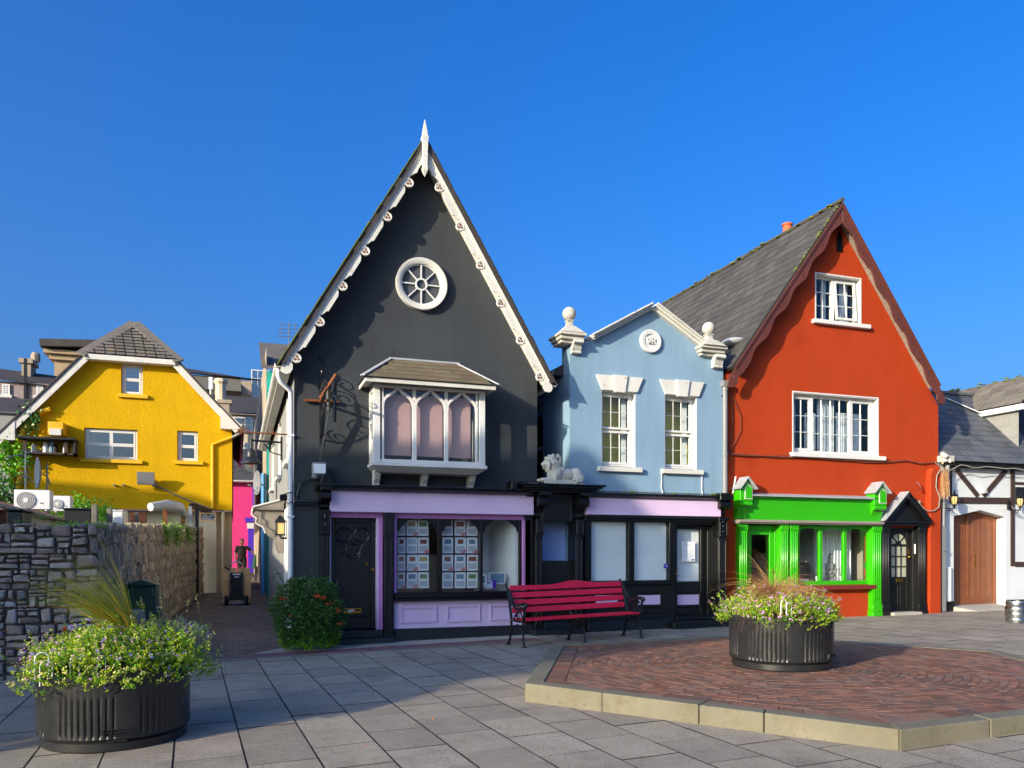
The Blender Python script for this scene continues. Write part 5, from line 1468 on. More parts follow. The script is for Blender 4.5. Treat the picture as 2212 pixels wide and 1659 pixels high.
x0, x1, z0, z1 = bd_o
mb = MB(); mb.frame(x0, x1, z0, z1, .055, YR+.0, YR+.15); O(mb, 'frame', 'black_satin', bd, bev=.005)
ddE = E('door', None, None); ddE.parent = bd; OFF[ddE.name] = Vector((12.45, YR, 0))
D0, D1, E0, E1 = x0+.058, x1-.058, z0+.02, z1-.058
gq = (UX(11,1272,YR+.1)+.06, UX(11,1408,YR+.1), U(11,1290,940,YR+.1)[1], U(11,1290,725,YR+.1)[1])
gq = (D0+.06, D1-.1, gq[2], gq[3]); cxx = (gq[0]+gq[1])/2; rad = (gq[1]-gq[0])/2
mb = MB(); mb.box(D0, gq[0], YR+.08, YR+.13, E0, E1); mb.box(gq[1], D1, YR+.08, YR+.13, E0, E1); mb.box(gq[0], gq[1], YR+.08, YR+.13, E0, gq[2]); 
zf = gq[3]+.05
mb.box(gq[0], gq[1], YR+.08, YR+.13, gq[3], zf)
archp = [(cxx+rad*math.cos(math.pi*i/14), zf+rad*1.05*math.sin(math.pi*i/14)) for i in range(15)]
mb.xz(archp+[(gq[0], E1), (gq[1], E1)], YR+.08, YR+.13)
for i in (1, 2): x = gq[0]+(gq[1]-gq[0])*i/3; mb.box(x-.014, x+.014, YR+.085, YR+.125, gq[2], gq[3])
for j in (1, 2):
    z = gq[2]+(gq[3]-gq[2])*j/3
    for i in range(3): mb.box(gq[0]+(gq[1]-gq[0])*i/3+(.014 if i else 0), gq[0]+(gq[1]-gq[0])*(i+1)/3-(.014 if i < 2 else 0), YR+.086, YR+.124, z-.014, z+.014)
for t in (45, 90, 135):
    d = Vector((math.cos(R_(t)), 0, math.sin(R_(t)))); c = Vector((cxx, YR+.105, zf)); mb.bar(c+d*.07, c+d*(rad*1.02), .024, .04, up=(0,1,0))
mb.lathe([(.001,-.02),(.075,-.02),(.075,.02),(.001,.02)], 16, (cxx, YR+.105, zf), 'y', 0, math.pi)
for sg in (-1, 1):
    xa, xb = (gq[0]-.01, cxx-.03) if sg < 0 else (cxx+.03, gq[1]+.01)
    mb.frame(xa, xb, E0+.14, gq[2]-.2, .025, YR+.065, YR+.079)
O(mb, 'leaf', 'black_satin', ddE, bev=.004)
for i in range(3):
    for j in range(3):
        g = MB(); g.box(gq[0]+(gq[1]-gq[0])*i/3+.001, gq[0]+(gq[1]-gq[0])*(i+1)/3-.001, YR+.1, YR+.104, gq[2]+(gq[3]-gq[2])*j/3, gq[2]+(gq[3]-gq[2])*(j+1)/3); O(g, 'pane', 'glass_frosted', ddE)
g = MB(); g.xz([(cxx+rad*math.cos(math.pi*i/14), zf+rad*1.04*math.sin(math.pi*i/14)) for i in range(15)], YR+.1, YR+.104); O(g, 'fanlight', 'glass_frosted', ddE)
lx, lz = U(11, 1338, 963, YR+.07); bx(ddE, 'letter_box', 'brass', lx-.1, lx+.1, YR+.066, YR+.079, lz-.035, lz+.035)
for i, ch in enumerate('3A'):
    tx, tz = U(11, 1415, 745+i*27, YR+.07); text(ch, 'numeral', 'brass', ddE, (D1-.045, YR+.075, tz), .11, ext=.004)
kx, kz = U(11, 1421, 800, YR+.07); mb = MB(); mb.ball((D1-.045, YR+.06, kz), .03, 10, 8); O(mb, 'knob', 'brass', ddE, sm=True)
bx(bd, 'threshold', 'concrete', pl[1], pr[0], 14.1, YR+.15, zb0, z0+.015, .015)
room(red, bd_o[0]-.05, bd_o[1]+.3, YR+.2, 17, .1, z1+.1, 'room_warm')
# red flue boxed at the right edge, downpipe at the left edge, wires
x0, x1 = UX(11,1556,14.2), UX(11,1632,14.2); zt = U(11,1580,165,14.2)[1]
pts = [(x0-.03, gz(15)-.06), (x1, gz(15)-.06), (x1, zt)] + [(x1-.05, zt+.02), (x0+.05, zt-.04), (x0, zt-.2), (x0-.02, 1.4)]
mb = MB(); mb.xz(pts, 14.2, YR-.002); O(mb, 'boxed_pipe', 'red_render', red, bev=.05, seg=4)
xd = UX(6, 1978, 14.25); zd = U(6, 1978, 752, 14.25)[1]
mb = MB(); mb.tube([(xd, 14.25, zd), (xd, 14.25, 2.75)], .05, 10); mb.box(xd-.07, xd+.07, 14.19, 14.31, zd-.02, zd+.1)
for q in (790, 1335): z = U(6,1978,q,14.25)[1]; mb.tube([(xd, 14.25, z), (xd, 14.25, z+.05)], .058, 10)
O(mb, 'downpipe', 'plastic_grey', red, sm=30)
z0 = U(11, 130, 80, 14.3)[1]; xa, xb = UX(11,110,14.3), UX(11,1600,14.3)
mb = MB(); yv = 14.32
pts = [U(11, *p, yv) for p in ((110,68),(215,80),(470,98),(560,100),(900,112),(1100,135),(1240,135),(1380,122),(1490,145),(1600,133))]
mb.tube([(p[0], yv, p[1]) for p in pts], .014, 6)
pts2 = [U(11, *p, yv) for p in ((110,78),(250,90),(480,92),(555,78),(580,95),(900,120),(1100,128))]
mb.tube([(p[0], yv-.01, p[1]) for p in pts2], .009, 6)
for ps in (((2000,780),(2035,900),(2042,1050),(2020,1200),(1998,1310)), ((1995,790),(2060,880),(2105,1000),(2105,1120),(2060,1220),(2005,1315))):
    mb.tube([(U(6,*p,yv)[0], yv, U(6,*p,yv)[1]) for p in ps], .008, 6)
O(mb, 'cable', 'cable', red, sm=True)
mb = MB(); pts = [U(11, *p, 14.12) for p in ((1600,135),(1640,175),(1610,230),(1605,310),(1632,380),(1625,450),(1590,475),(1545,478),(1510,450),(1485,418))]
mb.tube([(p[0], 14.16, p[1]) for p in pts], .013, 6); c = U(11,1482,417,14.3); mb.ball((c[0], 14.33, c[1]), .05, 8, 6); O(mb, 'cable', 'cable_grey', red, sm=True)
c = U(11, 1473, 322, 14.3); mb = MB(); mb.tube([(c[0]-.02, 14.35, c[1]+.17), (c[0], 14.28, c[1]+.1), (c[0]+.01, 14.24, c[1]), (c[0]-.03, 14.25, c[1]-.03)], .018, 8); O(mb, 'hook', 'red_dark', red, sm=True)
c = U(11, 1460, 740, 14.34); bx(red, 'entry_phone', 'white_plastic', c[0]-.07, c[0]+.06, 14.3, YR-.002, c[1]-.13, c[1]+.11, .01)
mb = MB(); p0, p1_ = U(11,188,235,14.3), U(11,168,355,14.3); mb.bar((p0[0],14.3,p0[1]), (p1_[0],14.3,p1_[1]), .025, .02); O(mb, 'pipe_stub', 'white_plastic', red)
# ------------------------------------------------------------------ the white half-timbered house at the right edge
YT = 14.42
wh = E('timbered_house', 'white half-timbered house with slate roof and arched brown door at the right edge', 'house', (17.0, YT, 0), world=True)
TL, TR = 15.5, 21.0
dz0 = gz(16.5)+.1
dx0, dx1 = UX(16,330,YT), UX(16,655,YT)
dzt = U(16,330,918,YT)[1]; dza = U(16,490,880,YT)[1]
eave = 3.72
mb = MB()
wallgrid(mb, [(TL,-.2),(TR,-.2),(TR,eave),(TL,eave)], [(dx0, dx1, -.2, dza)], YT, .28)
xm = (dx0+dx1)/2
mb.xz([(dx0, dzt), (dx0, dza+.001), (xm, dza+.001)], YT, YT+.28); mb.xz([(dx1, dzt), (xm, dza+.001), (dx1, dza+.001)], YT, YT+.28)
O(mb, 'wall', 'grey_white_render', wh)
bx(wh, 'reveal', 'white_paint', dx1-.012, dx1-.001, YT+.003, YT+.27, gz(17)+.25, dzt)
# timbers
def tim(p, q, w=.12):
    a, b = U(16, *p, YT), U(16, *q, YT); mb = MB(); mb.bar((a[0], YT-.012, a[1]), (b[0], YT-.012, b[1]), .03, w, up=(0,0,1)) if False else None
    A, B = Vector((a[0],0,a[1])), Vector((b[0],0,b[1])); T = (B-A).normalized(); n = Vector((-T.z,0,T.x))*(w/2)
    mb.xz([(v.x, v.z) for v in (A-n, B-n, B+n, A+n)], YT-.03, YT-.002); O(mb, 'timber', 'timber_dark', wh, bev=.004)
tim((345,628),(478,792)); tim((655,628),(512,792)); tim((303,818),(683,822),.15); tim((694,620),(694,1228),.12); tim((708,1217),(900,1222),.12); tim((708,712),(900,716),.06); tim((310,620),(310,798),.05)
x0, z1 = U(16,712,735,YT); bx(wh, 'dark_board', 'dark_plastic', x0, x0+1.6, YT-.025, YT-.002, z1-.42, z1)
pz = U(16,270,1450,YT)[1]
bx(wh, 'plinth', 'black_satin', TL+.08, dx0-.005, YT-.03, YT, -.2, pz); bx(wh, 'plinth', 'black_satin', dx1+.0, TR, YT-.03, YT, -.2, pz)
bx(wh, 'side_panel', 'white_plastic', UX(16,275,YT), UX(16,298,YT), YT-.08, YT-.031, pz+.002, U(16,275,1235,YT)[1])
# door
dE = E('door', None, None); dE.parent = wh; OFF[dE.name] = Vector((17.0, YT, 0)); dE['label'] = 'brown boarded arched door'
yd = YT+.24; d0, d1 = dx0+.0, dx1-.01
fr_ = .09
mb = MB(); mb.box(d0, d0+fr_, yd, yd+.08, dz0, dzt+.01); mb.box(d1-fr_, d1, yd, yd+.08, dz0, dzt+.01)
mb.xz([(d0, dzt+.011), (xm, dza+.0), (d1, dzt+.011), (d1, dzt-.08), (xm, dza-.1), (d0, dzt-.08)], yd-.005, yd+.08); O(mb, 'door_frame', 'wood_brown', dE, bev=.006)
n = 9; w = (d1-d0-2*fr_)/n
for i in range(n):
    a = d0+fr_+i*w; 
    zt = dzt-.06+(dza-dzt)*(1-abs((a+w/2)-xm)/((d1-d0)/2))
    mb = MB(); mb.box(a+.003, a+w-.003, yd+.03+(.012 if i in (3,) else 0), yd+.06, dz0+.02, zt); O(mb, 'plank', 'wood_brown', dE, bev=.004)
mb = MB(); mb.box(d0+fr_, d1-fr_, yd+.02, yd+.029, dz0+.02, dz0+.2); mb.box(xm-.12, xm-.04, yd+.015, yd+.029, dz0+.2, dza-.12); O(mb, 'rail', 'wood_brown', dE, bev=.004)
mb = MB(); mb.box(xm+.12, xm+.135, yd+.012, yd+.029, 1.25, 1.55); O(mb, 'handle', 'brass', dE)
mb = MB(); mb.xy([(dx0-.05, YT+.3), (dx0-.05, YT-.02), (dx0+.35, YT-.35), (dx1+.15, YT-.3), (dx1+.25, YT-.02), (dx1, YT+.3)], -.1, lambda x, y: gz(x)+(.11 if y > YT-.1 else .015)); O(mb, 'ramp', 'concrete', wh, bev=.01)
# gutter, downpipe
mb = MB(); gutter(mb, (TL-.06, 14.22, eave-.03), (TR, 14.22, eave-.03), .07); O(mb, 'gutter', 'black_satin', wh)
bx(wh, 'fascia', 'black_satin', TL+.05, TR, 14.3, 14.33, eave-.13, eave+.03)
xp = UX(16, 265, 14.3)
mb = MB(); mb.box(xp-.06, xp+.05, 14.26, 14.36, gz(15.5)+.02, 2.2); mb.tube([(xp, 14.3, 2.2), (xp, 14.3, 2.9), (xp+.02, 14.25, 3.2), (xp+.05, 14.22, 3.62)], .05, 10); mb.box(xp-.08, xp+.07, 14.24, 14.38, 1.62, 1.66); O(mb, 'downpipe', 'plastic_grey', wh, bev=.004)
mb = MB()
for i in range(200):
    t = rnd.random(); mb.tube([(xp-.12+rnd.uniform(-.1,.08), 14.15+rnd.uniform(-.06,.06), 3.5-t*.3+rnd.uniform(-.1,.1)), (xp-.12+rnd.uniform(-.12,.08), 14.12+rnd.uniform(-.06,.06), 3.05+rnd.uniform(-.25,.3))], .004, 4)
O(mb, 'dried_creeper', 'grass_straw', wh, kind='stuff')
# roof
rise = 2.13; P0 = Vector((TL-.02, 14.2, eave)); V = Vector((0, rise+.1, rise)).normalized(); VLn = Vector((0, rise+.1, rise)).length
mb = MB(); mb.add([(TL-.02,14.2,eave),(TR,14.2,eave),(TR,14.2+rise+.1,eave+rise),(TL-.02,14.2+rise+.1,eave+rise),(TL-.02,14.2+2*rise,eave),(TR,14.2+2*rise,eave)], [(0,1,2,3),(3,2,5,4),(0,3,4)])
rf = O(mb, 'roof', 'roof_deck', wh)
slates(rf, P0, (1,0,0), V, 3.6, VLn, .33, .225, 'slate_blue', thick=.01)
bx(rf, 'ridge', 'slate_blue', TL-.02, TR, 14.2+rise, 14.2+rise+.2, eave+rise-.02, eave+rise+.05)
mb = MB(); mb.box(TL-.05, TL+.25, 14.16, 14.4, eave-.02, eave+.12); 
for i in range(14): mb.ball((TL-.02+rnd.uniform(-.04,.2), 14.16+rnd.uniform(-.05,.15), eave+.0+rnd.uniform(-.05,.15)), rnd.uniform(.03,.07), 6, 5)
O(mb, 'eave_mortar', 'stone_white', rf)
# wing on the right, running back
wx = 18.45; ez = 5.15
mb = MB(); mb.add([(wx,14.7,3.6),(wx,20,3.6),(wx,20,ez),(wx,14.7,ez)], [(3,2,1,0)]); wing = O(mb, 'wing_wall', 'grey_render', wh)
for j in range(4):
    y = 14.75+(j % 2)*.2
    while y < 17.5:
        mb = MB(); mb.box(wx-.012, wx-.001, y, y+.42, 3.85+j*.32, 3.85+j*.32+.31); O(mb, 'block', 'grey_render', wing); y += .43
mb = MB(); mb.box(wx-.14, wx-.02, 14.5, 20, ez-.02, ez+.12); O(mb, 'wing_fascia', 'white_gloss', wh, bev=.01)
Vw = Vector((.75, 0, .68)).normalized()
mb = MB(); mb.add([(wx-.16,14.5,ez+.13),(wx-.16,20,ez+.13),(wx-.16+.95,20,ez+.13+.86),(wx-.16+.95,14.5,ez+.13+.86)], [(3,2,1,0)]); wr = O(mb, 'wing_roof', 'roof_deck', wh)
slates(wr, (wx-.16, 20, ez+.135), (0,-1,0), Vw, 5.5, 1.27, .36, .24, 'slate_lichen', thick=.01)
mb = MB()
for i in range(60):
    y = rnd.uniform(14.6, 19); mb.ball((wx-.16+.95+rnd.uniform(-.1,.05), y, ez+.99+rnd.uniform(-.05,.06)), rnd.uniform(.02,.05), 6, 5, (1,1.6,.7))
O(mb, 'moss', 'moss', wr, kind='stuff')
mb = MB(); mb.bar((17.75, 16.3, 5.72), (wx-.12, 15.6, ez+.03), .16, .02); O(mb, 'valley_flashing', 'lead', wh)
c = U(16, 500, 762, YT); mb = MB(); mb.ball((c[0], YT-.05, c[1]), .085, 12, 8, (1,.6,.9))
for k in range(4): mb.box(c[0]-.08, c[0]+.08, YT-.115+k*.004, YT-.1, c[1]-.05+k*.03, c[1]-.038+k*.03)
O(mb, 'vent_cowl', 'white_plastic', wh, sm=30)
mb = MB(); y = 14.12
pts = [U(16, *p, y) for p in ((235,590),(270,615),(300,635),(330,620),(372,598),(410,602),(450,616),(490,615),(530,608),(600,615),(660,622),(706,618),(780,632))]
mb.tube([(p[0], y, p[1]) for p in pts], .013, 6); O(mb, 'cable', 'cable_grey', wh, sm=True)
# wall lanterns
def lantern(px, py, label, glow):
    x, z = U(16, px, py, 14.1)
    t = E('wall_lantern', label, 'lamp', (x, 14.1, z), group='coach lanterns on the timbered house')
    mb = MB(); mb.lathe([(.03,-.1),(.045,-.09),(.062,-.02),(.068,.04),(.06,.09),(.03,.1)], 8, (0,0,0)); O(mb, 'glass', 'lamp_glass', t)
    mb = MB()
    for k in range(8):
        a = math.pi*2*k/8; mb.tube([(r*math.cos(a), r*math.sin(a), h) for r, h in ((.033,-.1),(.05,-.088),(.067,-.02),(.073,.04),(.065,.09))], .006, 4)
    mb.lathe([(.075,.088),(.085,.1),(.06,.125),(.03,.145),(.02,.17),(.03,.18),(.012,.2),(.018,.215),(.004,.25)], 10); mb.lathe([(.04,-.1),(.03,-.13),(.012,-.15),(.02,-.17),(.004,-.21)], 10)
    O(mb, 'cage', 'black_iron', t)
    mb = MB(); mb.tube([(0,0,-.16),(0,.06,-.2),(0,.14,-.17),(-.02,.2,-.1),(-.03,.26,-.06)], .014, 6); mb.tube([(0,.05,-.19),(.05,.1,-.25),(-.02,.16,-.22)], .01, 6); mb.tube(spiral((.16,-.2), .06, .015, 0, 500, 24), .008, 5); mb.box(-.06,.0,.25,.3,-.16,.06)
    O(mb, 'bracket', 'black_iron', t)
lantern(335, 818, 'black coach lantern on the wall just before the arched brown door', 0)
lantern(745, 830, 'black coach lantern on the upright timber beyond the arched brown door', 1)
# aerial
x, z = U(16, 515, 185, 17.5)
t = E('tv_aerial', 'small television aerial rising behind the timbered house roof', 'aerial', (x, 17.5, 5.0))
mb = MB(); mb.tube([(0,0,0),(0,0,z-5+.42)], .014, 6); O(mb, 'mast', 'galv', t)
mb = MB(); mb.tube([(-.45,0,z-5+.22),(.45,0,z-5+.22)], .012, 6)
for k in (-.38,-.22,.1,.3): mb.tube([(k,0,z-5+.12),(k,0,z-5+.32)], .01, 5)
mb.box(-.12,.12,-.01,.01,z-5+.4,z-5+.42); O(mb, 'array', 'dark_plastic', t)
# ------------------------------------------------------------------ the left: stone wall, yellow house, yard, alley houses
YY = 28.8
yel = E('yellow_house', 'bright yellow rough-rendered house with half-hipped slate roof behind the stone wall', 'house', (-3.4, YY, 0), world=True)
P = lambda x, y, Y=YY: U(1, x, y, Y)
xl, xr = P(100,1000)[0], P(1862,1000)[0]
zb = P(1860,1610)[1]; ze = P(1860,965)[1]
xtl, zt = P(715,385)[0], P(715,385)[1]; xtr = P(1375,400)[0]
slL = (zt-ze)/(xtl-P(137,1045)[0])
zel = zt-(xtl-xl)*slL
rects = {'a': UR(1,675,1102,942,1195,YY), 'b': UR(1,1422,1590,966,1212,YY), 'c': UR(1,972,1146,424,676,YY)}
mb = MB(); wallgrid(mb, [(xl,zb),(xr,zb),(xr,ze),(xtr,zt),(xtl,zt),(xl,zel)], list(rects.values()), YY, .2); O(mb, 'wall', 'yellow_render', yel)
for k, (x0, x1, z0, z1) in rects.items():
    xm, zm = (x0+x1)/2, (z0+z1)/2
    L = [(x0+.07,xm-.001,zm+.001,z1-.07,1,1,.05),(xm+.001,x1-.07,zm+.001,z1-.07,1,1,.05),(x0+.07,xm-.001,z0+.07,zm-.001,1,1,.05),(xm+.001,x1-.07,z0+.07,zm-.001,1,1,.05)] if k == 'a' else [(x0+.07,x1-.07,zm+.001,z1-.07,1,1,.05),(x0+.07,x1-.07,z0+.07,zm-.001,1,1,.05)]
    window(yel, (x0+.01,x1-.01,z0+.02,z1-.01), YY+.1, L, fw=.065, glass='glass_mirror')
    bx(yel, 'sill', 'yellow_paint', x0-.1, x1+.16, YY-.1, YY+.1, z0-.1, z0+.015)
    room(yel, x0-.2, x1+.2, YY+.22, YY+2.5, z0-.2, z1+.05, 'room_dark')
x0, x1, z0, z1 = rects['a']; bx(yel, 'bottle', 'paper_red', x0+1.0, x0+1.1, YY+.3, YY+.38, z0+.08, z0+.3); bx(yel, 'box', 'paper', x0+.45, x0+.65, YY+.3, YY+.4, z0+.08, z0+.22)
# roof slopes and half hip
apx, apz = P(1080,112,YY+1.1); ap = (apx, YY+1.1, apz)
hl, hr = P(680,352,YY-.3), P(1410,398,YY-.3); hl = (hl[0], YY-.3, (hl[1]+hr[1])/2); hr = (hr[0], YY-.3, hl[2])
el = P(-70,1062,YY-.3); er = P(1925,955,YY-.3)
mb = MB()
mb.add([(el[0],YY-.3,el[1]),(el[0],40,el[1]),(apx,40,apz),ap,hl], [(0,4,3,2,1)])
mb.add([(er[0],YY-.3,er[1]),(er[0],40,er[1]),(apx,40,apz),ap,hr], [(1,2,3,4,0)])
mb.add([hl, hr, ap], [(0,1,2)])
rf = O(mb, 'roof', 'far_slate', yel)
rows = 11
hlV, hrV, apV = Vector(hl), Vector(hr), Vector(ap); nv = (hrV-hlV).cross(apV-hlV).normalized()
for j in range(rows):
    a, b = hlV.lerp(apV, j/rows), hrV.lerp(apV, j/rows); a2, b2 = hlV.lerp(apV, min(1,(j+1.15)/rows)), hrV.lerp(apV, min(1,(j+1.15)/rows))
    L = (b-a).length; n = max(1, int(L/.3)); w = .3
    u = -(j % 2)*.15
    while u < L:
        p, q = max(u,.02), min(u+w-.03, L-.02)
        if q-p > .05:
            L2 = (b2-a2).length; off = (L-L2)/2
            p2, q2 = min(max(p-off,0),L2), min(max(q-off,0),L2)
            e = (b-a).normalized()
            vs = [a+e*p+nv*.06, a+e*q+nv*.06, a2+e*q2+nv*.012, a2+e*p2+nv*.012]; vs += [v+nv*.012 for v in vs]
            m = MB(); m.add(vs, [(3,2,1,0),(4,5,6,7),(0,1,5,4),(1,2,6,5),(2,3,7,6),(3,0,4,7)]); O(m, 'slate', 'slate_lichen', rf)
        u += w
mb = MB(); mb.bar(hlV+nv*.05-Vector((.12,0,.08)), apV+nv*.05, .34, .06, up=nv); mb.bar(hrV+nv*.05+Vector((.12,0,-.08)), apV+nv*.05, .34, .06, up=nv); O(mb, 'hip_slates', 'slate_lichen', rf, bev=.01)
mb = MB(); mb.box(hl[0], hr[0], YY-.34, YY-.2, hl[2]-.17, hl[2]-.0); mb.box(hl[0]+.1, hr[0]-.1, YY-.2, YY, hl[2]-.17, hl[2]-.12); O(mb, 'fascia', 'white_worn', yel, bev=.01)
for a, b, sg in ((hl, el, -1), (hr, er, 1)):
    A, B = Vector((a[0],0,a[2])), Vector((b[0],0,b[1])); T = (B-A).normalized(); n = Vector((-sg*abs(T.z), 0, -abs(T.x)))
    mb = MB(); mb.xz([(v.x,v.z) for v in (A-n*.02, B-n*.02, B+n*.2, A+n*.2)], YY-.28, YY-.23); O(mb, 'bargeboard', 'white_worn', yel, bev=.008)
    mb = MB(); mb.xz([(v.x,v.z) for v in (A+n*.06, B+n*.06, B+n*.08, A+n*.08)], YY-.229, YY); O(mb, 'soffit', 'white_worn', yel)
    mb = MB(); mb.xz([(v.x,v.z) for v in (A-n*.021, B-n*.021, B-n*.07, A-n*.07)], YY-.32, YY-.1); O(mb, 'verge', 'far_slate', yel)
e0, e1 = P(1770,860)[0], P(1925,860)[0]
mb = MB(); mb.xz([(e0, P(1780,960)[1]), (e1+.05, P(1925,968)[1]), (e1+.05, P(1925,935)[1]), (e0, P(1770,775)[1])], YY-.3, YY-.01); O(mb, 'eaves_box', 'white_worn', yel)
e0, e1 = P(-40,1000)[0], P(138,1000)[0]
mb = MB(); mb.xz([(e0, P(-40,1052)[1]), (e1, P(137,1052)[1]), (e1, P(137,880)[1]), (e0, P(-40,1035)[1])], YY-.3, YY-.01); O(mb, 'eaves_box', 'white_worn', yel)
mb = MB(); mb.box(xr-.02, xr, YY+.001, 40, zb, ze+.5); O(mb, 'side_wall', 'maroon', yel)
mb = MB(); gutter(mb, (er[0]+.06, YY-.3, er[1]-.02), (er[0]+.06, 40, er[1]-.02), .08); O(mb, 'gutter', 'black_satin', yel)
# ground storey, cream, set back under the yellow
c0 = P(1600,1650)[0]
mb = MB(); mb.box(c0, P(1735,1650)[0], YY+.1, YY+.7, -.1, zb); mb.box(P(1735,1650)[0], P(1790,1650)[0], YY+.5, YY+.9, -.1, zb); mb.box(P(1792,1650)[0], xr-.02, YY+.8, YY+4, -.1, zb); mb.box(c0-.2, xr-.02, YY+3.9, YY+4, -.1, zb); mb.box(xl, c0-.002, YY+.4, YY+.6, -.1, zb)
O(mb, 'ground_storey', 'cream_render', yel)
mb = MB(); x, z = P(1780,1600); mb.tube([(x+.04, YY+.1, zb), (x+.04, YY+.1, .2)], .05, 8); O(mb, 'downpipe', 'cream_render', yel)
mb = MB(); mb.box(xl, xr, YY+.05, YY+4, zb-.04, zb-.002); O(mb, 'jetty_soffit', 'white_worn', yel)
# wall furniture of the yellow house
xv, zv = P(1705,1080); mb = MB(); mb.tube([(xv, YY-.05, zv), (xv, YY-.05, P(1705,1590)[1])], .05, 8); a = P(1860,1022); mb.tube([(xv, YY-.05, zv), (a[0], YY-.05, a[1])], .05, 8); O(mb, 'downpipe', 'yellow_paint', yel, sm=True)
a, b = P(1860,1025), P(1935,985); mb = MB(); mb.tube([(a[0], YY-.06, a[1]), (b[0], YY-.1, b[1]), (b[0]+.05, YY-.1, b[1]+.2)], .045, 8); O(mb, 'downpipe', 'galv', yel, sm=True)
pts = [P(*p) for p in ((410,795),(330,820),(250,890),(195,960),(170,1050),(160,1200),(175,1300),(150,1430))]
mb = MB(); mb.tube([(p[0], YY-.12, p[1]) for p in pts], .085, 8); O(mb, 'duct', 'yellow_paint', yel, sm=True)
pts = [P(*p) for p in ((50,1105),(105,1125),(108,1420))]; mb = MB(); mb.tube([(p[0], YY-.1, p[1]) for p in pts], .08, 8); O(mb, 'duct', 'yellow_paint', yel, sm=True)
x0, x1, z0, z1 = UR(1,392,516,898,1002,YY-.4); mb = MB(); mb.box(x0, x1, YY-.55, YY-.002, z0, z1); mb.box(x0+.03, x1-.03, YY-.6, YY-.55, z0+.05, z0+.2); O(mb, 'vent_box', 'yellow_paint', yel, bev=.01)
mb = MB(); mb.box(x0+.05, x1-.05, YY-.62, YY-.601, z0-.02, z0+.18); O(mb, 'vent_grille', 'white_worn', yel)
x0, x1, z0, z1 = UR(1,140,610,1018,1032,YY-.5); sh = E('wall_shelf', None, None); sh.parent = yel; OFF[sh.name] = Vector((-3.4, YY, 0))
bx(sh, 'canopy', 'dark_plastic', x0, x1, YY-.75, YY-.01, z0, z1+.01)
x0, x1, z0, z1 = UR(1,190,605,1035,1150,YY-.5); mb = MB(); mb.box(x0, x1, YY-.6, YY-.01, z0, z0+.05); mb.box(x0, x0+.1, YY-.6, YY-.5, z0, z1); mb.box(x1-.3, x1-.2, YY-.6, YY-.5, z0, z1); mb.box(x1-.05, x1, YY-.6, YY-.1, z0, z1); O(mb, 'rack', 'timber_dark', sh)
for i, (a, mt) in enumerate(((.35,'white_worn'),(.8,'paper'),(1.05,'photo_blue'),(1.2,'dark_plastic'),(1.6,'paper_grey'),(1.95,'dark_plastic'))):
    mb = MB(); h = .2+.07*(i % 3); mb.lathe([(.07,0),(.075,.02),(.075,h),(.05,h+.04),(.03,h+.08)], 10, (x0+a*.7, YY-.35, z0+.051)); O(mb, 'meter', mt, sh)
# floodlight
c = P(1172,1352,YY-.3); mb = MB(); mb.box(-.26,.26,-.06,.06,-.2,.2); mb.v = [(v[0]+c[0], YY-.35+v[1]-v[2]*.35, c[1]+v[2]) for v in mb.v]; mb.box(c[0]-.04, c[0]+.04, YY-.3, YY-.002, c[1]-.05, c[1]+.05); O(mb, 'floodlight', 'plastic_grey', yel, bev=.01)
a, b, c2 = P(1240,1400), P(1400,1480), P(1700,1600); mb = MB(); mb.tube([(a[0],YY-.03,a[1]),(b[0],YY-.03,b[1]),(c2[0],YY-.03,c2[1])], .02, 5); x, z = P(1238,1400); mb.box(x-.06, x+.06, YY-.1, YY-.005, z-.07, z+.07)
for q in (925, 995): x, z = P(q, 1408); mb.tube([(x, YY-.002, z), (x, YY-.22, z)], .035, 8)
O(mb, 'cable', 'galv', yel)
# satellite dish + pole
def dish(name, px, py, Y, r, label, mat='plastic_grey', rz=0):
    x, z = P(px, py, Y); t = E(name, label, 'dish', (x, Y, z), rz)
    mb = MB(); n = 8; mb.lathe([(r*i/n if i else .004, .22*r*(i/n)**2) for i in range(n+1)]+[(r*.99, .22*r+.012), (.01, .02)], 24, (0,0,0), 'x', cap=False); O(mb, 'reflector', mat, t, sm=True)
    mb = MB(); mb.tube([(-.02,0,-.02),(-.15,0,-.1),(-.2,0,-.3)], .018, 6); mb.tube([(.05,0,-r*.9),(r*.8,0,-r*.25)], .012, 6); mb.box(r*.75, r*.95, -.03,.03,-r*.3,-r*.15); O(mb, 'arm', 'galv', t)
    return t
dish('satellite_dish', 332, 1308, 24.0, .42, 'round grey satellite dish in front of the yellow wall', rz=R_(200))
x, z = P(378, 1300, 24.0); t = E('aerial_pole', 'thin metal aerial pole beside the satellite dish on the yellow wall', 'pole', (x, 24.0, 2.3)); mb = MB(); mb.tube([(0,0,0),(0,0,P(378,1235,24.0)[1]-2.3)], .025, 6); mb.tube([(0,0,.9),(-.3,0,.9)], .02, 6); O(mb, 'mast', 'galv', t)
x, z = P(205, 1300, 26.0); t = E('yagi_aerial', 'spiky television aerial on a thin mast beside the ivy', 'aerial', (x, 26.0, 2.3)); mb = MB(); mb.tube([(0,0,0),(0,0,P(205,1130,26.0)[1]-2.3)], .022, 6); O(mb, 'mast', 'galv', t)
mb = MB(); h = P(205,1130,26.0)[1]-2.3
for k in range(7): mb.tube([(-.12,0,h-.15*k),(.12,0,h-.15*k)], .012, 5)
mb.tube([(-.45,0,h-.2),(.45,0,h+.05)], .015, 5); O(mb, 'array', 'galv', t)
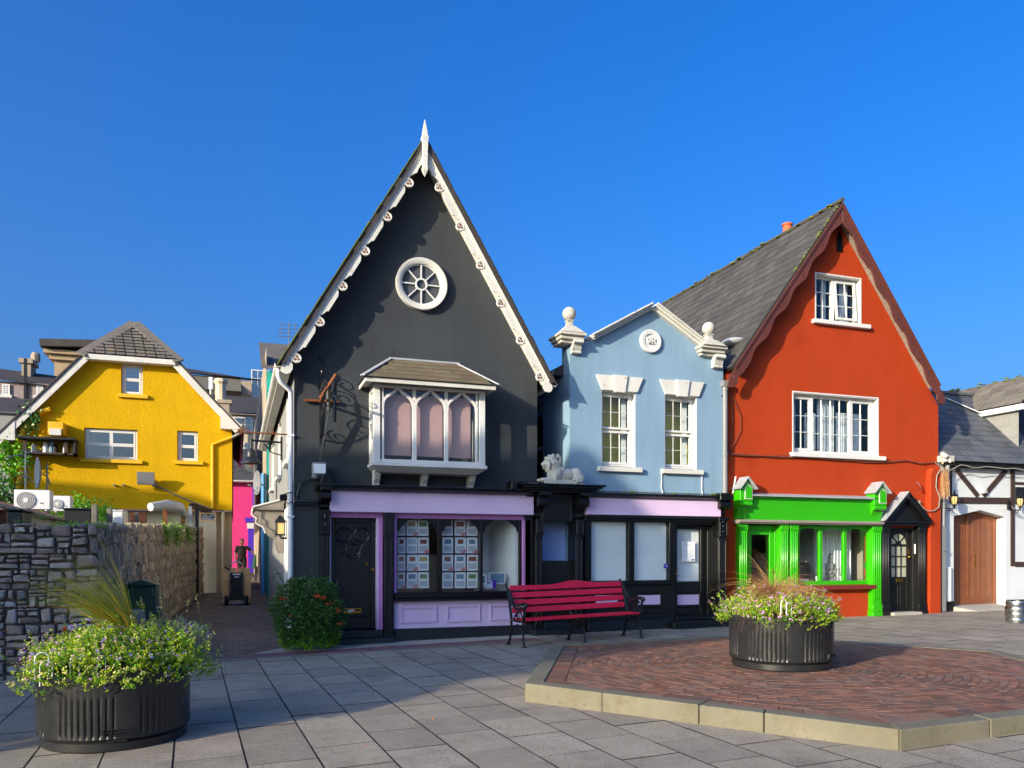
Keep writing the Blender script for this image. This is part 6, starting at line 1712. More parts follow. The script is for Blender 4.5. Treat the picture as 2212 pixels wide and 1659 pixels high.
# ---- stone boundary wall
WC = (-1.75, 12.05); WE = (-1.0, 28.4)
wallE = E('stone_wall', 'old rubble stone boundary wall turning the corner into the alley', 'wall', (-1.75, 12.05, 0), world=True)
WT = 1.98
mb = MB(); mb.xy([(-7,12.12),(-1.85,12.12),(-1.80,12.18),(-1.055,28.4),(-1.5,28.4),(-2.2,12.55),(-7,12.55)], -.3, lambda x, y: WT-.06+max(0,(y-12.3))*.027)
O(mb, 'core', 'mortar', wallE)
mb = MB(); mb.add([(-1.795,12.3,-.3),(-1.05,28.4,-.3),(-1.05,28.4,2.4),(-1.795,12.3,WT-.04)], [(0,1,2,3)]); O(mb, 'pointing', 'mortar_tan', wallE)
def stone(mb, put, u0, u1, v0, v1, proud, r):
    cu, cv = (u0+u1)/2, (v0+v1)/2; hu, hv = (u1-u0)/2, (v1-v0)/2
    m_ = min(hu, hv)
    cor = [(sx*(hu-r.uniform(0,.45)*m_), sy*(hv-r.uniform(0,.45)*m_)) for sx, sy in ((-1,-1),(1,-1),(1,1),(-1,1))]
    ring = []
    for k in range(4):
        a, b = cor[k], cor[(k+1) % 4]
        ring.append(a)
        for t in (.3, .7):
            q = (a[0]+(b[0]-a[0])*t, a[1]+(b[1]-a[1])*t); o = r.uniform(-.05, .16)*m_; L = math.hypot(b[0]-a[0], b[1]-a[1]) or 1
            ring.append((q[0]+(b[1]-a[1])/L*o, q[1]-(b[0]-a[0])/L*o))
    n = len(ring); ins = 1-min(.22, .022/max(m_, .02))
    tl = r.uniform(-.018,.018)/max(hu,.05), r.uniform(-.012,.012)/max(hv,.05)
    H = lambda p, j=.004: max(.004, proud+tl[0]*p[0]+tl[1]*p[1]+r.uniform(-j, j))
    vs = [put(cu+p[0], cv+p[1], -.08) for p in ring]
    vs += [put(cu+p[0], cv+p[1], H(p)*.55) for p in ring]
    vs += [put(cu+p[0]*ins, cv+p[1]*ins, H(p)) for p in ring]
    mid = [(p[0]*.45, p[1]*.45) for p in ring[::2]]
    vs += [put(cu+p[0], cv+p[1], H(p, .007)+.004) for p in mid]
    fs = []; h = n//2
    for k in range(n):
        l = (k+1) % n; fs += [(k,l,n+l,n+k),(n+k,n+l,2*n+l,2*n+k)]
    for k in range(h):
        l = (k+1) % h; fs.append((2*n+2*k, 2*n+2*k+1, 3*n+k)); fs.append((2*n+2*k+1, 2*n+(2*k+2) % n, 3*n+l)); fs.append((2*n+2*k+1, 3*n+l, 3*n+k))
    fs.append(tuple(3*n+k for k in range(h)))
    mb.add(vs, fs)
r = random.Random(21)
putF = lambda u, v, d: (u, 12.1-d, v)
cells = []
def split(u0, u1, v0, v1, d):
    w, h = u1-u0, v1-v0
    if w*h < r.choice((.008,.014,.02,.03,.04,.06)) or (w < .1 and h < .1): cells.append((u0, u1, v0, v1)); return
    if w > h*r.uniform(1.0, 2.6): t = u0+w*r.uniform(.32,.68); split(u0, t, v0, v1, d+1); split(t, u1, v0, v1, d+1)
    else: t = v0+h*r.uniform(.32,.68); split(u0, u1, v0, t, d+1); split(u0, u1, t, v1, d+1)
split(-3.6, -1.77, -.14, WT+.01, 0)
for (u0, u1, v0, v1) in cells:
    m = MB(); g = r.uniform(.003,.012); stone(m, putF, u0+g, u1-g, v0+g*.8, v1-g*.8, r.uniform(.012,.055), r); O(m, 'stone', 'stone', wallE, sm=24)
# alley face: tall narrow stones set on edge
dv = Vector((WE[0]-WC[0], WE[1]-WC[1], 0)); AL = dv.length; dv.normalize(); nv2 = Vector((dv.y, -dv.x, 0))
base = Vector((-1.80, 12.18, 0))
putA = lambda u, v, d: tuple(base+dv*u+nv2*d+Vector((0,0,v)))
lst = []
z = -.05; k = 0
while z < 2.5:
    h = r.uniform(.16,.34); u = 0.05
    while u < AL-.1:
        w = r.uniform(.05,.13)*(1 if u < 7 else 1.6)
        zz = z+r.uniform(-.05,.05)+za(12.2+u)+.03; top = WT+.03+u*.027
        hh = h*r.uniform(.7,1.0)
        if zz < top-.06 and r.random() < .93: lst.append((u, w, zz, min(zz+hh, top+r.uniform(-.03,.03))))
        u += w+.012
    z += h+.01
lst = [q for q in lst if q[3]-q[2] > .04]
lst.sort(key=lambda q: q[0])
jm = MB()
for n, (u, w, z0, z1) in enumerate(lst):
    m = MB() if n < 300 else jm
    stone(m, putA, u, u+w, z0, z1, r.uniform(.012,.04), r)
    if n < 300: O(m, 'stone', 'stone_tan', wallE, sm=24)
O(jm, 'stones', 'stone_tan', wallE, sm=24, kind='stuff')
# ---- alley buildings beyond
far = lambda n, l, loc: E(n, l, 'house', loc, world=True)
pk = far('pink_house', 'bright pink house closing the far end of the alley', (0.5, 46, 0))
PY = 46
pe = P(1860,1362,PY)[1]
mb = MB(); mb.box(-6, 1.9, PY, PY+.3, 0, pe); O(mb, 'wall', 'pink_render', pk)
rz1 = P(1900,1120,PY+4)[1]
mb = MB(); mb.add([(-6,PY-.3,pe),(1.9,PY-.3,pe),(1.9,PY+4,rz1),(-6,PY+4,rz1)], [(0,1,2,3)]); rf = O(mb, 'roof', 'roof_deck', pk)
V = Vector((0, 4.3, rz1-pe)); slates(rf, (-2.2,PY-.3,pe), (1,0,0), V, 3.8, V.length, .42, .36, 'slate', thick=.012, limit=120)
mb = MB(); gutter(mb, (-6,PY-.36,pe-.05), (1.9,PY-.36,pe-.05), .09); mb.box(-6,1.9,PY-.3,PY,pe-.15,pe-.06); O(mb, 'gutter', 'white_paint', pk)
x0, x1 = P(1990,0,PY)[0], P(2042,0,PY)[0]; zt_ = U(2,1990,400,PY)[1]
mb = MB(); mb.box(x0, x1, PY-.3, PY, .5, zt_); mb.box(x0-.15, x1+.15, PY-.4, PY, zt_+.001, zt_+.25); O(mb, 'door_pilaster', 'purple_paint', pk)
bx(pk, 'capital', 'white_paint', x0-.05, x1+.05, PY-.33, PY-.301, zt_-.35, zt_-.02)
mb = MB(); mb.box(x1, x1+.8, PY-.1, PY, .5, zt_); O(mb, 'doorway', 'room_dark', pk)
x, z = P(2040,1480,PY); window(pk, (x-.1, x+.9, z-1.0, z+.6), PY-.06, [(x, x+.8, z-.9, z+.5, 1, 2, .05)], fw=.1, mat='purple_paint')
be = far('beige_house', 'cream rendered house with white sash windows rising behind the pink house', (0, 62, 0))
BY_ = 62
q = lambda x, y: P(x, y, BY_)
mb = MB(); mb.box(-9, 3, BY_, BY_+.4, 0, q(1900,835)[1]); O(mb, 'wall', 'cream_render', be)
for (a, b, c, d) in ((1870,2030,850,985), (1905,2030,1062,1115)):
    x0, x1, z0, z1 = UR(1,a,b,c,d,BY_); xm = (x0+x1)/2
    window(be, (x0,x1,z0,z1), BY_-.1, [(x0+.1,xm-.05,z0+.1,z1-.1,1,2,.0),(xm+.05,x1-.1,z0+.1,z1-.1,1,2,.0)], fw=.15, glass='glass_mirror', gbar=.08)
mb = MB(); a, b = q(1900,838)[1], P(1900,690,BY_+5)[1]; mb.add([(-9,BY_-.4,a),(3,BY_-.4,a),(3,BY_+5,b),(-9,BY_+5,b)], [(0,1,2,3)]); O(mb, 'roof', 'far_slate', be)
x0, x1, z0, z1 = UR(1,1760,1840,745,830,BY_-2); mb = MB(); mb.box(x0, x1, BY_-2, BY_-1, z0-2, z1); mb.box(x0-.15, x1+.15, BY_-2.1, BY_-.9, z1, z1+.25); O(mb, 'chimney', 'tan_render', be)
x0, x1, z0, z1 = UR(1,1750,1790,680,735,BY_-2); mb = MB(); mb.lathe([(.45,0),(.5,.1),(.35,.2),(.35,1.3),(.5,1.5),(.4,1.7)], 10, ((x0+x1)/2, BY_-1.5, z0)); O(mb, 'chimney_pot', 'cream_render', be)
tp = far('grey_terrace', 'long grey slate-roofed terrace on the hill far behind the yellow house', (0, 85, 0))
TY = 85; q = lambda x, y: P(x, y, TY)
x0, x1 = q(1480,0)[0], q(2100,0)[0]
mb = MB(); mb.box(x0-3, x1+3, TY, TY+1, 5, q(1900,560)[1]); O(mb, 'wall', 'tan_render', tp)
a, b = q(1900,680)[1], q(1700,530)[1]
mb = MB(); mb.add([(x0-3,TY-2,a),(q(1935,0)[0],TY-2,a),(q(1935,0)[0],TY+.0,b),(x0-3,TY+.0,b)], [(0,1,2,3)]); O(mb, 'lower_roof', 'slate_lichen', tp)
a, b = q(1900,558)[1], P(1700,468,TY+6)[1]
mb = MB(); mb.add([(x0-6,TY-.5,a+.5),(x1+3,TY-.5,a),(x1+3,TY+6,b-1.2),(x0-6,TY+6,b+.4)], [(0,1,2,3)]); O(mb, 'roof', 'far_slate', tp)
x, z = q(2065,640); window(tp, (x-.6,x+1.2,z-1.4,z+2.0), TY-.2, [(x-.5,x+1.1,z-1.3,z+1.9,3,4,.0)], fw=.1, gbar=.05, glass='glass_mirror')
x, z = q(2000,620); d_ = UR(1,1937,2020,566,680,TY-.9); bx(tp, 'dormer', 'tan_render', d_[0], d_[1], TY-.9, TY+1, d_[2], d_[3])
mb = MB(); x0, x1, z0, z1 = UR(1,1680,1765,635,700,70); mb.box(x0,x1,70,71,z0-3,z1); ch = O(mb, 'chimney_stack', 'tan_render', None, label='brown chimney stack carrying aerials above the yellow roof slope', cat='chimney')
x, z = P(1690,590,70); mb = MB(); mb.box(x-.15,x+.15,69.8,70,z-.5,z+.5); mb.tube([(x+.6,69.9,z-3.5),(x+.6,69.9,z+.2)], .06, 6); mb.tube([(x+1.0,69.9,z-1.6),(x+1.0,69.9,z)], .18, 6); mb.tube([(x,69.9,z-2),(x,69.9,z)], .05, 6); O(mb, 'antenna', 'white_plastic', ch)
# left far houses
lf = far('stone_terrace', 'grey stone terrace with white sash windows far left behind the yellow house', (-22, 80, 0))
LY = 80; q = lambda x, y: P(x, y, LY)
mb = MB(); mb.box(q(-300,0)[0], q(560,0)[0], LY, LY+.5, 5, q(100,575)[1]); O(mb, 'wall', 'far_stone', lf)
a, b = q(0,575)[1], P(0,486,LY+5)[1]; mb = MB(); mb.add([(q(-300,0)[0],LY-.4,a+.3),(q(560,0)[0],LY-.4,a-.3),(q(560,0)[0],LY+5,b-.3),(q(-300,0)[0],LY+5,b+.3)], [(0,1,2,3)]); O(mb, 'roof', 'far_slate', lf)
for (c0, c1, d0, d1) in ((18,80,592,680), (292,348,600,685)):
    x0, x1, z0, z1 = UR(1,c0,c1,d0,d1,LY-.1); window(lf, (x0,x1,z0,z1), LY-.15, [(x0+.1,x1-.1,z0+.1,z1-.1,3,4,.0)], fw=.12, gbar=.06, glass='glass_mirror')
    bx(lf, 'sill', 'white_worn', x0-.2, x1+.2, LY-.4, LY-.01, z0-.25, z0-.01)
x0, x1, z0, z1 = UR(1,195,268,425,515,LY+4); mb = MB(); mb.box(x0,x1,LY+3,LY+5,z0-2,z1); mb.box(x0-.2,x1+.2,LY+2.8,LY+5.2,z1-.2,z1+.2); mb.lathe([(.4,0),(.4,.6),(.3,.8)], 8, (x0+.9,LY+4,z1+.2)); O(mb, 'chimney', 'tan_render', lf)
x, z = q(207,620); mb = MB(); mb.box(x-.12,x+.12,LY-.2,LY,z-6,z+2.5); O(mb, 'downpipe', 'black_satin', lf)
bp = far('pediment_building', 'brown stone building with classical pediment behind the yellow roof', (-14, 90, 0))
q = lambda x, y: P(x, y, 90)
x0, x1 = q(435,0)[0], q(740,0)[0]; zc = q(435,400)[1]
mb = MB(); mb.box(x0, x1, 90, 96, 8, zc); O(mb, 'wall', 'far_tan', bp)
mb = MB(); mb.box(x0-.4, x1+1, 89.6, 97, zc, zc+.5); mb.box(x0-.8, x1+1, 89.2, 97, zc+.51, zc+.9); O(mb, 'cornice', 'far_tan', bp)
a = q(700,320); mb = MB(); mb.xz([(x0-.8, zc+.92), (a[0]+1, zc+1.02), (a[0]+1, a[1]-.1), (a[0], a[1]-.4)], 89.5, 97); O(mb, 'pediment', 'far_tan', bp)
mb = MB(); A, B = Vector((x0-1.0,0,zc+1.0)), Vector((a[0]+1.5,0,a[1]+.1)); T = (B-A).normalized(); n = Vector((-T.z,0,T.x)); mb.xz([(v.x,v.z) for v in (A,B,B+n*.7,A+n*.7)], 88.6, 97); O(mb, 'raking_cornice', 'far_slate', bp)
lr = far('slate_shed', 'low building with dark slate roof left behind the yellow gable', (-14, 55, 0))
q = lambda x, y: P(x, y, 55)
a, b = q(0,825)[1], P(0,700,59)[1]; mb = MB(); mb.add([(q(-300,0)[0],55,a),(q(480,0)[0],55,a),(q(480,0)[0],59,b),(q(-300,0)[0],59,b)], [(0,1,2,3)]); O(mb, 'roof', 'far_slate', lr)
mb = MB(); mb.box(q(-300,0)[0], q(480,0)[0], 55.2, 55.5, 1, a+.1); O(mb, 'wall', 'grey_render', lr)
# teal house down the alley behind the charcoal one
te = far('teal_house', 'teal fronted house with mossy slate roof behind the charcoal gable', (1.5, 26, 0))
tz = 7.25; tx = .88
mb = MB(); mb.box(tx+.02, 6, 26, 26.3, 0, tz); O(mb, 'wall', 'teal_render', te)
mb = MB(); mb.box(tx, tx+.02, 26, 44, 0, tz+.7); O(mb, 'side_wall', 'tan_render', te)
mb = MB(); mb.add([(tx-.15,25.7,tz),(6,25.7,tz),(6,28.5,tz+1.5),(tx-.15,28.5,tz+1.5)], [(0,1,2,3)]); O(mb, 'roof', 'slate_lichen', te)
mb = MB(); mb.tube([(tx-.08, 25.95, tz-3.2), (tx-.08, 25.95, .3)], .07, 8); O(mb, 'downpipe', 'blue_pipe', te, sm=True)
x, z = U(15, 520, 10, 28.5); mb = MB(); mb.tube([(1.7,28.3,8.4),(1.7,28.3,9.5)], .02, 5)
for k in range(4): mb.tube([(1.35,28.3,8.95+.13*k),(2.05,28.3,9.0+.13*k)], .014, 5)
mb.tube([(1.4,28.3,8.9),(1.5,28.3,9.45)], .014, 5); mb.tube([(2.0,28.3,8.9),(1.9,28.3,9.45)], .014, 5)
O(mb, 'roof_aerial', 'galv', te)
# ------------------------------------------------------------------ yard behind the stone wall
P1 = lambda x, y, Y: U(1, x, y, Y)
P22 = lambda x, y, Y: U(22, x, y, Y)
shed = E('shed', 'white walled shed with tiled lean-to roof and white gutter behind the stone wall', 'shed', (-4.6, 14, 0), world=True)
mb = MB(); mb.box(-7, -3.64, 13.6, 20.3, 0, 2.3); O(mb, 'wall', 'white_worn', shed)
mb = MB(); mb.add([(-3.55,13.5,2.36),(-3.55,20.4,2.36),(-5.6,20.4,2.95),(-5.6,13.5,2.95),(-3.55,13.5,2.3),(-3.55,20.4,2.3),(-5.6,20.4,2.89),(-5.6,13.5,2.89)], [(0,1,2,3),(7,6,5,4),(0,4,5,1),(0,3,7,4),(1,5,6,2)]); O(mb, 'roof', 'terracotta', shed)
mb = MB(); gutter(mb, (-3.5,13.5,2.36), (-3.5,20.4,2.33), .065); O(mb, 'gutter', 'white_worn', shed)
def ac_unit(x0, x1, y, z0, z1, label, dep=.3):
    t = E('air_conditioner', label, 'air conditioner', (x0, y, z0), group='air conditioners on the shed roof')
    w, h = x1-x0, z1-z0
    mb = MB(); mb.box(0, w, 0, dep, .03, h); mb.box(.05,.1,.02,dep,0,.03); mb.box(w-.1,w-.05,.02,dep,0,.03); O(mb, 'case', 'white_plastic', t, bev=.012, seg=2)
    c = (w*.33, h*.5); r = min(w*.28, h*.4)
    mb = MB(); mb.lathe([(r,-.012),(r,-.002)], 28, (c[0],0,c[1]), 'y'); O(mb, 'fan_well', 'plastic_grey', t)
    mb = MB()
    for q in (.35,.55,.75,.95): mb.tube([(c[0]+r*q*math.cos(a), -.018, c[1]+r*q*math.sin(a)) for a in [i*math.pi/14 for i in range(28)]], .003, 4, True)
    for k in range(26): a = k*2*math.pi/26; mb.tube([(c[0]+r*.2*math.cos(a), -.02, c[1]+r*.2*math.sin(a)), (c[0]+r*math.cos(a+.5), -.018, c[1]+r*math.sin(a+.5))], .0025, 4)
    mb.lathe([(r*.26,-.026),(r*.26,-.018)], 18, (c[0],0,c[1]), 'y'); O(mb, 'grille', 'white_plastic', t)
    mb = MB(); mb.box(w*.72, w*.82, -.006, -.001, h*.35, h*.39); O(mb, 'handle', 'dark_plastic', t)
    return t
x0, z0 = P1(112,1608,17.2); x1, z1 = P1(402,1445,17.2); ac_unit(x0, x1, 17.2, z0, z1, 'white air conditioner with round fan grille on the shed roof')
x0, z0 = P1(412,1622,18.6); x1, z1 = P1(500,1490,18.6); ac_unit(x0, x1+.15, 18.6, z0, z1, 'slim white air conditioner half hidden behind the one with the fan grille')
def yardbox(name, label, cat, a, b, Y, dep, mat, zb=.2):
    x0, z1 = P22(*a, Y); x1, _ = P22(*b, Y)
    mb = MB(); mb.box(x0, x1, Y, Y+dep, zb, z1); mb.box(x0-.02, x1+.02, Y-.02, Y+dep+.02, z1+.002, z1+.035)
    return O(mb, name, mat, None, bev=.015, label=label, cat=cat)
yardbox('water_tank', 'black plastic tank behind the stone wall at the left edge', 'tank', (95,345), (312,345), 13.2, .6, 'dark_plastic')
yardbox('storage_bin', 'dark blue-black storage box behind the grassy wall top', 'storage box', (915,325), (1312,340), 16.0, .7, 'dark_plastic')
yardbox('meter_cabinet', 'pale grey meter cabinet between the wooden posts behind the wall', 'cabinet', (1625,345), (1772,345), 20.0, .4, 'white_plastic')
for (a, b, Y, lab) in ((1318,258,15.0,'tallest weathered wooden post standing behind the stone wall'), (1538,312,16.5,'second weathered wooden post, right of the dark storage box'), (1790,350,19.0,'pale wooden post beside the grey meter cabinet'), (1940,375,20.5,'short wooden post in front of the brick pier')):
    x, z = P22(a, b, Y); w = .085
    mb = MB(); mb.box(x, x+w, Y, Y+w, .3, z); mb.box(x+.004, x+w-.004, Y+.01, Y+w-.01, z, z+.02); O(mb, 'wooden_post', 'timber_grey', None, bev=.01, label=lab, cat='post', group='posts behind the stone wall')
def brickpier(label, xa, xb, Y, zt, rows, n):
    t = E('brick_pier', label, 'pier', ((xa+xb)/2, Y, 0), world=True)
    mb = MB(); mb.box(xa+.01, xb-.01, Y+.01, Y+.4, 0, zt-.005); O(mb, 'core', 'mortar_tan', t)
    h = .078; w = (xb-xa)/n
    for j in range(rows):
        z1 = zt-j*(h+.01); u = xa-(w/2 if j % 2 else 0)
        while u < xb-.01:
            a, b = max(u, xa)+.005, min(u+w, xb)-.005
            if b-a > .02: mb = MB(); mb.box(a, b, Y, Y+.2, z1-h, z1); O(mb, 'brick', 'red_brick', t, bev=.004)
            u += w
xa, z = P22(1868,362,22.0); brickpier('orange brick pier behind the wall below the yellow house', xa, P22(2095,362,22.0)[0], 22.0, z, 7, 2)
xa, z = P22(-120,312,14.4); brickpier('brown brick wall end at the left edge above the stone wall', xa, P22(98,320,14.4)[0], 14.4, z, 6, 3)
# white drain pipes on posts
P2 = lambda x, y, Y: U(2, x, y, Y)
a, b = P2(1250,270,21), P2(1480,345,25)
t = E('drain_pipe', 'fat white drain pipe propped up behind the wall top', 'pipe', (a[0], 21, 0), world=True)
mb = MB(); mb.tube([(a[0]-.1,20.8,a[1]-.03),(a[0]+.25,21.2,a[1]+.05),(a[0]+.5,21.6,a[1]+.02),(b[0],25,b[1])], [.1,.12,.11,.1], 12); O(mb, 'pipe', 'white_worn', t, sm=True)
for (px, pt, Y, mt) in ((1322,250,21.2,'rust'),(1467,345,24,'rust'),(1525,270,25,'white_worn'),(1580,285,26,'dark_plastic')):
    x, z = P2(px, pt, Y); mb = MB(); mb.box(x-.05, x+.05, Y, Y+.1, .3, z); O(mb, 'prop', mt, t)
x0, z0 = P2(1535,265,26.5); x1, z1 = P2(1680,310,27.5); mb = MB(); mb.add([(x0,26.3,z0),(x0+.1,26.3,z0+.06),(x1,28,z1+.05),(x1-.1,28,z1)], [(0,1,2,3)]); mb.bar((x0,26.4,z0),(x1,28,z1),.12,.14); O(mb, 'rafter', 'timber_dark', t)
# hanging pub sign
x0, z1 = P2(1600,322,27.2); x1, z0 = P2(1735,392,27.2); cx, cz = (x0+x1)/2, (z0+z1)/2
sg = E('hanging_sign', 'small black sign board lettered OSCAR MADISONS BAR at the alley wall end', 'sign', (cx, 27.2, cz), world=True)
bx(sg, 'board', 'charcoal_gloss', x0+.03, x1-.03, 27.19, 27.23, z0+.03, z1-.03)
mb = MB(); mb.frame(x0, x1, z0, z1, .05, 27.17, 27.25); O(mb, 'frame', 'cardboard', sg, bev=.005)
text('OSCAR', 'lettering', 'white_gloss', sg, (cx, 27.185, cz+.19*(z1-z0)), .13, ext=.002)
for i, ch in enumerate('MADISONS'):
    tt = (i-3.5)/3.5; text(ch, 'lettering', 'white_gloss', sg, (cx+tt*(x1-x0)*.38, 27.185, cz-.02-.07*tt*tt), .135, ext=.002, rot=(90, tt*22, 0))
text('BAR', 'lettering', 'white_gloss', sg, (cx, 27.185, cz-.27*(z1-z0)), .09, ext=.002)
mb = MB(); mb.tube([(cx,27.2,z1),(cx,27.25,z1+.12),(x1+.2,28.5,z1+.15)], .02, 6); O(mb, 'bracket', 'black_iron', sg)
# green street cabinet
cb = E('street_cabinet', 'dark green metal street cabinet with peaked lid and yellow warning sticker', 'cabinet', (-1.44, 14.05, -.04), R_(-3))
w, d, h = .44, .34, 1.1
mb = MB(); mb.box(-w/2, w/2, 0, d, 0, h); O(mb, 'case', 'cabinet_green', cb, bev=.012, seg=2)
mb = MB(); mb.box(-w/2+.02, w/2-.03, -.018, -.001, .05, h-.02); O(mb, 'door', 'cabinet_green', cb, bev=.008)
mb = MB(); mb.xz([(-w/2-.025,h+.001),(w/2+.025,h+.001),(w/2+.025,h+.02),(0,h+.1),(-w/2-.025,h+.02)], -.04, d+.03); O(mb, 'lid', 'cabinet_green', cb, bev=.006)
mb = MB(); mb.box(w/2, w/2+.05, .1, .2, .55, .75); O(mb, 'lock_box', 'cabinet_green', cb, bev=.006)
mb = MB(); mb.box(-.02, .06, -.021, -.0185, .74, .82); st = O(mb, 'sticker', 'hazard_yellow', cb)
mb = MB()
for a, b in (((.0,.755),(.04,.755)),((.04,.755),(.02,.795)),((.02,.795),(.0,.755))): mb.bar((a[0],-.022,a[1]),(b[0],-.022,b[1]),.004,.004)
O(mb, 'symbol', 'black_satin', st)
for sx in (-1, 1):
    mb = MB()
    for z in (h-.07, h-.13): mb.lathe([(.012,0),(.012,-.008)], 8, (sx*(w/2-.04), -.018, z), 'y')
    O(mb, 'hinge', 'galv', cb)
# ------------------------------------------------------------------ hand truck, boxes, person in the alley
hx, hy = UG(511, 1309, .12); hz = za(hy)
ht = E('hand_truck', 'silver two-wheeled hand truck with looped handle loaded with cardboard boxes', 'hand truck', (hx, hy, hz))
mb = MB(); H = 1.2; w = .19
loop = [(-w,.0,.1),(-w,.02,.55),(-w+.02,.06,.95)]+[(math.cos(R_(a))*.165, .08, 1.03+.17*math.sin(R_(a))) for a in range(180,-1,-15)]+[(w-.02,.06,.95),(w,.02,.55),(w,.0,.1)]
mb.tube(loop, .017, 8); O(mb, 'frame', 'steel', ht, sm=True)
mb = MB(); mb.box(-w+.03, w-.03, .03, .05, .15, .9); O(mb, 'back_panel', 'dark_plastic', ht, bev=.01)
mb = MB(); mb.box(-.1,.1,.02,.03,.83,.87); mb.box(-.06,.06,.02,.03,.76,.79); O(mb, 'label', 'paper', ht)
mb = MB(); mb.box(-w-.02, w+.02, -.05, .02, .03, .1); O(mb, 'axle_box', 'galv', ht, bev=.01)
for s_ in (-1, 1):
    mb = MB(); mb.lathe([(.06,-.045),(.12,-.045),(.135,-.02),(.135,.02),(.12,.045),(.06,.045)], 20, (s_*(w+.075), -.05, .135), 'x'); wl = O(mb, 'wheel', 'rubber', ht, sm=30)
    mb = MB(); mb.lathe([(.065,-.048),(.065,.048)], 14, (s_*(w+.075), -.05, .135), 'x'); O(mb, 'hub', 'galv', wl)
    mb = MB(); mb.bar((s_*w,-.03,.12),(s_*(w-.02),-.015,.55),.05,.02); O(mb, 'guard', 'steel', ht)
mb = MB(); mb.tube([(-w,.05,.98),(-w-.12,-.02,1.06)], .02, 8); O(mb, 'grip', 'rubber', ht)
mb = MB(); mb.box(-w, w, .05, .4, .02, .035); O(mb, 'toe_plate', 'steel', ht)
ords = ['bottom', 'second from bottom', 'third from bottom', 'fourth from bottom', 'fifth from bottom', 'topmost']
for (cxo, wd, side) in ((-.19,.36,'left-hand'),(.20,.34,'right-hand')):
    z = .036
    for k in range(6):
        h = (.165,.16,.16,.155,.16,.185)[k]; dx = rnd.uniform(-.012,.012); dy = rnd.uniform(-.01,.012); e = rnd.uniform(-.01,.015)
        b = E('cardboard_box', f'{ords[k]} cardboard box in the {side} stack on the hand truck', 'box', (hx+cxo+dx, hy+.08+dy, hz+z), rnd.uniform(-.04,.04), group='cardboard boxes on the hand truck')
        mb = MB(); mb.box(-wd/2-e, wd/2+e, 0, .3, 0, h-.003); O(mb, 'carton', 'cardboard', b, bev=.004)
        mb = MB(); mb.box(-wd/2-e-.006, wd/2+e+.006, -.006, .306, h-.022, h-.005); O(mb, 'lid_flap', 'cardboard', b, bev=.003)
        z += h
# person
px_, py_ = .25, 38.6; pz_ = za(py_)
per = E('person', 'person in black T-shirt and shorts at the alley end lifting a dark case', 'person', (px_, py_, pz_), R_(8))
def limb(mb, pts, rad, n=10):
    mb.tube(pts, rad, n)
    for p, r in zip(pts, rad): mb.ball(p, r, n, 8)
body = MB()
limb(body, [(-.11,0,.05),(-.115,.03,.28),(-.1,.02,.5),(-.1,0,.92)], [.045,.055,.06,.09]); limb(body, [(.13,-.02,.05),(.13,.01,.28),(.12,0,.5),(.1,0,.92)], [.045,.055,.06,.09])
for sx, yy in ((-.11,0),(.13,-.02)): body.ball((sx, yy-.07, .04), .05, 10, 8, (.9,2.2,.8))
body.ball((0,0,.96), .16, 14, 10, (1.05,.7,.9)); body.ball((0,.0,1.2), .17, 14, 10, (1.05,.68,1.3)); body.ball((0,.01,1.4), .17, 14, 10, (1.2,.65,.6))
limb(body, [(0,.01,1.45),(0,-.01,1.55)], [.06,.058]); body.ball((0,-.03,1.68), .105, 16, 12, (.86,1.0,1.2)); body.ball((0,-.125,1.665), .02, 8, 6, (.8,1,1.3)); body.ball((0,-.05,1.59), .055, 10, 8, (.9,1,.7))
for sx in (-1, 1): body.ball((sx*.09,-.02,1.67), .022, 8, 6, (.5,.9,1.4)); body.ball((sx*.036,-.118,1.695), .012, 6, 5)
limb(body, [(-.2,.0,1.42),(-.27,.02,1.17),(-.28,-.06,.94)], [.062,.05,.036]); limb(body, [(.2,0,1.42),(.4,-.03,1.28),(.52,-.1,1.1)], [.062,.05,.036])
def hand(c, d):
    body.ball(c, .04, 10, 8, (.9,.6,1.1))
    for k in range(4): x = c[0]-.024+.016*k; body.tube([(x,c[1]-.005,c[2]-.02),(x+d*.008,c[1]-.012,c[2]-.06),(x+d*.012,c[1]-.03,c[2]-.085+.006*abs(k-1.5))], [.010,.009,.008], 6)
    body.tube([(c[0]+d*.03,c[1]-.01,c[2]+.0),(c[0]+d*.05,c[1]-.03,c[2]-.03),(c[0]+d*.045,c[1]-.04,c[2]-.05)], [.011,.01,.009], 6)
hand((-.28,-.07,.88), 1); hand((.54,-.12,1.05), -1)
bo = O(body, 'body', 'skin', per, sm=True); r_ = bo.modifiers.new('remesh', 'REMESH'); r_.mode = 'VOXEL'; r_.voxel_size = .012; r_.use_smooth_shade = True
cl = MB(); cl.ball((0,0,1.0), .185, 14, 10, (1.05,.74,.8)); cl.ball((0,.0,1.2), .19, 14, 10, (1.08,.72,1.25)); cl.ball((0,.01,1.4), .19, 14, 10, (1.2,.68,.58))
limb(cl, [(-.2,.0,1.42),(-.25,.015,1.25)], [.085,.08]); limb(cl, [(.2,0,1.42),(.34,-.02,1.325)], [.085,.08])
sh_ = O(cl, 't_shirt', 'cloth_black', per, sm=True); r_ = sh_.modifiers.new('remesh', 'REMESH'); r_.mode = 'VOXEL'; r_.voxel_size = .014; r_.use_smooth_shade = True
cl = MB(); cl.ball((0,0,.95), .18, 14, 10, (1.05,.74,.8)); limb(cl, [(-.1,0,.9),(-.11,.01,.56)], [.12,.1]); limb(cl, [(.1,0,.9),(.12,.0,.56)], [.12,.1])
sh_ = O(cl, 'shorts', 'cloth_black', per, sm=True); r_ = sh_.modifiers.new('remesh', 'REMESH'); r_.mode = 'VOXEL'; r_.voxel_size = .014; r_.use_smooth_shade = True
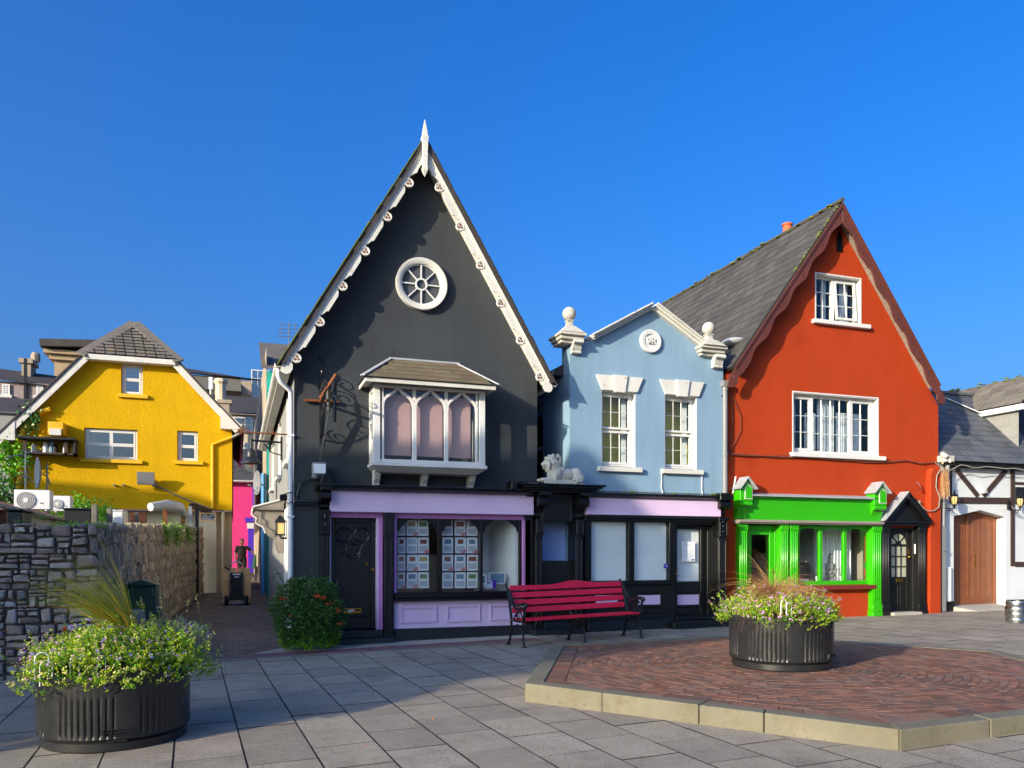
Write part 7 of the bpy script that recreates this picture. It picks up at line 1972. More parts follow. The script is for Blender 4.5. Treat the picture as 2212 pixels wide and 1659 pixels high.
hr_ = MB(); hr_.ball((0,-.005,1.725), .108, 14, 10, (.9,.98,.92)); hr_.ball((0,-.07,1.775), .06, 10, 8, (1.1,.7,.5)); O(hr_, 'hair', 'hair', per, sm=True)
for s_ in (-1, 1): mb = MB(); mb.ball((s_*.12+.01,-.07,.05), .06, 10, 8, (.85,2.2,.75)); O(mb, 'shoe', 'rubber', per, sm=True)
c = E('equipment_case', 'dark grey-green case tilted in the hand of the person in black', 'case', (px_+.62, py_-.15, pz_+.45), R_(20)); mb = MB(); mb.box(-.18,.18,-.12,.12,0,.62); mb.v = [(v[0]+.16*v[2], v[1], v[2]) for v in mb.v]; O(mb, 'shell', 'cabinet_green', c, bev=.03, seg=2); mb = MB(); mb.tube([(.0,-.0,.62),(.03,0,.67),(.13,0,.67),(.16,0,.62)], .012, 6); O(mb, 'handle', 'rubber', c)
c = E('equipment_case', 'black case with a yellow strip standing on the alley floor', 'case', (px_+.95, py_-2.2, za(py_-2.2)), R_(10)); mb = MB(); mb.box(-.4,.4,-.3,.3,0,.62); mb.box(-.05,.35,-.25,.25,.62,.95); O(mb, 'shell', 'dark_plastic', c, bev=.04, seg=2); mb = MB(); mb.box(-.1,.12,-.306,-.301,.45,.49); O(mb, 'strip', 'hazard_yellow', c)
c = E('bin', 'black bin half hidden behind the person in the alley', 'bin', (px_-.75, py_+1.2, za(py_+1))); mb = MB(); mb.add([(-.22,-.25,0),(.22,-.25,0),(.22,.25,0),(-.22,.25,0),(-.28,-.32,1.0),(.28,-.32,1.0),(.28,.32,1.0),(-.28,.32,1.0)], [(3,2,1,0),(4,5,6,7),(0,1,5,4),(1,2,6,5),(2,3,7,6),(3,0,4,7)]); O(mb, 'body', 'dark_plastic', c, bev=.02); mb = MB(); mb.box(-.3,.3,-.35,.33,1.001,1.07); O(mb, 'lid', 'dark_plastic', c, bev=.02)
# ------------------------------------------------------------------ alley lamp, canopy, lantern, dishes on the charcoal house's flank
lm = E('street_lamp', 'bracket street lamp with domed shade hanging over the alley', 'lamp', (.93, 18.0, 3.7))
lx = UX(15, 395, 18.0)-.93
mb = MB(); mb.tube([(0,0,.28),(lx,0,.3)], .022, 8); mb.tube([(0,0,.0),(lx*.3,0,.05),(lx*.6,0,.24)], .014, 6); mb.tube(spiral((lx*.35,.2), .09, .02, 0, 540, 30, 'xz', 0), .009, 5); mb.tube([(lx,0,.3),(lx,0,.1)], .03, 8); mb.box(-.02,.02,-.06,.06,-.1,.4); O(mb, 'bracket', 'black_iron', lm, sm=True)
mb = MB(); mb.lathe([(.05,.12),(.09,.06),(.1,0),(.1,-.06),(.14,-.09),(.21,-.17),(.22,-.2),(.2,-.2),(.12,-.12),(.0,-.1)], 20, (lx,0,0), cap=False); O(mb, 'shade', 'charcoal_gloss', lm, sm=30)
mb = MB(); mb.ball((lx,0,-.24), .12, 14, 10, (1,1,1.25)); O(mb, 'globe', 'glass_dusty', lm, sm=True)
mb = MB(); mb.ball((lx,0,-.22), .05, 10, 8, (1,1,1.3)); O(mb, 'bulb', 'terracotta', lm, sm=True)
ib = E('iron_arm', 'thin scrolled iron sign arm reaching over the alley above the lamp', 'bracket', (.93, 15.9, 3.86)); mb = MB(); mb.tube([(0,0,0),(-.86,0,.01)], .016, 6); mb.tube(spiral((-.3,.06), .07, .02, 180, 560, 24, 'xz', 0), .008, 5); mb.tube(spiral((-.75,.05), .06, .02, 0, -400, 24, 'xz', 0), .008, 5); O(mb, 'arm', 'rust', ib)
mb = MB()
for k in (-.86,-.9,-.83): mb.tube([(k,0,-.02),(k+.02,0,.07)], .014, 5)
O(mb, 'finial', 'rust', ib)
cn = E('canopy', 'weathered grey ornate door canopy on the flank of the charcoal house', 'canopy', (.93, 17.4, 2.4))
mb = MB(); mb.yz([(-.7,.05),(.7,.05),(.72,.1),(-.72,.1)], -.62, -.02); mb.add([(-.62,-.72,.101),(-.62,.72,.101),(-.02,.72,.26),(-.02,-.72,.26)], [(0,1,2,3)]); mb.add([(-.62,-.72,.101),(-.02,-.72,.26),(-.02,-.72,.101)], [(0,1,2)]); O(mb, 'hood', 'canvas_grey', cn)
for y in (-.62, .55):
    mb = MB(); mb.v = []; pr = [(-.02,.04),(-.55,.04),(-.6,-.05),(-.48,-.1),(-.5,-.2),(-.35,-.28),(-.28,-.45),(-.16,-.52),(-.12,-.75),(-.06,-.82),(-.02,-.8)]; mb.xz(pr, y, y+.1); O(mb, 'bracket', 'canvas_grey', cn, bev=.01)
mb = MB(); mb.tube([(-.62,-.73,.08),(-.64,-.73,-.05),(-.55,-.73,-.12),(-.56,-.73,-.22),(-.42,-.73,-.3),(-.38,-.73,-.42)], .018, 6); mb.tube([(-.62,-.73,.1),(-.02,-.73,.27)], .02, 6); O(mb, 'fretwork', 'white_worn', cn, sm=True)
ln = E('wall_lantern', 'small square lantern on the white flank of the charcoal house', 'lamp', (.8, 15.9, 2.05)); mb = MB(); mb.box(-.07,.07,-.07,.07,-.1,.12); O(mb, 'glass', 'lamp_glass', ln); mb = MB(); mb.add(*sq(0, [(.1,.12),(.1,.14),(.03,.24),(.01,.26)], 0)); mb.box(-.09,.09,-.09,.09,-.13,-.1)
for a in (-1,1):
    for b in (-1,1): mb.box(a*.075-.008,a*.075+.008,b*.075-.008,b*.075+.008,-.1,.12)
mb.box(.0,.13,-.02,.02,-.2,-.16); mb.box(-.02,.02,-.02,.02,-.16,-.13); O(mb, 'cage', 'black_iron', ln)
fl = E('floodlight', 'small black floodlight on a cable at the charcoal house corner', 'lamp', (.86, 14.1, U(5,300,210,14.1)[1])); mb = MB(); mb.box(-.06,.06,-.08,.0,-.05,.05); mb.v = [(v[0]-.1, v[1]-.3*v[2], v[2]) for v in mb.v]; O(mb, 'head', 'dark_plastic', fl, bev=.008); mb = MB(); mb.tube([(-.1,0,-.03),(-.02,.05,-.1),(.06,.15,-.05),(.07,.17,.25)], .008, 5); mb.tube([(-.1,0,0),(-.12,.05,.05),(.07,.17,.12)], .01, 5); O(mb, 'cable', 'dark_plastic', fl)
t_ = dish('satellite_dish', 0, 0, 20, .3, 'pale satellite dish on the teal pipe side of the alley'); t_.location = (.55, 20.5, 3.3); t_.rotation_euler[2] = R_(195)
# floodlight on the charcoal front
x0, x1, z0, z1 = UR(4,350,452,1028,1150,14.05)
fg = E('floodlight', 'grey box floodlight with white lens low on the charcoal gable', 'lamp', ((x0+x1)/2, 14.1, z0), world=True)
mb = MB(); mb.box(x0, x1, 14.02, 14.24, z0, z1); O(mb, 'housing', 'plastic_grey', fg, bev=.01); mb = MB(); mb.box(x0+.015, x1-.015, 14.005, 14.019, z0+.09, z1-.03); O(mb, 'lens', 'paper', fg); mb = MB(); mb.box((x0+x1)/2-.05, (x0+x1)/2+.05, 14.0, 14.019, z0+.01, z0+.07); O(mb, 'sensor', 'dark_plastic', fg); mb = MB(); mb.box((x0+x1)/2-.03, (x0+x1)/2+.03, 14.24, YW-.002, z0+.05, z0+.25); O(mb, 'mount', 'plastic_grey', fg)
# ------------------------------------------------------------------ wrought iron sign bracket with its long shadow
bxp, bzp = U(4, 408, 580, 14.25)
wb = E('sign_bracket', 'rusty wrought iron scroll bracket with hanging blades on the charcoal gable', 'bracket', (bxp, 14.27, bzp))
mb = MB(); mb.bar((0,0,-.75),(0,0,.62),.028,.02,up=(0,1,0)); mb.bar((.06,.02,.62),(.06,.02,.78),.02,.02,up=(0,1,0)); mb.tube(spiral((-.03,.74), .06, .03, 0, 360, 16), .01, 5); O(mb, 'back_bar', 'black_iron', wb)
mb = MB(); mb.bar((-.28,-.03,.02),(.3,-.03,.03),.05,.04); mb.bar((0,0,.0),(0,-1.02,.06),.03,.045); O(mb, 'arm', 'rust', wb)
mb = MB()
for (cy, cz, r0, r1, a0, a1) in ((-.2,.22,.15,.03,-90,560), (-.52,.2,.13,.03,-90,500), (-.78,.16,.1,.025,-90,480), (-.2,.47,.1,.03,0,430), (-.36,-.22,.16,.03,90,-480), (-.62,-.16,.11,.025,90,-420), (-.14,-.5,.11,.03,60,-420), (-.92,.17,.07,.02,-90,400)):
    mb.tube(spiral((cy, cz), r0, r1, a0, a1, 34), .011, 5)
O(mb, 'scrolls', 'black_iron', wb, sm=True, kind='stuff')
mb = MB(); mb.tube([(0,0,-.62),(0,-.12,-.6),(0,-.3,-.45),(0,-.42,-.25),(0,-.5,-.1),(0,-.7,.04)], .017, 6); mb.tube([(0,-.0,.5),(0,-.28,.36),(0,-.3,.22),(0,-.65,.1),(0,-1.0,.06)], .013, 6); O(mb, 'brace', 'black_iron', wb, sm=True)
mb = MB(); mb.bar((-.05,-.5,-.02),(.2,-.62,.38),.05,.04); O(mb, 'crossed_bar', 'rust', wb)
def blade(name, p, q, w, mat):
    p, q = Vector(p), Vector(q); d = (q-p).normalized(); u = Vector((.35,-.94,0)).normalized(); n = d.cross(u).normalized(); m = MB(); L = (q-p).length
    prof = [(0,.35),(.1,.5),(.45,.62),(.75,.5),(.93,.25),(1,.02)]
    a = [p+d*(L*t)+u*(w*k) for t, k in prof]; b = [p+d*(L*t)-u*(w*k*.6) for t, k in prof]
    vs = [v+n*.006 for v in a]+[v+n*.006 for v in b]+[v-n*.006 for v in a]+[v-n*.006 for v in b]; c = len(prof); fs = []
    for i in range(c-1): fs += [(i,i+1,c+i+1,c+i),(2*c+i,3*c+i,3*c+i+1,2*c+i+1),(i,2*c+i,2*c+i+1,i+1),(c+i,c+i+1,3*c+i+1,3*c+i)]
    fs += [(0,c,3*c,2*c)]
    m.add(vs, fs); return O(m, name, mat, wb)
blade('blade', (.12,-.25,-.15), (-.03,-.1,-1.1), .07, 'steel'); blade('blade', (.2,-.5,.05), (.17,-.45,-.38), .05, 'steel')
mb = MB(); mb.bar((.2,-.5,.3),(.19,-.48,-.4),.04,.05); mb.bar((.1,-.25,.2),(.12,-.27,-.2),.04,.04); O(mb, 'hanger', 'black_iron', wb)
# ------------------------------------------------------------------ things in the shop windows
sold = bpy.data.meshes.new('sold')
def build_sold():
    cu = bpy.data.curves.new('sold', 'FONT'); cu.body = 'SOLD'; cu.size = .045; cu.align_x = 'CENTER'; cu.align_y = 'CENTER'
    t = bpy.data.objects.new('sold', cu); COL.objects.link(t); bpy.context.view_layer.update()
    me = bpy.data.meshes.new_from_object(t.evaluated_get(bpy.context.evaluated_depsgraph_get())); bpy.data.objects.remove(t); me.materials.append(M('paper')); return me
sold = build_sold()
rowsY = ((395,525),(540,672),(685,818),(832,965))
cols = (((1219,1283),(1296,1385),(1389,1478)), ((1592,1681),(1696,1786),(1796,1886)))
rw = ['top row', 'second row', 'third row', 'bottom row']; cw = ['left column', 'middle column', 'right column']; lw = ['first', 'second']
ph_mats = ['photo_gold','photo_gold','photo_green','photo_brown','paper_grey','photo_brown','photo_brown','photo_brown','photo_gold','photo_brown','photo_blue','photo_green',
           'photo_brown','photo_brown','photo_blue','photo_blue','photo_brown','photo_blue','photo_brown','photo_blue','photo_brown','paper_grey','photo_blue','photo_green']
soldset = {1, 5, 7, 9, 10, 13, 16, 17, 18, 19}
n = 0
for L in range(2):
    x0 = UX(5, cols[L][0][0]-8, 14.35); x1 = UX(5, cols[L][2][1]+10, 14.35); za0 = U(5, 1300, 980, 14.35)[1]; za1 = U(5, 1300, 380, 14.35)[1]
    mb = MB(); mb.box(x0, x1, 14.36, 14.372, za0, za1)
    O(mb, 'notice_board', 'board_dark', None, label=f'dark maroon display board behind the {lw[L]} arched light of the lilac shop window', cat='board', group='display boards in the lilac shop window')
    for ri, (t, b) in enumerate(rowsY):
        for ci, (a, c) in enumerate(cols[L]):
            xa, xb, z0, z1 = UR(5, a, c, t, b, 14.345); z1 = U(5, cols[L][0][0], t, 14.345)[1]; z0 = U(5, cols[L][0][0], b, 14.345)[1]
            s_ = E('listing_sheet', f'property sheet in {rw[ri]}, {cw[ci]}, of the {lw[L]} arched shop light', 'notice', ((xa+xb)/2, 14.345, z0), group='property sheets in the lilac shop window')
            w, h = xb-xa, z1-z0; dx = rnd.uniform(-.006,.006)
            mb = MB(); mb.box(-w/2+dx, w/2+dx, 0, .003, 0, h); O(mb, 'paper', 'paper', s_)
            mb = MB(); pw = w*rnd.uniform(.26,.38); mb.box(-pw+dx, pw+dx, -.003, -.001, h*.6, h*.88); O(mb, 'photo', ph_mats[n % 24], s_)
            mb = MB(); mb.box(-w*.38+dx, w*.38+dx, -.003, -.001, h*.12, h*.46); O(mb, 'text_block', 'paper_grey', s_)
            if n in soldset:
                mb = MB(); mb.box(-.055,.055,-.001,.001,-.024,.024); k = O(mb, 'sticker', 'paper_red', s_); k.location = (w*.3, -.006, h*.1); k.rotation_euler = (0, R_(-28), 0)
                tx = bpy.data.objects.new('sold_lettering', sold); COL.objects.link(tx); tx.parent = k; tx.location = (0,-.003,0); tx.rotation_euler = (R_(90),0,0)
            n += 1
def frame_pic(k, x0, x1, t, b, Y, label, cat, fm, pm, fw=.03):
    xa, xb, z0, z1 = UR(k, x0, x1, t, b, Y); s_ = E('picture_frame', label, cat, ((xa+xb)/2, Y, z0)); w, h = xb-xa, z1-z0
    mb = MB(); mb.frame(-w/2, w/2, 0, h, fw, -.01, .012); O(mb, 'frame', fm, s_); mb = MB(); mb.box(-w/2+fw, w/2-fw, 0, .006, fw, h-fw); O(mb, 'picture', pm, s_); return s_
frame_pic(7, 138, 220, 480, 826, 14.9, 'large brown framed map on the inner shop wall of the lilac front', 'picture', 'wood_brown', 'paper_grey', .015)
frame_pic(7, 228, 270, 522, 682, 14.7, 'slim framed certificate beside the framed map in the lilac shop', 'picture', 'black_satin', 'petal_cream', .015)
frame_pic(7, 15, 156, 865, 962, 14.4, 'white framed photograph of coloured houses on the shop window shelf', 'picture', 'white_gloss', 'photo_blue', .02)
frame_pic(7, -60, -10, 880, 962, 14.42, 'smaller white framed photograph left of the one with coloured houses', 'picture', 'white_gloss', 'photo_blue', .02)
xa, xb, z0, z1 = UR(5,1955,2040,905,965,14.32); bcx = E('brochure_box', 'blue and white brochure box at the shop window pane', 'box', ((xa+xb)/2, 14.33, z0)); mb = MB(); w = xb-xa; mb.box(-w/2, w/2-.07, 0, .04, 0, z1-z0); O(mb, 'face', 'paper', bcx); mb = MB(); mb.box(w/2-.07, w/2, 0, .04, 0, z1-z0+.02); mb.box(-w/2+.02, w/2-.1, -.003,-.001, (z1-z0)*.7, (z1-z0)*.88); O(mb, 'blue_side', 'purple_paint', bcx)
xa, xb, z0, z1 = UR(7,1680,1795,597,770,14.31); nt = E('paper_notice', 'white opening-hours notice taped inside the black shop door', 'notice', ((xa+xb)/2, 14.312, z0)); w, h = xb-xa, z1-z0
mb = MB(); mb.box(-w/2, w/2, 0, .003, 0, h); O(mb, 'paper', 'paper', nt); mb = MB(); mb.box(-w*.38,-w*.08,-.002,-.0005,h*.92,h*.945); mb.box(-w*.38,w*.2,-.002,-.0005,h*.87,h*.89); mb.box(-w*.38,w*.1,-.002,-.0005,h*.82,h*.845)
for k in range(9): mb.box(-w*.4,-w*.1,-.002,-.0005,h*(.73-.06*k),h*(.745-.06*k)); mb.box(w*.12,w*.4,-.002,-.0005,h*(.73-.06*k),h*(.745-.06*k))
O(mb, 'print', 'paper_grey', nt, kind='stuff'); mb = MB(); mb.lathe([(.02,-.002),(.02,-.0005)], 12, (w*.28,0,h*.09), 'y'); mb.lathe([(.02,-.002),(.02,-.0005)], 12, (w*.38,0,h*.09), 'y'); O(mb, 'emblem', 'photo_blue', nt)
xa, xb, z0, z1 = UR(7,1526,1562,788,826,14.15); mb = MB(); mb.box(xa, xb, 14.155, 14.159, z0, z1); st = O(mb, 'window_sticker', 'purple_paint', None, label='small dark blue sticker at the pane edge of the blue house shop', cat='sticker'); mb = MB(); mb.box(xa+.05, xb-.01, 14.152, 14.1549, z0+.03, z0+.05); mb.box(xa+.01, xb-.06, 14.152, 14.1549, z0+.06, z0+.07); O(mb, 'print', 'paper', st)
# figurine and pots in the green window
zs = win_o[2]+.06 if 'win_o' in globals() else .9
fx, fz = U(11, 852, 970, YR+.3)
fg_ = E('figurine', 'pale stone figurine standing in the green shop window', 'statue', (fx, YR+.3, zs)); mb = MB(); mb.box(-.1,.1,-.08,.08,0,.06); mb.ball((0,0,.17), .13, 12, 9, (.95,.7,.9)); mb.ball((0,0,.33), .12, 12, 9, (.95,.65,1.1)); mb.ball((0,0,.47), .06, 10, 8); mb.ball((0,0,.545), .065, 12, 9, (.85,.9,1.15)); mb.ball((0,0,.62), .03, 8, 6)
for s_ in (-1,1): mb.tube([(s_*.1,0,.4),(s_*.14,-.03,.27),(s_*.05,-.1,.2)], [.035,.032,.03], 8)
f_ = O(mb, 'figure', 'statue_grey', fg_, sm=True); r_ = f_.modifiers.new('remesh', 'REMESH'); r_.mode = 'VOXEL'; r_.voxel_size = .009; r_.use_smooth_shade = True
for (px, lab, pm) in ((760, 'potted flowers with white blooms left of the figurine', 'petal_cream'), (932, 'potted flowers with orange blooms right of the figurine', 'petal_orange')):
    x, _ = U(11, px, 950, YR+.3); t = E('potted_plant', lab, 'plant', (x, YR+.28, zs), group='pots in the green shop window')
    mb = MB(); mb.lathe([(.045,0),(.065,.1),(.07,.1),(.07,.125),(.055,.125)], 14); O(mb, 'pot', 'white_gloss', t, sm=30)
    mb = MB(); m2 = MB()
    for k in range(60):
        a, b = rnd.random()*6.28, rnd.random(); p = Vector((.1*math.cos(a)*b, .08*math.sin(a)*b, .16+.17*rnd.random())); d = Vector((rnd.uniform(-1,1),rnd.uniform(-1,1),rnd.uniform(0,1))).normalized()*.05; u = d.cross(Vector((0,0,1)))*.35
        (m2 if k % 4 == 0 else mb).add([p, p+d*.5+u, p+d, p+d*.5-u], [(0,1,2,3)])
    O(mb, 'foliage', 'leaf_green', t); O(m2, 'blooms', pm, t)
for k, (px, py, mt, lab) in enumerate(((1103, 860, 'photo_green', 'small green card in the green shop window'), (1103, 905, 'paper_red', 'small red and white card in the green shop window'), (662, 968, 'paper', 'white payment cards sticker low in the green shop window'))):
    x, z = U(11, px, py, YR+.12); w, h = (.06, .07) if k < 2 else (.14, .04)
    if k < 2: bx(None, 'window_card', mt, x-w, x+w, YR+.115, YR+.119, z-h, z+h, 0, label=lab, cat='card')
    else: bx(None, 'window_sticker', mt, x-w, x+w, YR+.115, YR+.119, z-h, z+h, 0, label=lab, cat='sticker')
x, z = U(11, 825, 710, YR+1.6); frm = frame_pic(11, 805, 852, 620, 810, YR+1.6, 'dark framed picture deep inside the green fronted shop', 'picture', 'black_satin', 'board_dark', .03)
# ------------------------------------------------------------------ keg
kx, ky = UG(2216, 1347, .19)
kg = E('beer_keg', 'dented silver beer keg standing on the paving at the right edge', 'keg', (kx, ky+.2, gz(kx)))
mb = MB(); mb.lathe([(.17,0),(.185,.0),(.19,.04),(.19,.09),(.185,.1),(.2,.115),(.2,.15),(.205,.17),(.2,.19),(.2,.25),(.205,.27),(.2,.29),(.2,.325),(.185,.34),(.19,.36),(.19,.41),(.185,.43),(.17,.43),(.17,.36),(.0,.37)], 32, cap=False); O(mb, 'shell', 'steel', kg, sm=30)
mb = MB(); mb.lathe([(.04,.36),(.04,.4),(.03,.41)], 12); O(mb, 'valve', 'brass', kg)
for k in range(8): a = R_(200+k*14); mb = MB(); mb.ball((.19*math.cos(a), .19*math.sin(a), .05), .014, 6, 5, (1,1,1.2)); O(mb, 'vent_hole', 'dark_plastic', kg)
# ------------------------------------------------------------------ red bench
bench = E('park_bench', 'red slatted bench with black cast iron ends in front of the shops', 'bench', (4.46, 12.29, gz(4.5)), math.atan2(.38, 2.33))
BLn = 2.36
def bslat(z, y, h, d, tilt, x0=.02, x1=BLn-.02, name='slat'):
    mb = MB(); mb.box(x0, x1, -d/2, d/2, -h/2, h/2); c, s = math.cos(tilt), math.sin(tilt); mb.v = [(v[0], y+v[1]*c+v[2]*s, z+.0125*v[0]*0+v[2]*c-v[1]*s) for v in mb.v]; mb.v = [(a, b, e+.015*a) for a, b, e in mb.v]; return O(mb, name, 'bench_red', bench, bev=.006, seg=2)
for k in range(3): bslat(.58+.125*k, .455+.035*k, .095, .03, .27)
crest = [(x, .90+.0) for x in (.02,)]
mb = MB(); n = 40; top = []
for i in range(n+1):
    x = .02+(BLn-.04)*i/n; t = (x-BLn*.56)/(.42); top.append((x, .985+.075*math.exp(-t*t*1.6)+.012*math.cos((x-.02)/(BLn-.04)*2*math.pi)))
mb.xz([(.02,.905),(BLn-.02,.905)]+top[::-1], -.015, .015); c, s = math.cos(.27), math.sin(.27)
mb.v = [(v[0], .56+v[1]*c+(v[2]-.95)*s, .95+(v[2]-.95)*c-v[1]*s+.015*v[0]) for v in mb.v]; O(mb, 'crest_rail', 'bench_red', bench, bev=.006)
for k in range(5): bslat(.445-.006*abs(k-2)*0+(-.012 if k == 4 else 0), .03+.088*k, .03, .075, 0)
def bench_end(x, arm=True):
    f = E('end_frame', None, None); f.parent = bench; f.location = (x, 0, .015*x)
    mb = MB(); T = lambda pts, r: mb.tube([(0, p[0], p[1]) for p in pts], r, 8, flat=1.0)
    T([(-.02,.0),(.0,.12),(.03,.26),(.02,.36),(.0,.43)], [.024,.02,.019,.02,.024]); T([(.53,.0),(.47,.12),(.43,.26),(.42,.43)], [.024,.022,.02,.024])
    T([(.0,.425),(.2,.415),(.42,.425)], .02); T([(.03,.22),(.12,.34),(.2,.36),(.3,.34),(.42,.24)], .014)
    mb.box(-.035,.035,-.06,.03,-.012,.014); mb.box(-.035,.035,.48,.58,-.012,.014)
    o_ = 0 if arm else .045; e_ = 1 if arm else .93
    T([(.42,.43),(.46+o_,.6),(.5+o_,.75),(.56+o_,.9*e_),(.61+o_,1.0*e_),(.63+o_,1.03*e_)], [.026,.024,.022,.022,.024,.02])
    if arm:
        T([(.0,.43),(-.02,.55),(-.03,.64),(-.05,.68)], [.022,.02,.022,.03]); T([(-.08,.66),(-.04,.71),(.05,.71),(.18,.68),(.3,.68),(.4,.74),(.47,.85),(.55,.95)], [.03,.034,.03,.026,.024,.024,.022,.02])
        T([(.02,.45),(.1,.56),(.2,.57),(.28,.52),(.34,.45)], .013); T([(.04,.64),(.14,.6),(.24,.6),(.36,.66),(.46,.78)], .015); T([(.06,.66),(.18,.63),(.3,.64),(.42,.72)], .012)
        mb.tube(spiral((.2,.49), .06, .02, 0, 420, 20), .011, 5); mb.ball((0,-.07,.69), .042, 10, 8, (.9,1,1))
    O(mb, 'casting', 'bench_iron', f, sm=40)
bench_end(-.012); bench_end(BLn+.012); bench_end(BLn*.5, False)
# ------------------------------------------------------------------ planters, flowers, shrub, ivy, weeds
pr = random.Random(5)
def planter(name, label, loc, rz):
    t = E(name, label, 'planter', loc, rz)
    n = 288; prof = [(.575,0),(.585,.012),(.585,.075),(.57,.085),(.6,.1),(.612,.115),(.612,.14),(.612,.16),(.614,.44),(.615,.47),(.618,.585),(.63,.592),(.632,.618),(.622,.628),(.585,.628),(.58,.5),(.0,.5)]
    vs = []; fs = []
    for (r, z) in prof:
        for k in range(n):
            a = 2*math.pi*k/n; g = 0
            sec = (k % 48)
            if .13 < z < .46 and 4 < sec < 44 and (sec % 4) == 0: g = .014
            vs.append(((r-g)*math.cos(a), (r-g)*math.sin(a), z))
    for i in range(len(prof)-1):
        for k in range(n): l = (k+1) % n; fs.append((i*n+k, i*n+l, (i+1)*n+l, (i+1)*n+k))
    mb = MB(); mb.add(vs, fs); O(mb, 'tub', 'planter_black', t, sm=35)
    mb = MB(); mb.lathe([(.58,.5),(.3,.55),(.01,.56)], 32, cap=False); O(mb, 'soil', 'soil', t)
    # maker's plate, drain slot, cast ovals
    def on(a, r, z): return Vector((r*math.cos(a), r*math.sin(a), z))
    for a in (R_(-68),):
        mb = MB(); e = Vector((-math.sin(a), math.cos(a), 0)); o_ = on(a, .617, .17); nrm = Vector((math.cos(a), math.sin(a), 0))
        for (u0, u1, z0, z1, dd) in ((-.1,.1,-.025,-.02,.012),(-.1,.1,.02,.025,.012),(-.1,-.095,-.02,.02,.012),(.095,.1,-.02,.02,.012)): mb.add([o_+e*u+nrm*d+Vector((0,0,z)) for d in (-.01, dd) for (u, z) in ((u0,z0),(u1,z0),(u1,z1),(u0,z1))], [(0,1,2,3),(7,6,5,4),(0,4,5,1),(1,5,6,2),(2,6,7,3),(3,7,4,0)])
        for k in range(9): u = -.08+.02*k; h = .012 if k % 3 else .008; mb.add([o_+e*(u+s)+nrm*d+Vector((0,0,z)) for d in (-.008,.009) for (s, z) in ((-.006,-h),(.006,-h),(.006,h),(-.006,h))], [(0,1,2,3),(7,6,5,4),(0,4,5,1),(1,5,6,2),(2,6,7,3),(3,7,4,0)])
        O(mb, 'maker_plate', 'planter_black', t)
        mb = MB(); mb.add([on(a-.13,.603,.085), on(a+.13,.603,.085), on(a+.13,.603,.118), on(a-.13,.603,.118)], [(0,1,2,3)]); O(mb, 'drain_slot', 'rubber', t)
    for a in (R_(-72), R_(-170), R_(20)):
        o_ = on(a, .622, .535); e = Vector((-math.sin(a), math.cos(a), 0)); mb = MB(); mb.tube([o_+e*(.055*math.cos(q))+Vector((0,0,.04*math.sin(q))) for q in [i*math.pi/12 for i in range(24)]], .006, 5, True); O(mb, 'cast_oval', 'planter_black', t)
    return t
def leaf(mb, p, d, L, w, up=None, fold=.0):
    d = d.normalized(); s = d.cross(up or Vector((pr.uniform(-1,1), pr.uniform(-1,1), pr.uniform(-.3,1))))
    if s.length < 1e-3: s = d.cross(Vector((1,0,0)))
    s.normalize(); mb.add([p, p+d*(L*.5)+s*(w*.5), p+d*L, p+d*(L*.5)-s*(w*.5)], [(0,1,2,3)])
def flower(mb, p, nrm, r, k=5):
    nrm = nrm.normalized(); u = nrm.cross(Vector((0,0,1)));
    if u.length < 1e-3: u = Vector((1,0,0))
    u.normalize(); w = nrm.cross(u); a0 = pr.random()*6.28
    vs = [p]; fs = []
    for i in range(k):
        a = a0+2*math.pi*i/k; b = a+math.pi*2/k*.45; c = a-math.pi*2/k*.45
        vs += [p+(u*math.cos(c)+w*math.sin(c))*r*.8+nrm*r*.25, p+(u*math.cos(a)+w*math.sin(a))*r+nrm*r*.15, p+(u*math.cos(b)+w*math.sin(b))*r*.8+nrm*r*.25]; j = 1+3*i; fs.append((0, j, j+1, j+2))
    mb.add(vs, fs)
def blade_strip(mb, p0, d0, L, w, droop, n=6, lean=Vector((0,0,0))):
    p = Vector(p0); d = Vector(d0).normalized(); s = d.cross(Vector((pr.uniform(-1,1),pr.uniform(-1,1),.2))).normalized(); vs = []
    for i in range(n+1):
        t = i/n; ww = w*(1-t*.92); vs += [p-s*ww/2, p+s*ww/2]; d = (d+(Vector((0,0,-1))*droop+lean)*(1.0/n)).normalized(); p = p+d*(L/n)
    mb.add(vs, [(2*i, 2*i+1, 2*i+3, 2*i+2) for i in range(n)])
def dome(cx, cy, z0, R, H, wob):
    """random point of a lumpy dome and its outward direction"""
    a = pr.random()*2*math.pi; t = math.sqrt(pr.random()); el = math.asin(min(1, t*.98)) ; el = math.pi/2-el
    k = 1+wob*math.sin(3*a+1.3)+wob*.8*math.sin(5*a+el*4)+wob*.7*math.cos(7*a-el*6)
    rr = pr.uniform(.72, 1.0)**.6
    v = Vector((math.cos(a)*math.cos(el), math.sin(a)*math.cos(el), math.sin(el)))
    p = Vector((cx+v.x*R*k*rr, cy+v.y*R*k*rr, z0+v.z*H*k*rr)); return p, v
PA = (-1.01, 7.85)
pa = planter('planter', 'round black ribbed planter in the foreground left on the paving', (PA[0], PA[1], gz(PA[0])+.002), R_(-14))
PB = (HC[0]-.2, HC[1]+.03)
pb = planter('planter', 'round black ribbed planter in the middle of the brick hexagon', (PB[0], PB[1], HZ+.002), R_(8))
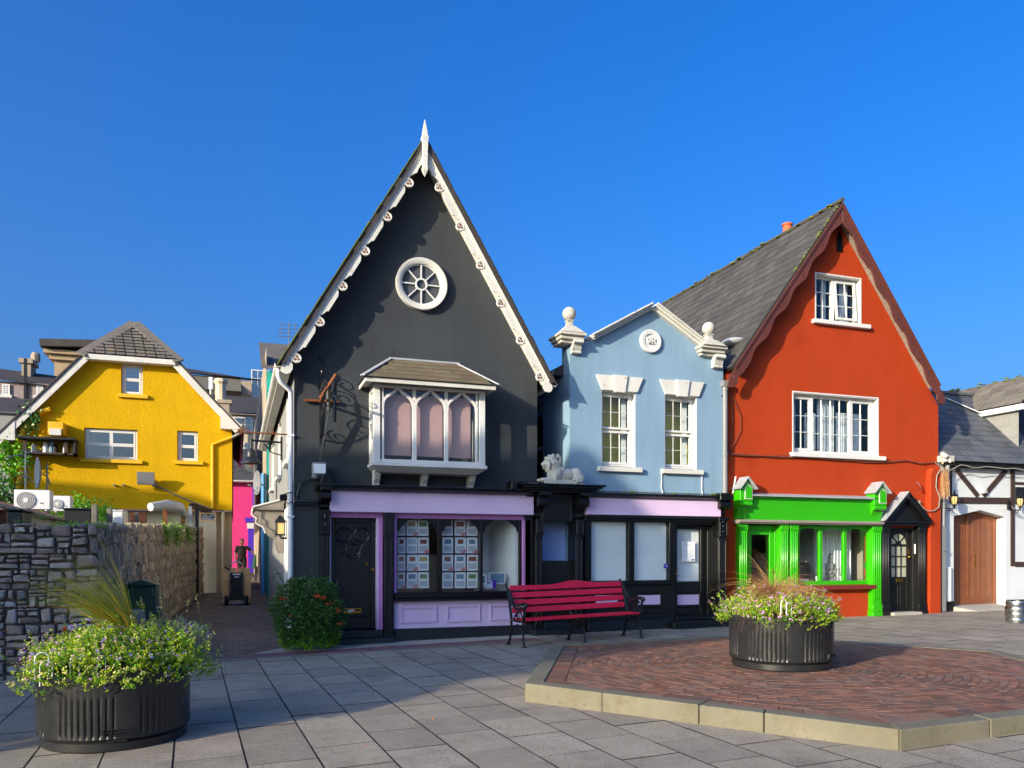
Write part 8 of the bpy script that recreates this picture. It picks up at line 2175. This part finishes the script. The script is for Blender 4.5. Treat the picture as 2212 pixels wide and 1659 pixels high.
def bedding(name, label, c, z0, R, H, nstem, leafm, mix, petals, skirt, seed, hole=None):
    global pr; pr = random.Random(seed)
    t = E(name, label, 'plant', (c[0], c[1], z0), world=True)
    L1, L2, st = MB(), MB(), MB(); F = [MB() for _ in petals]
    for i in range(nstem):
        p, v = dome(c[0], c[1], z0, R, H, .07)
        if hole and hole(p): continue
        # spill over the rim
        rad = math.hypot(p.x-c[0], p.y-c[1])
        if rad > .6: p.z -= (rad-.6)*skirt*pr.uniform(.3, 1.0)
        out = (v+Vector((pr.uniform(-.5,.5), pr.uniform(-.5,.5), pr.uniform(-.1,.7)))).normalized()
        Ls = pr.uniform(.05,.13); q0 = p-out*Ls
        st.tube([q0, p], .0016, 3)
        tgt = L2 if pr.random() < mix else L1
        for k in range(pr.randint(7, 12)):
            s = pr.random(); b = q0.lerp(p, s); d = Vector((pr.uniform(-1,1), pr.uniform(-1,1), pr.uniform(-.4,.9)))+out*.6
            leaf(tgt, b, d, pr.uniform(.018,.034), pr.uniform(.006,.011))
        for fi, (prob, mt, size, cnt) in enumerate(petals):
            if pr.random() < prob:
                for k in range(pr.randint(1, cnt)):
                    flower(F[fi], p+Vector((pr.uniform(-.018,.018), pr.uniform(-.018,.018), pr.uniform(-.004,.022))), out+Vector((pr.uniform(-.6,.6),pr.uniform(-.6,.6),.3)), pr.uniform(.75,1.1)*size)
    for i in range(150):                 # taller unruly sprigs
        p, v = dome(c[0], c[1], z0, R, H, .07)
        d = (v*.6+Vector((pr.uniform(-.5,.5), pr.uniform(-.5,.5), 1))).normalized(); Ls = pr.uniform(.07,.2); q = p+d*Ls; st.tube([p-d*.05, p+d*Ls*.5, q+Vector((pr.uniform(-.02,.02),0,0))], .002, 3)
        for k in range(pr.randint(8,16)): leaf(L2 if pr.random() < .6 else L1, p.lerp(q, pr.random()), Vector((pr.uniform(-1,1),pr.uniform(-1,1),pr.uniform(-.2,1))), pr.uniform(.018,.036), .009)
        fi = pr.randrange(len(petals))
        for k in range(4): flower(F[fi], q+Vector((pr.uniform(-.015,.015),pr.uniform(-.015,.015),pr.uniform(-.03,.01))), d, petals[fi][2])
    for m, n, mt in ((L1,'leaves',leafm[0]), (L2,'leaves',leafm[1]), (st,'stems','stalk')): O(m, n, mt, t, kind='stuff')
    for m, q in zip(F, petals):
        if m.f: O(m, 'blossoms', q[1], t, kind='stuff')
    return t
bedding('flower_bed', 'bushy lime-green flowering plants with violet blooms spilling from the foreground planter', PA, gz(-1)+.53, .84, .47, 3000, ('leaf_green','leaf_lime'), .5,
        [(.42,'petal_cream',.008,4), (.06,'petal_pink',.01,3), (.04,'petal_violet',.011,3)], .5, 31)
bedding('flower_bed', 'pink flowering plants spilling over the rim of the hexagon planter', PB, HZ+.58, .8, .33, 2600, ('leaf_green','leaf_lime'), .45,
        [(.24,'petal_pink',.012,4), (.1,'petal_cream',.008,3)], .55, 32)
def tuft(name, label, base, n, L, w, lean, spread, droop, mat, mat2, seed):
    global pr; pr = random.Random(seed); t = E(name, label, 'grass', base, world=True); m1, m2 = MB(), MB()
    for i in range(n):
        a = pr.random()*6.28; r = abs(pr.gauss(0, .05)); d = Vector((math.cos(a)*spread*pr.random()+lean[0], math.sin(a)*spread*pr.random()+lean[1], 1.0))
        blade_strip(m1 if pr.random() < .6 else m2, (base[0]+r*math.cos(a), base[1]+r*math.sin(a), base[2]), d, L*pr.uniform(.55,1.1), w, droop*pr.uniform(.4,1.4), 8, Vector((lean[0]*.8, lean[1]*.8, 0)))
    O(m1, 'blades', mat, t, kind='stuff'); O(m2, 'blades', mat2, t, kind='stuff'); return t
tuft('ornamental_grass', 'golden ornamental grass leaning over the foreground flower planter', (PA[0]+.1, PA[1]+.1, gz(-1)+.9), 520, .95, .005, (-.48,-.05), .55, .7, 'grass_gold', 'grass_green', 41)
tuft('ornamental_grass', 'straw-coloured curly grass on top of the hexagon planter', (PB[0]-.12, PB[1]-.02, HZ+.9), 620, .8, .0045, (-.15,-.3), 2.4, 2.3, 'grass_straw', 'grass_straw', 42)
tuft('ornamental_grass', 'second low mound of straw grass beside the curly tuft in the hexagon planter', (PB[0]+.16, PB[1]+.05, HZ+.88), 420, .65, .0045, (.15,-.2), 2.8, 2.6, 'grass_straw', 'grass_straw', 43)
# silvery lavender at the back of planter A
pr = random.Random(44); t = E('lavender', 'silver-green lavender clump at the back of the foreground planter', 'plant', (PA[0]+.45, PA[1]+.32, gz(-1)+.8), world=True); m = MB()
for i in range(900):
    a = pr.random()*6.28; r = pr.random()**.5*.33; b = Vector((PA[0]+.42+r*math.cos(a), PA[1]+.3+r*math.sin(a)*.7, gz(-1)+.8+pr.random()*.24*(1-r*1.6))); leaf(m, b, Vector((math.cos(a)*.6+pr.uniform(-.5,.5), math.sin(a)*.6, pr.uniform(.2,1.2))), pr.uniform(.05,.09), .008)
O(m, 'leaves', 'leaf_silver', t, kind='stuff'); m = MB(); f = MB()
for (dx, dy, h) in ((.35,.2,.36),(.55,.25,.3),(.7,.3,.34),(.22,.3,.32)):
    b = Vector((PA[0]+dx, PA[1]+dy, gz(-1)+.9)); e = b+Vector((pr.uniform(-.05,.05),0,h)); m.tube([b, b.lerp(e,.5)+Vector((.012,0,0)), e], .003, 4)
    for k in range(18): leaf(f, b.lerp(e, .6+.4*pr.random()), Vector((pr.uniform(-1,1),pr.uniform(-1,1),.8)), .025, .012)
O(m, 'stems', 'stalk', t, kind='stuff'); O(f, 'seed_heads', 'petal_cream', t, kind='stuff')
for (dx, dy, dz, r, lab) in ((-.13,-.02,.97,.05,'orange marigold bloom left of the golden grass'), (-.42,.1,.95,.04,'smaller orange marigold bloom nearer the planter left side')):
    mg = E('marigold', lab, 'flower', (PA[0]+dx, PA[1]+dy, gz(-1)+dz), world=True, group='marigolds in the foreground planter'); m = MB()
    for ly in range(4):
        for k in range(12): a = 6.28*k/12+ly*.3; d = Vector((math.cos(a), math.sin(a), .25+.45*ly)); leaf(m, Vector(mg.location)+Vector((0,0,.006*ly)), d, r*(1-.16*ly), .02, Vector((0,0,1)))
    O(m, 'petals', 'petal_orange', mg, kind='stuff'); m = MB(); m.tube([Vector(mg.location), Vector(mg.location)-Vector((0,0,.12))], .004, 5); O(m, 'stem', 'stalk', mg)
# broad sage-like leaves
# white wire edging hoops
def hoops(label, pts, loc, kind='wire_edging'):
    t = E(kind, label, 'edging', loc, world=True)
    for (x, y, z, rz, s) in pts:
        m = MB(); ring = [(x+s*.045*math.cos(R_(a))*math.cos(rz), y+s*.045*math.cos(R_(a))*math.sin(rz), z+.1*s+.045*s*math.sin(R_(a))) for a in range(180,-1,-20)]
        ring = [(ring[0][0], ring[0][1], z-.06)]+ring+[(ring[-1][0], ring[-1][1], z-.06)]; m.tube(ring, .0055*s, 6); O(m, 'hoop', 'white_gloss', t, sm=True)
z = gz(-1)+.66
hoops('bent white wire hoop edging among the foreground flowers', [(PA[0]-.5,PA[1]-.38,z-.0,.3,1.1),(PA[0]-.46,PA[1]-.42,z-.05,.35,1.0),(PA[0]-.24,PA[1]-.5,z+.03,.1,.7),(PA[0]-.04,PA[1]-.52,z+.03,0,.7)], (PA[0]-.5,PA[1]-.4,z))
hoops('pale green wire hoop in the hexagon planter flowers', [(PB[0]-.36,PB[1]-.52,HZ+.7,.2,1.0),(PB[0]-.3,PB[1]-.54,HZ+.68,.2,.9)], (PB[0]-.3,PB[1]-.5,HZ+.7))
m = MB(); x, y = PA[0]+.02, PA[1]+.35; m.box(x-.02, x+.18, y, y+.05, .8, 1.06); O(m, 'slate_marker', 'plastic_grey', None, bev=.006, label='pale grey upright slab half hidden behind the golden grass', cat='slab')
# ---- berried shrub
pr = random.Random(51); SX, SYY = 1.12, 13.5
sb = E('berry_shrub', 'dark green firethorn shrub with orange berries at the charcoal house corner', 'shrub', (SX, SYY, gz(1)), world=True)
m = MB(); lo = MB(); be_ = MB(); stm = MB()
for i in range(1500):
    a = pr.random()*6.28; h = pr.random(); R = .56*(.75+.25*math.sin(math.pi*min(1,h*1.15)))*(1+.09*math.sin(3*a+h*7)+.07*math.sin(6*a-h*9))
    if h > .86: R *= 1-(h-.86)*3.2
    rr = pr.uniform(.68,1.0)**.5; p = Vector((SX+R*rr*math.cos(a), SYY+R*rr*math.sin(a)*.8, gz(1)+.06+1.12*h)); out = Vector((math.cos(a), math.sin(a), pr.uniform(-.2,.8))); L = pr.uniform(.06,.16)
    q = p+out.normalized()*L*.5; o_ = p-out.normalized()*L*.5; stm.tube([o_, q], .0025, 3)
    for k in range(9): leaf(lo if h < .11*pr.random()*2.2 else m, o_.lerp(q, pr.random()), Vector((pr.uniform(-1,1),pr.uniform(-1,1),pr.uniform(-.5,.9)))+out*.5, pr.uniform(.03,.055), pr.uniform(.013,.02))
for i in range(2600):
    a = pr.random()*6.28; h = pr.random()*.9; rr = pr.uniform(.1,.4); leaf(lo if h < .04 else m, Vector((SX+rr*math.cos(a), SYY+rr*.8*math.sin(a), gz(1)+.08+1.05*h)), Vector((pr.uniform(-1,1),pr.uniform(-1,1),pr.uniform(-1,1))), .055, .03)
for i in range(26):                       # long shoots
    a = pr.random()*6.28; p = Vector((SX+.42*math.cos(a), SYY+.36*math.sin(a), gz(1)+pr.uniform(.7,1.15))); d = Vector((math.cos(a)*.5, math.sin(a)*.5, 1.0)).normalized(); L = pr.uniform(.12,.3); stm.tube([p, p+d*L], .003, 3)
    for k in range(14): leaf(m, p+d*L*pr.random(), Vector((pr.uniform(-1,1),pr.uniform(-1,1),pr.uniform(-.2,.9))), .035, .014)
O(m, 'leaves', 'leaf_dark', sb, kind='stuff'); O(lo, 'low_leaves', 'leaf_green', sb, kind='stuff'); O(stm, 'twigs', 'stalk', sb, kind='stuff')
for (dx, dz, n) in ((.1,.86,34),(.2,.83,22),(.42,.62,16),(.44,.4,14),(-.4,.83,12),(.28,.72,10),(-.3,.55,6)):
    m = MB(); yy = -math.sqrt(max(.02,.32-dx*dx))*.82
    for k in range(n): m.ball((SX+dx+pr.gauss(0,.03), SYY+yy-.04+pr.gauss(0,.02), gz(1)+.06+dz+pr.gauss(0,.016)), .0085, 6, 5)
    O(m, 'berries', 'berry', sb, sm=True, kind='stuff')
for k in range(5): a = k*1.3; mm = MB(); mm.tube([(SX+.05*math.cos(a), SYY+.05*math.sin(a), gz(1)-.02),(SX+.12*math.cos(a), SYY+.1*math.sin(a), .35),(SX+.3*math.cos(a), SYY+.22*math.sin(a), .8)], [.018,.014,.006], 6); O(mm, 'stem', 'stalk', sb, sm=True)
# ---- ivy on the yellow house and creeper behind the wall
def ivy(name, label, pts, n, spread, size, mat, seed, cat='ivy'):
    global pr; pr = random.Random(seed); t = E(name, label, cat, pts[0], world=True); m = MB(); s = MB(); s.tube(pts, .012, 5); P_ = [Vector(p) for p in pts]
    for i in range(n):
        k = pr.randrange(len(P_)-1); b = P_[k].lerp(P_[k+1], pr.random())+Vector((pr.gauss(0,spread), -abs(pr.gauss(0,.06)), pr.gauss(0,spread))); leaf(m, b, Vector((pr.uniform(-1,1),-.4,pr.uniform(-1,.6))), size*pr.uniform(.7,1.3), size*.7)
    O(m, 'leaves', mat, t, kind='stuff'); O(s, 'vine', 'stalk', t, sm=True)
f = lambda x, y, Y=YY: (U(1,x,y,Y)[0], Y-.14, U(1,x,y,Y)[1])
ivy('ivy', 'bright green ivy climbing the left edge of the yellow house', [f(30,1480),f(60,1300),f(90,1120),f(60,1090)], 560, .22, .14, 'leaf_green', 61)
ivy('ivy', 'dark ivy around the curved yellow duct', [f(250,800),f(275,880),f(240,960)], 260, .14, .11, 'leaf_dark', 62)
ivy('ivy', 'thin trailing ivy below the meter shelf on the yellow wall', [f(230,1130),f(180,1200),f(240,1180)], 120, .14, .12, 'leaf_green', 63)
f2 = lambda x, y, Y: (U(22,x,y,Y)[0], Y, U(22,x,y,Y)[1])
ivy('creeper', 'low green creeper spreading behind the storage box and air conditioners', [f2(880,330,19),f2(1000,270,20),f2(1200,280,22),f2(1500,370,24),f2(1560,400,24)], 1300, .13, .08, 'leaf_green', 64, 'creeper')
ivy('creeper', 'patch of creeper at the left edge beside the air conditioner', [f2(-80,170,19),f2(60,190,19),f2(180,215,19)], 350, .12, .08, 'leaf_dark', 65, 'creeper')
def fern(label, x, y, z, s, seed):
    global pr; pr = random.Random(seed); t = E('fern', label, 'fern', (x,y,z), world=True, group='ferns on the stone wall'); m = MB()
    for k in range(9):
        a = pr.random()*6.28; p = Vector((x,y,z)); d = Vector((math.cos(a)*.7, math.sin(a)*.5-.3, .8)).normalized()
        for i in range(12):
            d = (d+Vector((0,0,-.09))).normalized(); p = p+d*s*.085; sd = d.cross(Vector((0,0,1))).normalized()
            for g in (-1,1): leaf(m, p, sd*g+d*.4, s*.2*(1-i/14), s*.06, Vector((0,0,1)))
    O(m, 'fronds', 'grass_green', t, kind='stuff')
for (px, py, lab, s, sd) in ((240,520,'fern growing from the top of the stone wall at its left',.16,71),(235,700,'fern rooted in a joint below the wall top',.12,72),(470,520,'small fern between the first fern and the tall frond',.13,73),(640,490,'tallest fern frond on the stone wall top',.22,74)):
    x, z = P22(px, py, 12.02); fern(lab, x, 12.0, z, s, sd)
pr = random.Random(80); m = MB()
for i in range(520):
    x, y = (pr.uniform(-2.35,-1.75), pr.uniform(12.1,12.5)) if i < 260 else (lambda u: (-1.85+u*.0457, 12.2+u))(pr.choice((pr.uniform(2,5), pr.uniform(6.5,8), pr.uniform(9,14.5))))
    blade_strip(m, (x+pr.uniform(-.04,.08), y, WT-.04+max(0,y-12.3)*.027), (pr.uniform(-.5,.5), pr.uniform(-.5,.2), 1), pr.uniform(.04,.13), .012, .9, 3)
tag(O(m, 'wall_top_grass', 'grass_green'), 'short bright grass and weeds along the top of the stone wall', 'grass', kind='stuff')
for k, (u, lab) in enumerate(((6.6,'leafy weed drooping over the alley wall top, nearer clump'),(8.4,'leafy weed drooping over the alley wall top, middle clump'),(11.0,'leafy weed drooping over the alley wall top, farther clump'))):
    x, y = -1.78+u*.0457, 12.2+u; zt_ = WT+u*.027
    ivy('wall_weed', lab, [(x,y,zt_-.02),(x+.05,y,zt_-.1),(x+.06,y+.1,zt_-.35)], 220, .09, .06, 'grass_green', 90+k, 'weed')
# fallen leaves
pr = random.Random(95); m = MB()
for i in range(70):
    x, y = pr.uniform(-1,9), pr.uniform(6,13.5)
    if inhex(x, y, HR): zz = HZ+.004
    else: zz = gz(x)+.004
    leaf(m, Vector((x,y,zz)), Vector((pr.uniform(-1,1),pr.uniform(-1,1),.12)), pr.uniform(.02,.045), .02, Vector((0,0,1)))
tag(O(m, 'fallen_leaves', 'petal_orange'), 'scattered fallen leaves and petals on the paving', 'leaves', kind='stuff')
# ------------------------------------------------------------------ houses on the other side of the square (they shade the shop fronts)
def across(name, label, outline, al0, al1, mat):
    t = E(name, label, 'house', (0,0,0), world=True)
    ca, sa = math.cos(R_(SUN_AZ)), math.sin(R_(SUN_AZ)); tn = math.tan(R_(SUN_EL))
    mb = MB(); mb.xz([(p, max(h-al1*tn, -.6)) for p, h in outline], al0, al1)
    mb.v = [(v[1]*ca-v[0]*sa, v[1]*sa+v[0]*ca, v[2]) for v in mb.v]
    O(mb, 'wall', mat, t)
    return t
across('corner_house', 'tall gabled corner house across the square, out of the picture on the left', [(7.95,-9),(7.95,1.5),(8.35,4.7),(8.87,6.14),(9.7,7.1),(10.8,6.15),(12.2,5.5),(13.2,3.6),(14.2,3.2),(14.2,-9)], -22, -14, 'tower_render')
across('row_house', 'long row house beyond the yard, out of the picture on the left', [(20,-9),(20,5.2),(24.5,6.6),(26.2,6.9),(28.6,6.0),(31,5.9),(31,-9)], -26, -16, 'cream_render')

def street_tree():
    ca, sa = math.cos(R_(SUN_AZ)), math.sin(R_(SUN_AZ)); tn = math.tan(R_(SUN_EL)); al = -13.0; p = 7.75
    c = Vector((al*ca-p*sa, al*sa+p*ca, 3.45-al*tn)); g = random.Random(77)
    t = E('street_tree', 'leafy street tree across the square, out of the picture on the left', 'tree', (c.x, c.y, -.1), world=True)
    m = MB(); m.tube([(c.x,c.y,-.4),(c.x+.05,c.y,2.5),(c.x-.05,c.y+.05,c.z-1)], [.2,.15,.11], 10)
    for k in range(7): a = k*.9; m.tube([(c.x,c.y,c.z-1.3+.1*k),(c.x+.4*math.cos(a),c.y+.4*math.sin(a),c.z-.6+.1*k),(c.x+.8*math.cos(a),c.y+.8*math.sin(a),c.z+.1+.1*k)], [.07,.05,.02], 6)
    O(m, 'trunk', 'timber_grey', t, sm=True)
    m = MB(); cl = [(g.uniform(-1,1), g.uniform(-1,1), g.uniform(-1,1)) for _ in range(110)]
    for q in cl:
        v = Vector(q)
        if v.length > 1: v.normalize()
        k = c+Vector((v.x*1.05, v.y*1.05, v.z*1.5))
        for i in range(110): leaf(m, k+Vector((g.gauss(0,.2),g.gauss(0,.2),g.gauss(0,.2))), Vector((g.uniform(-1,1),g.uniform(-1,1),g.uniform(-1,1))), .16, .12)
    O(m, 'crown', 'leaf_dark', t, kind='stuff')
street_tree()
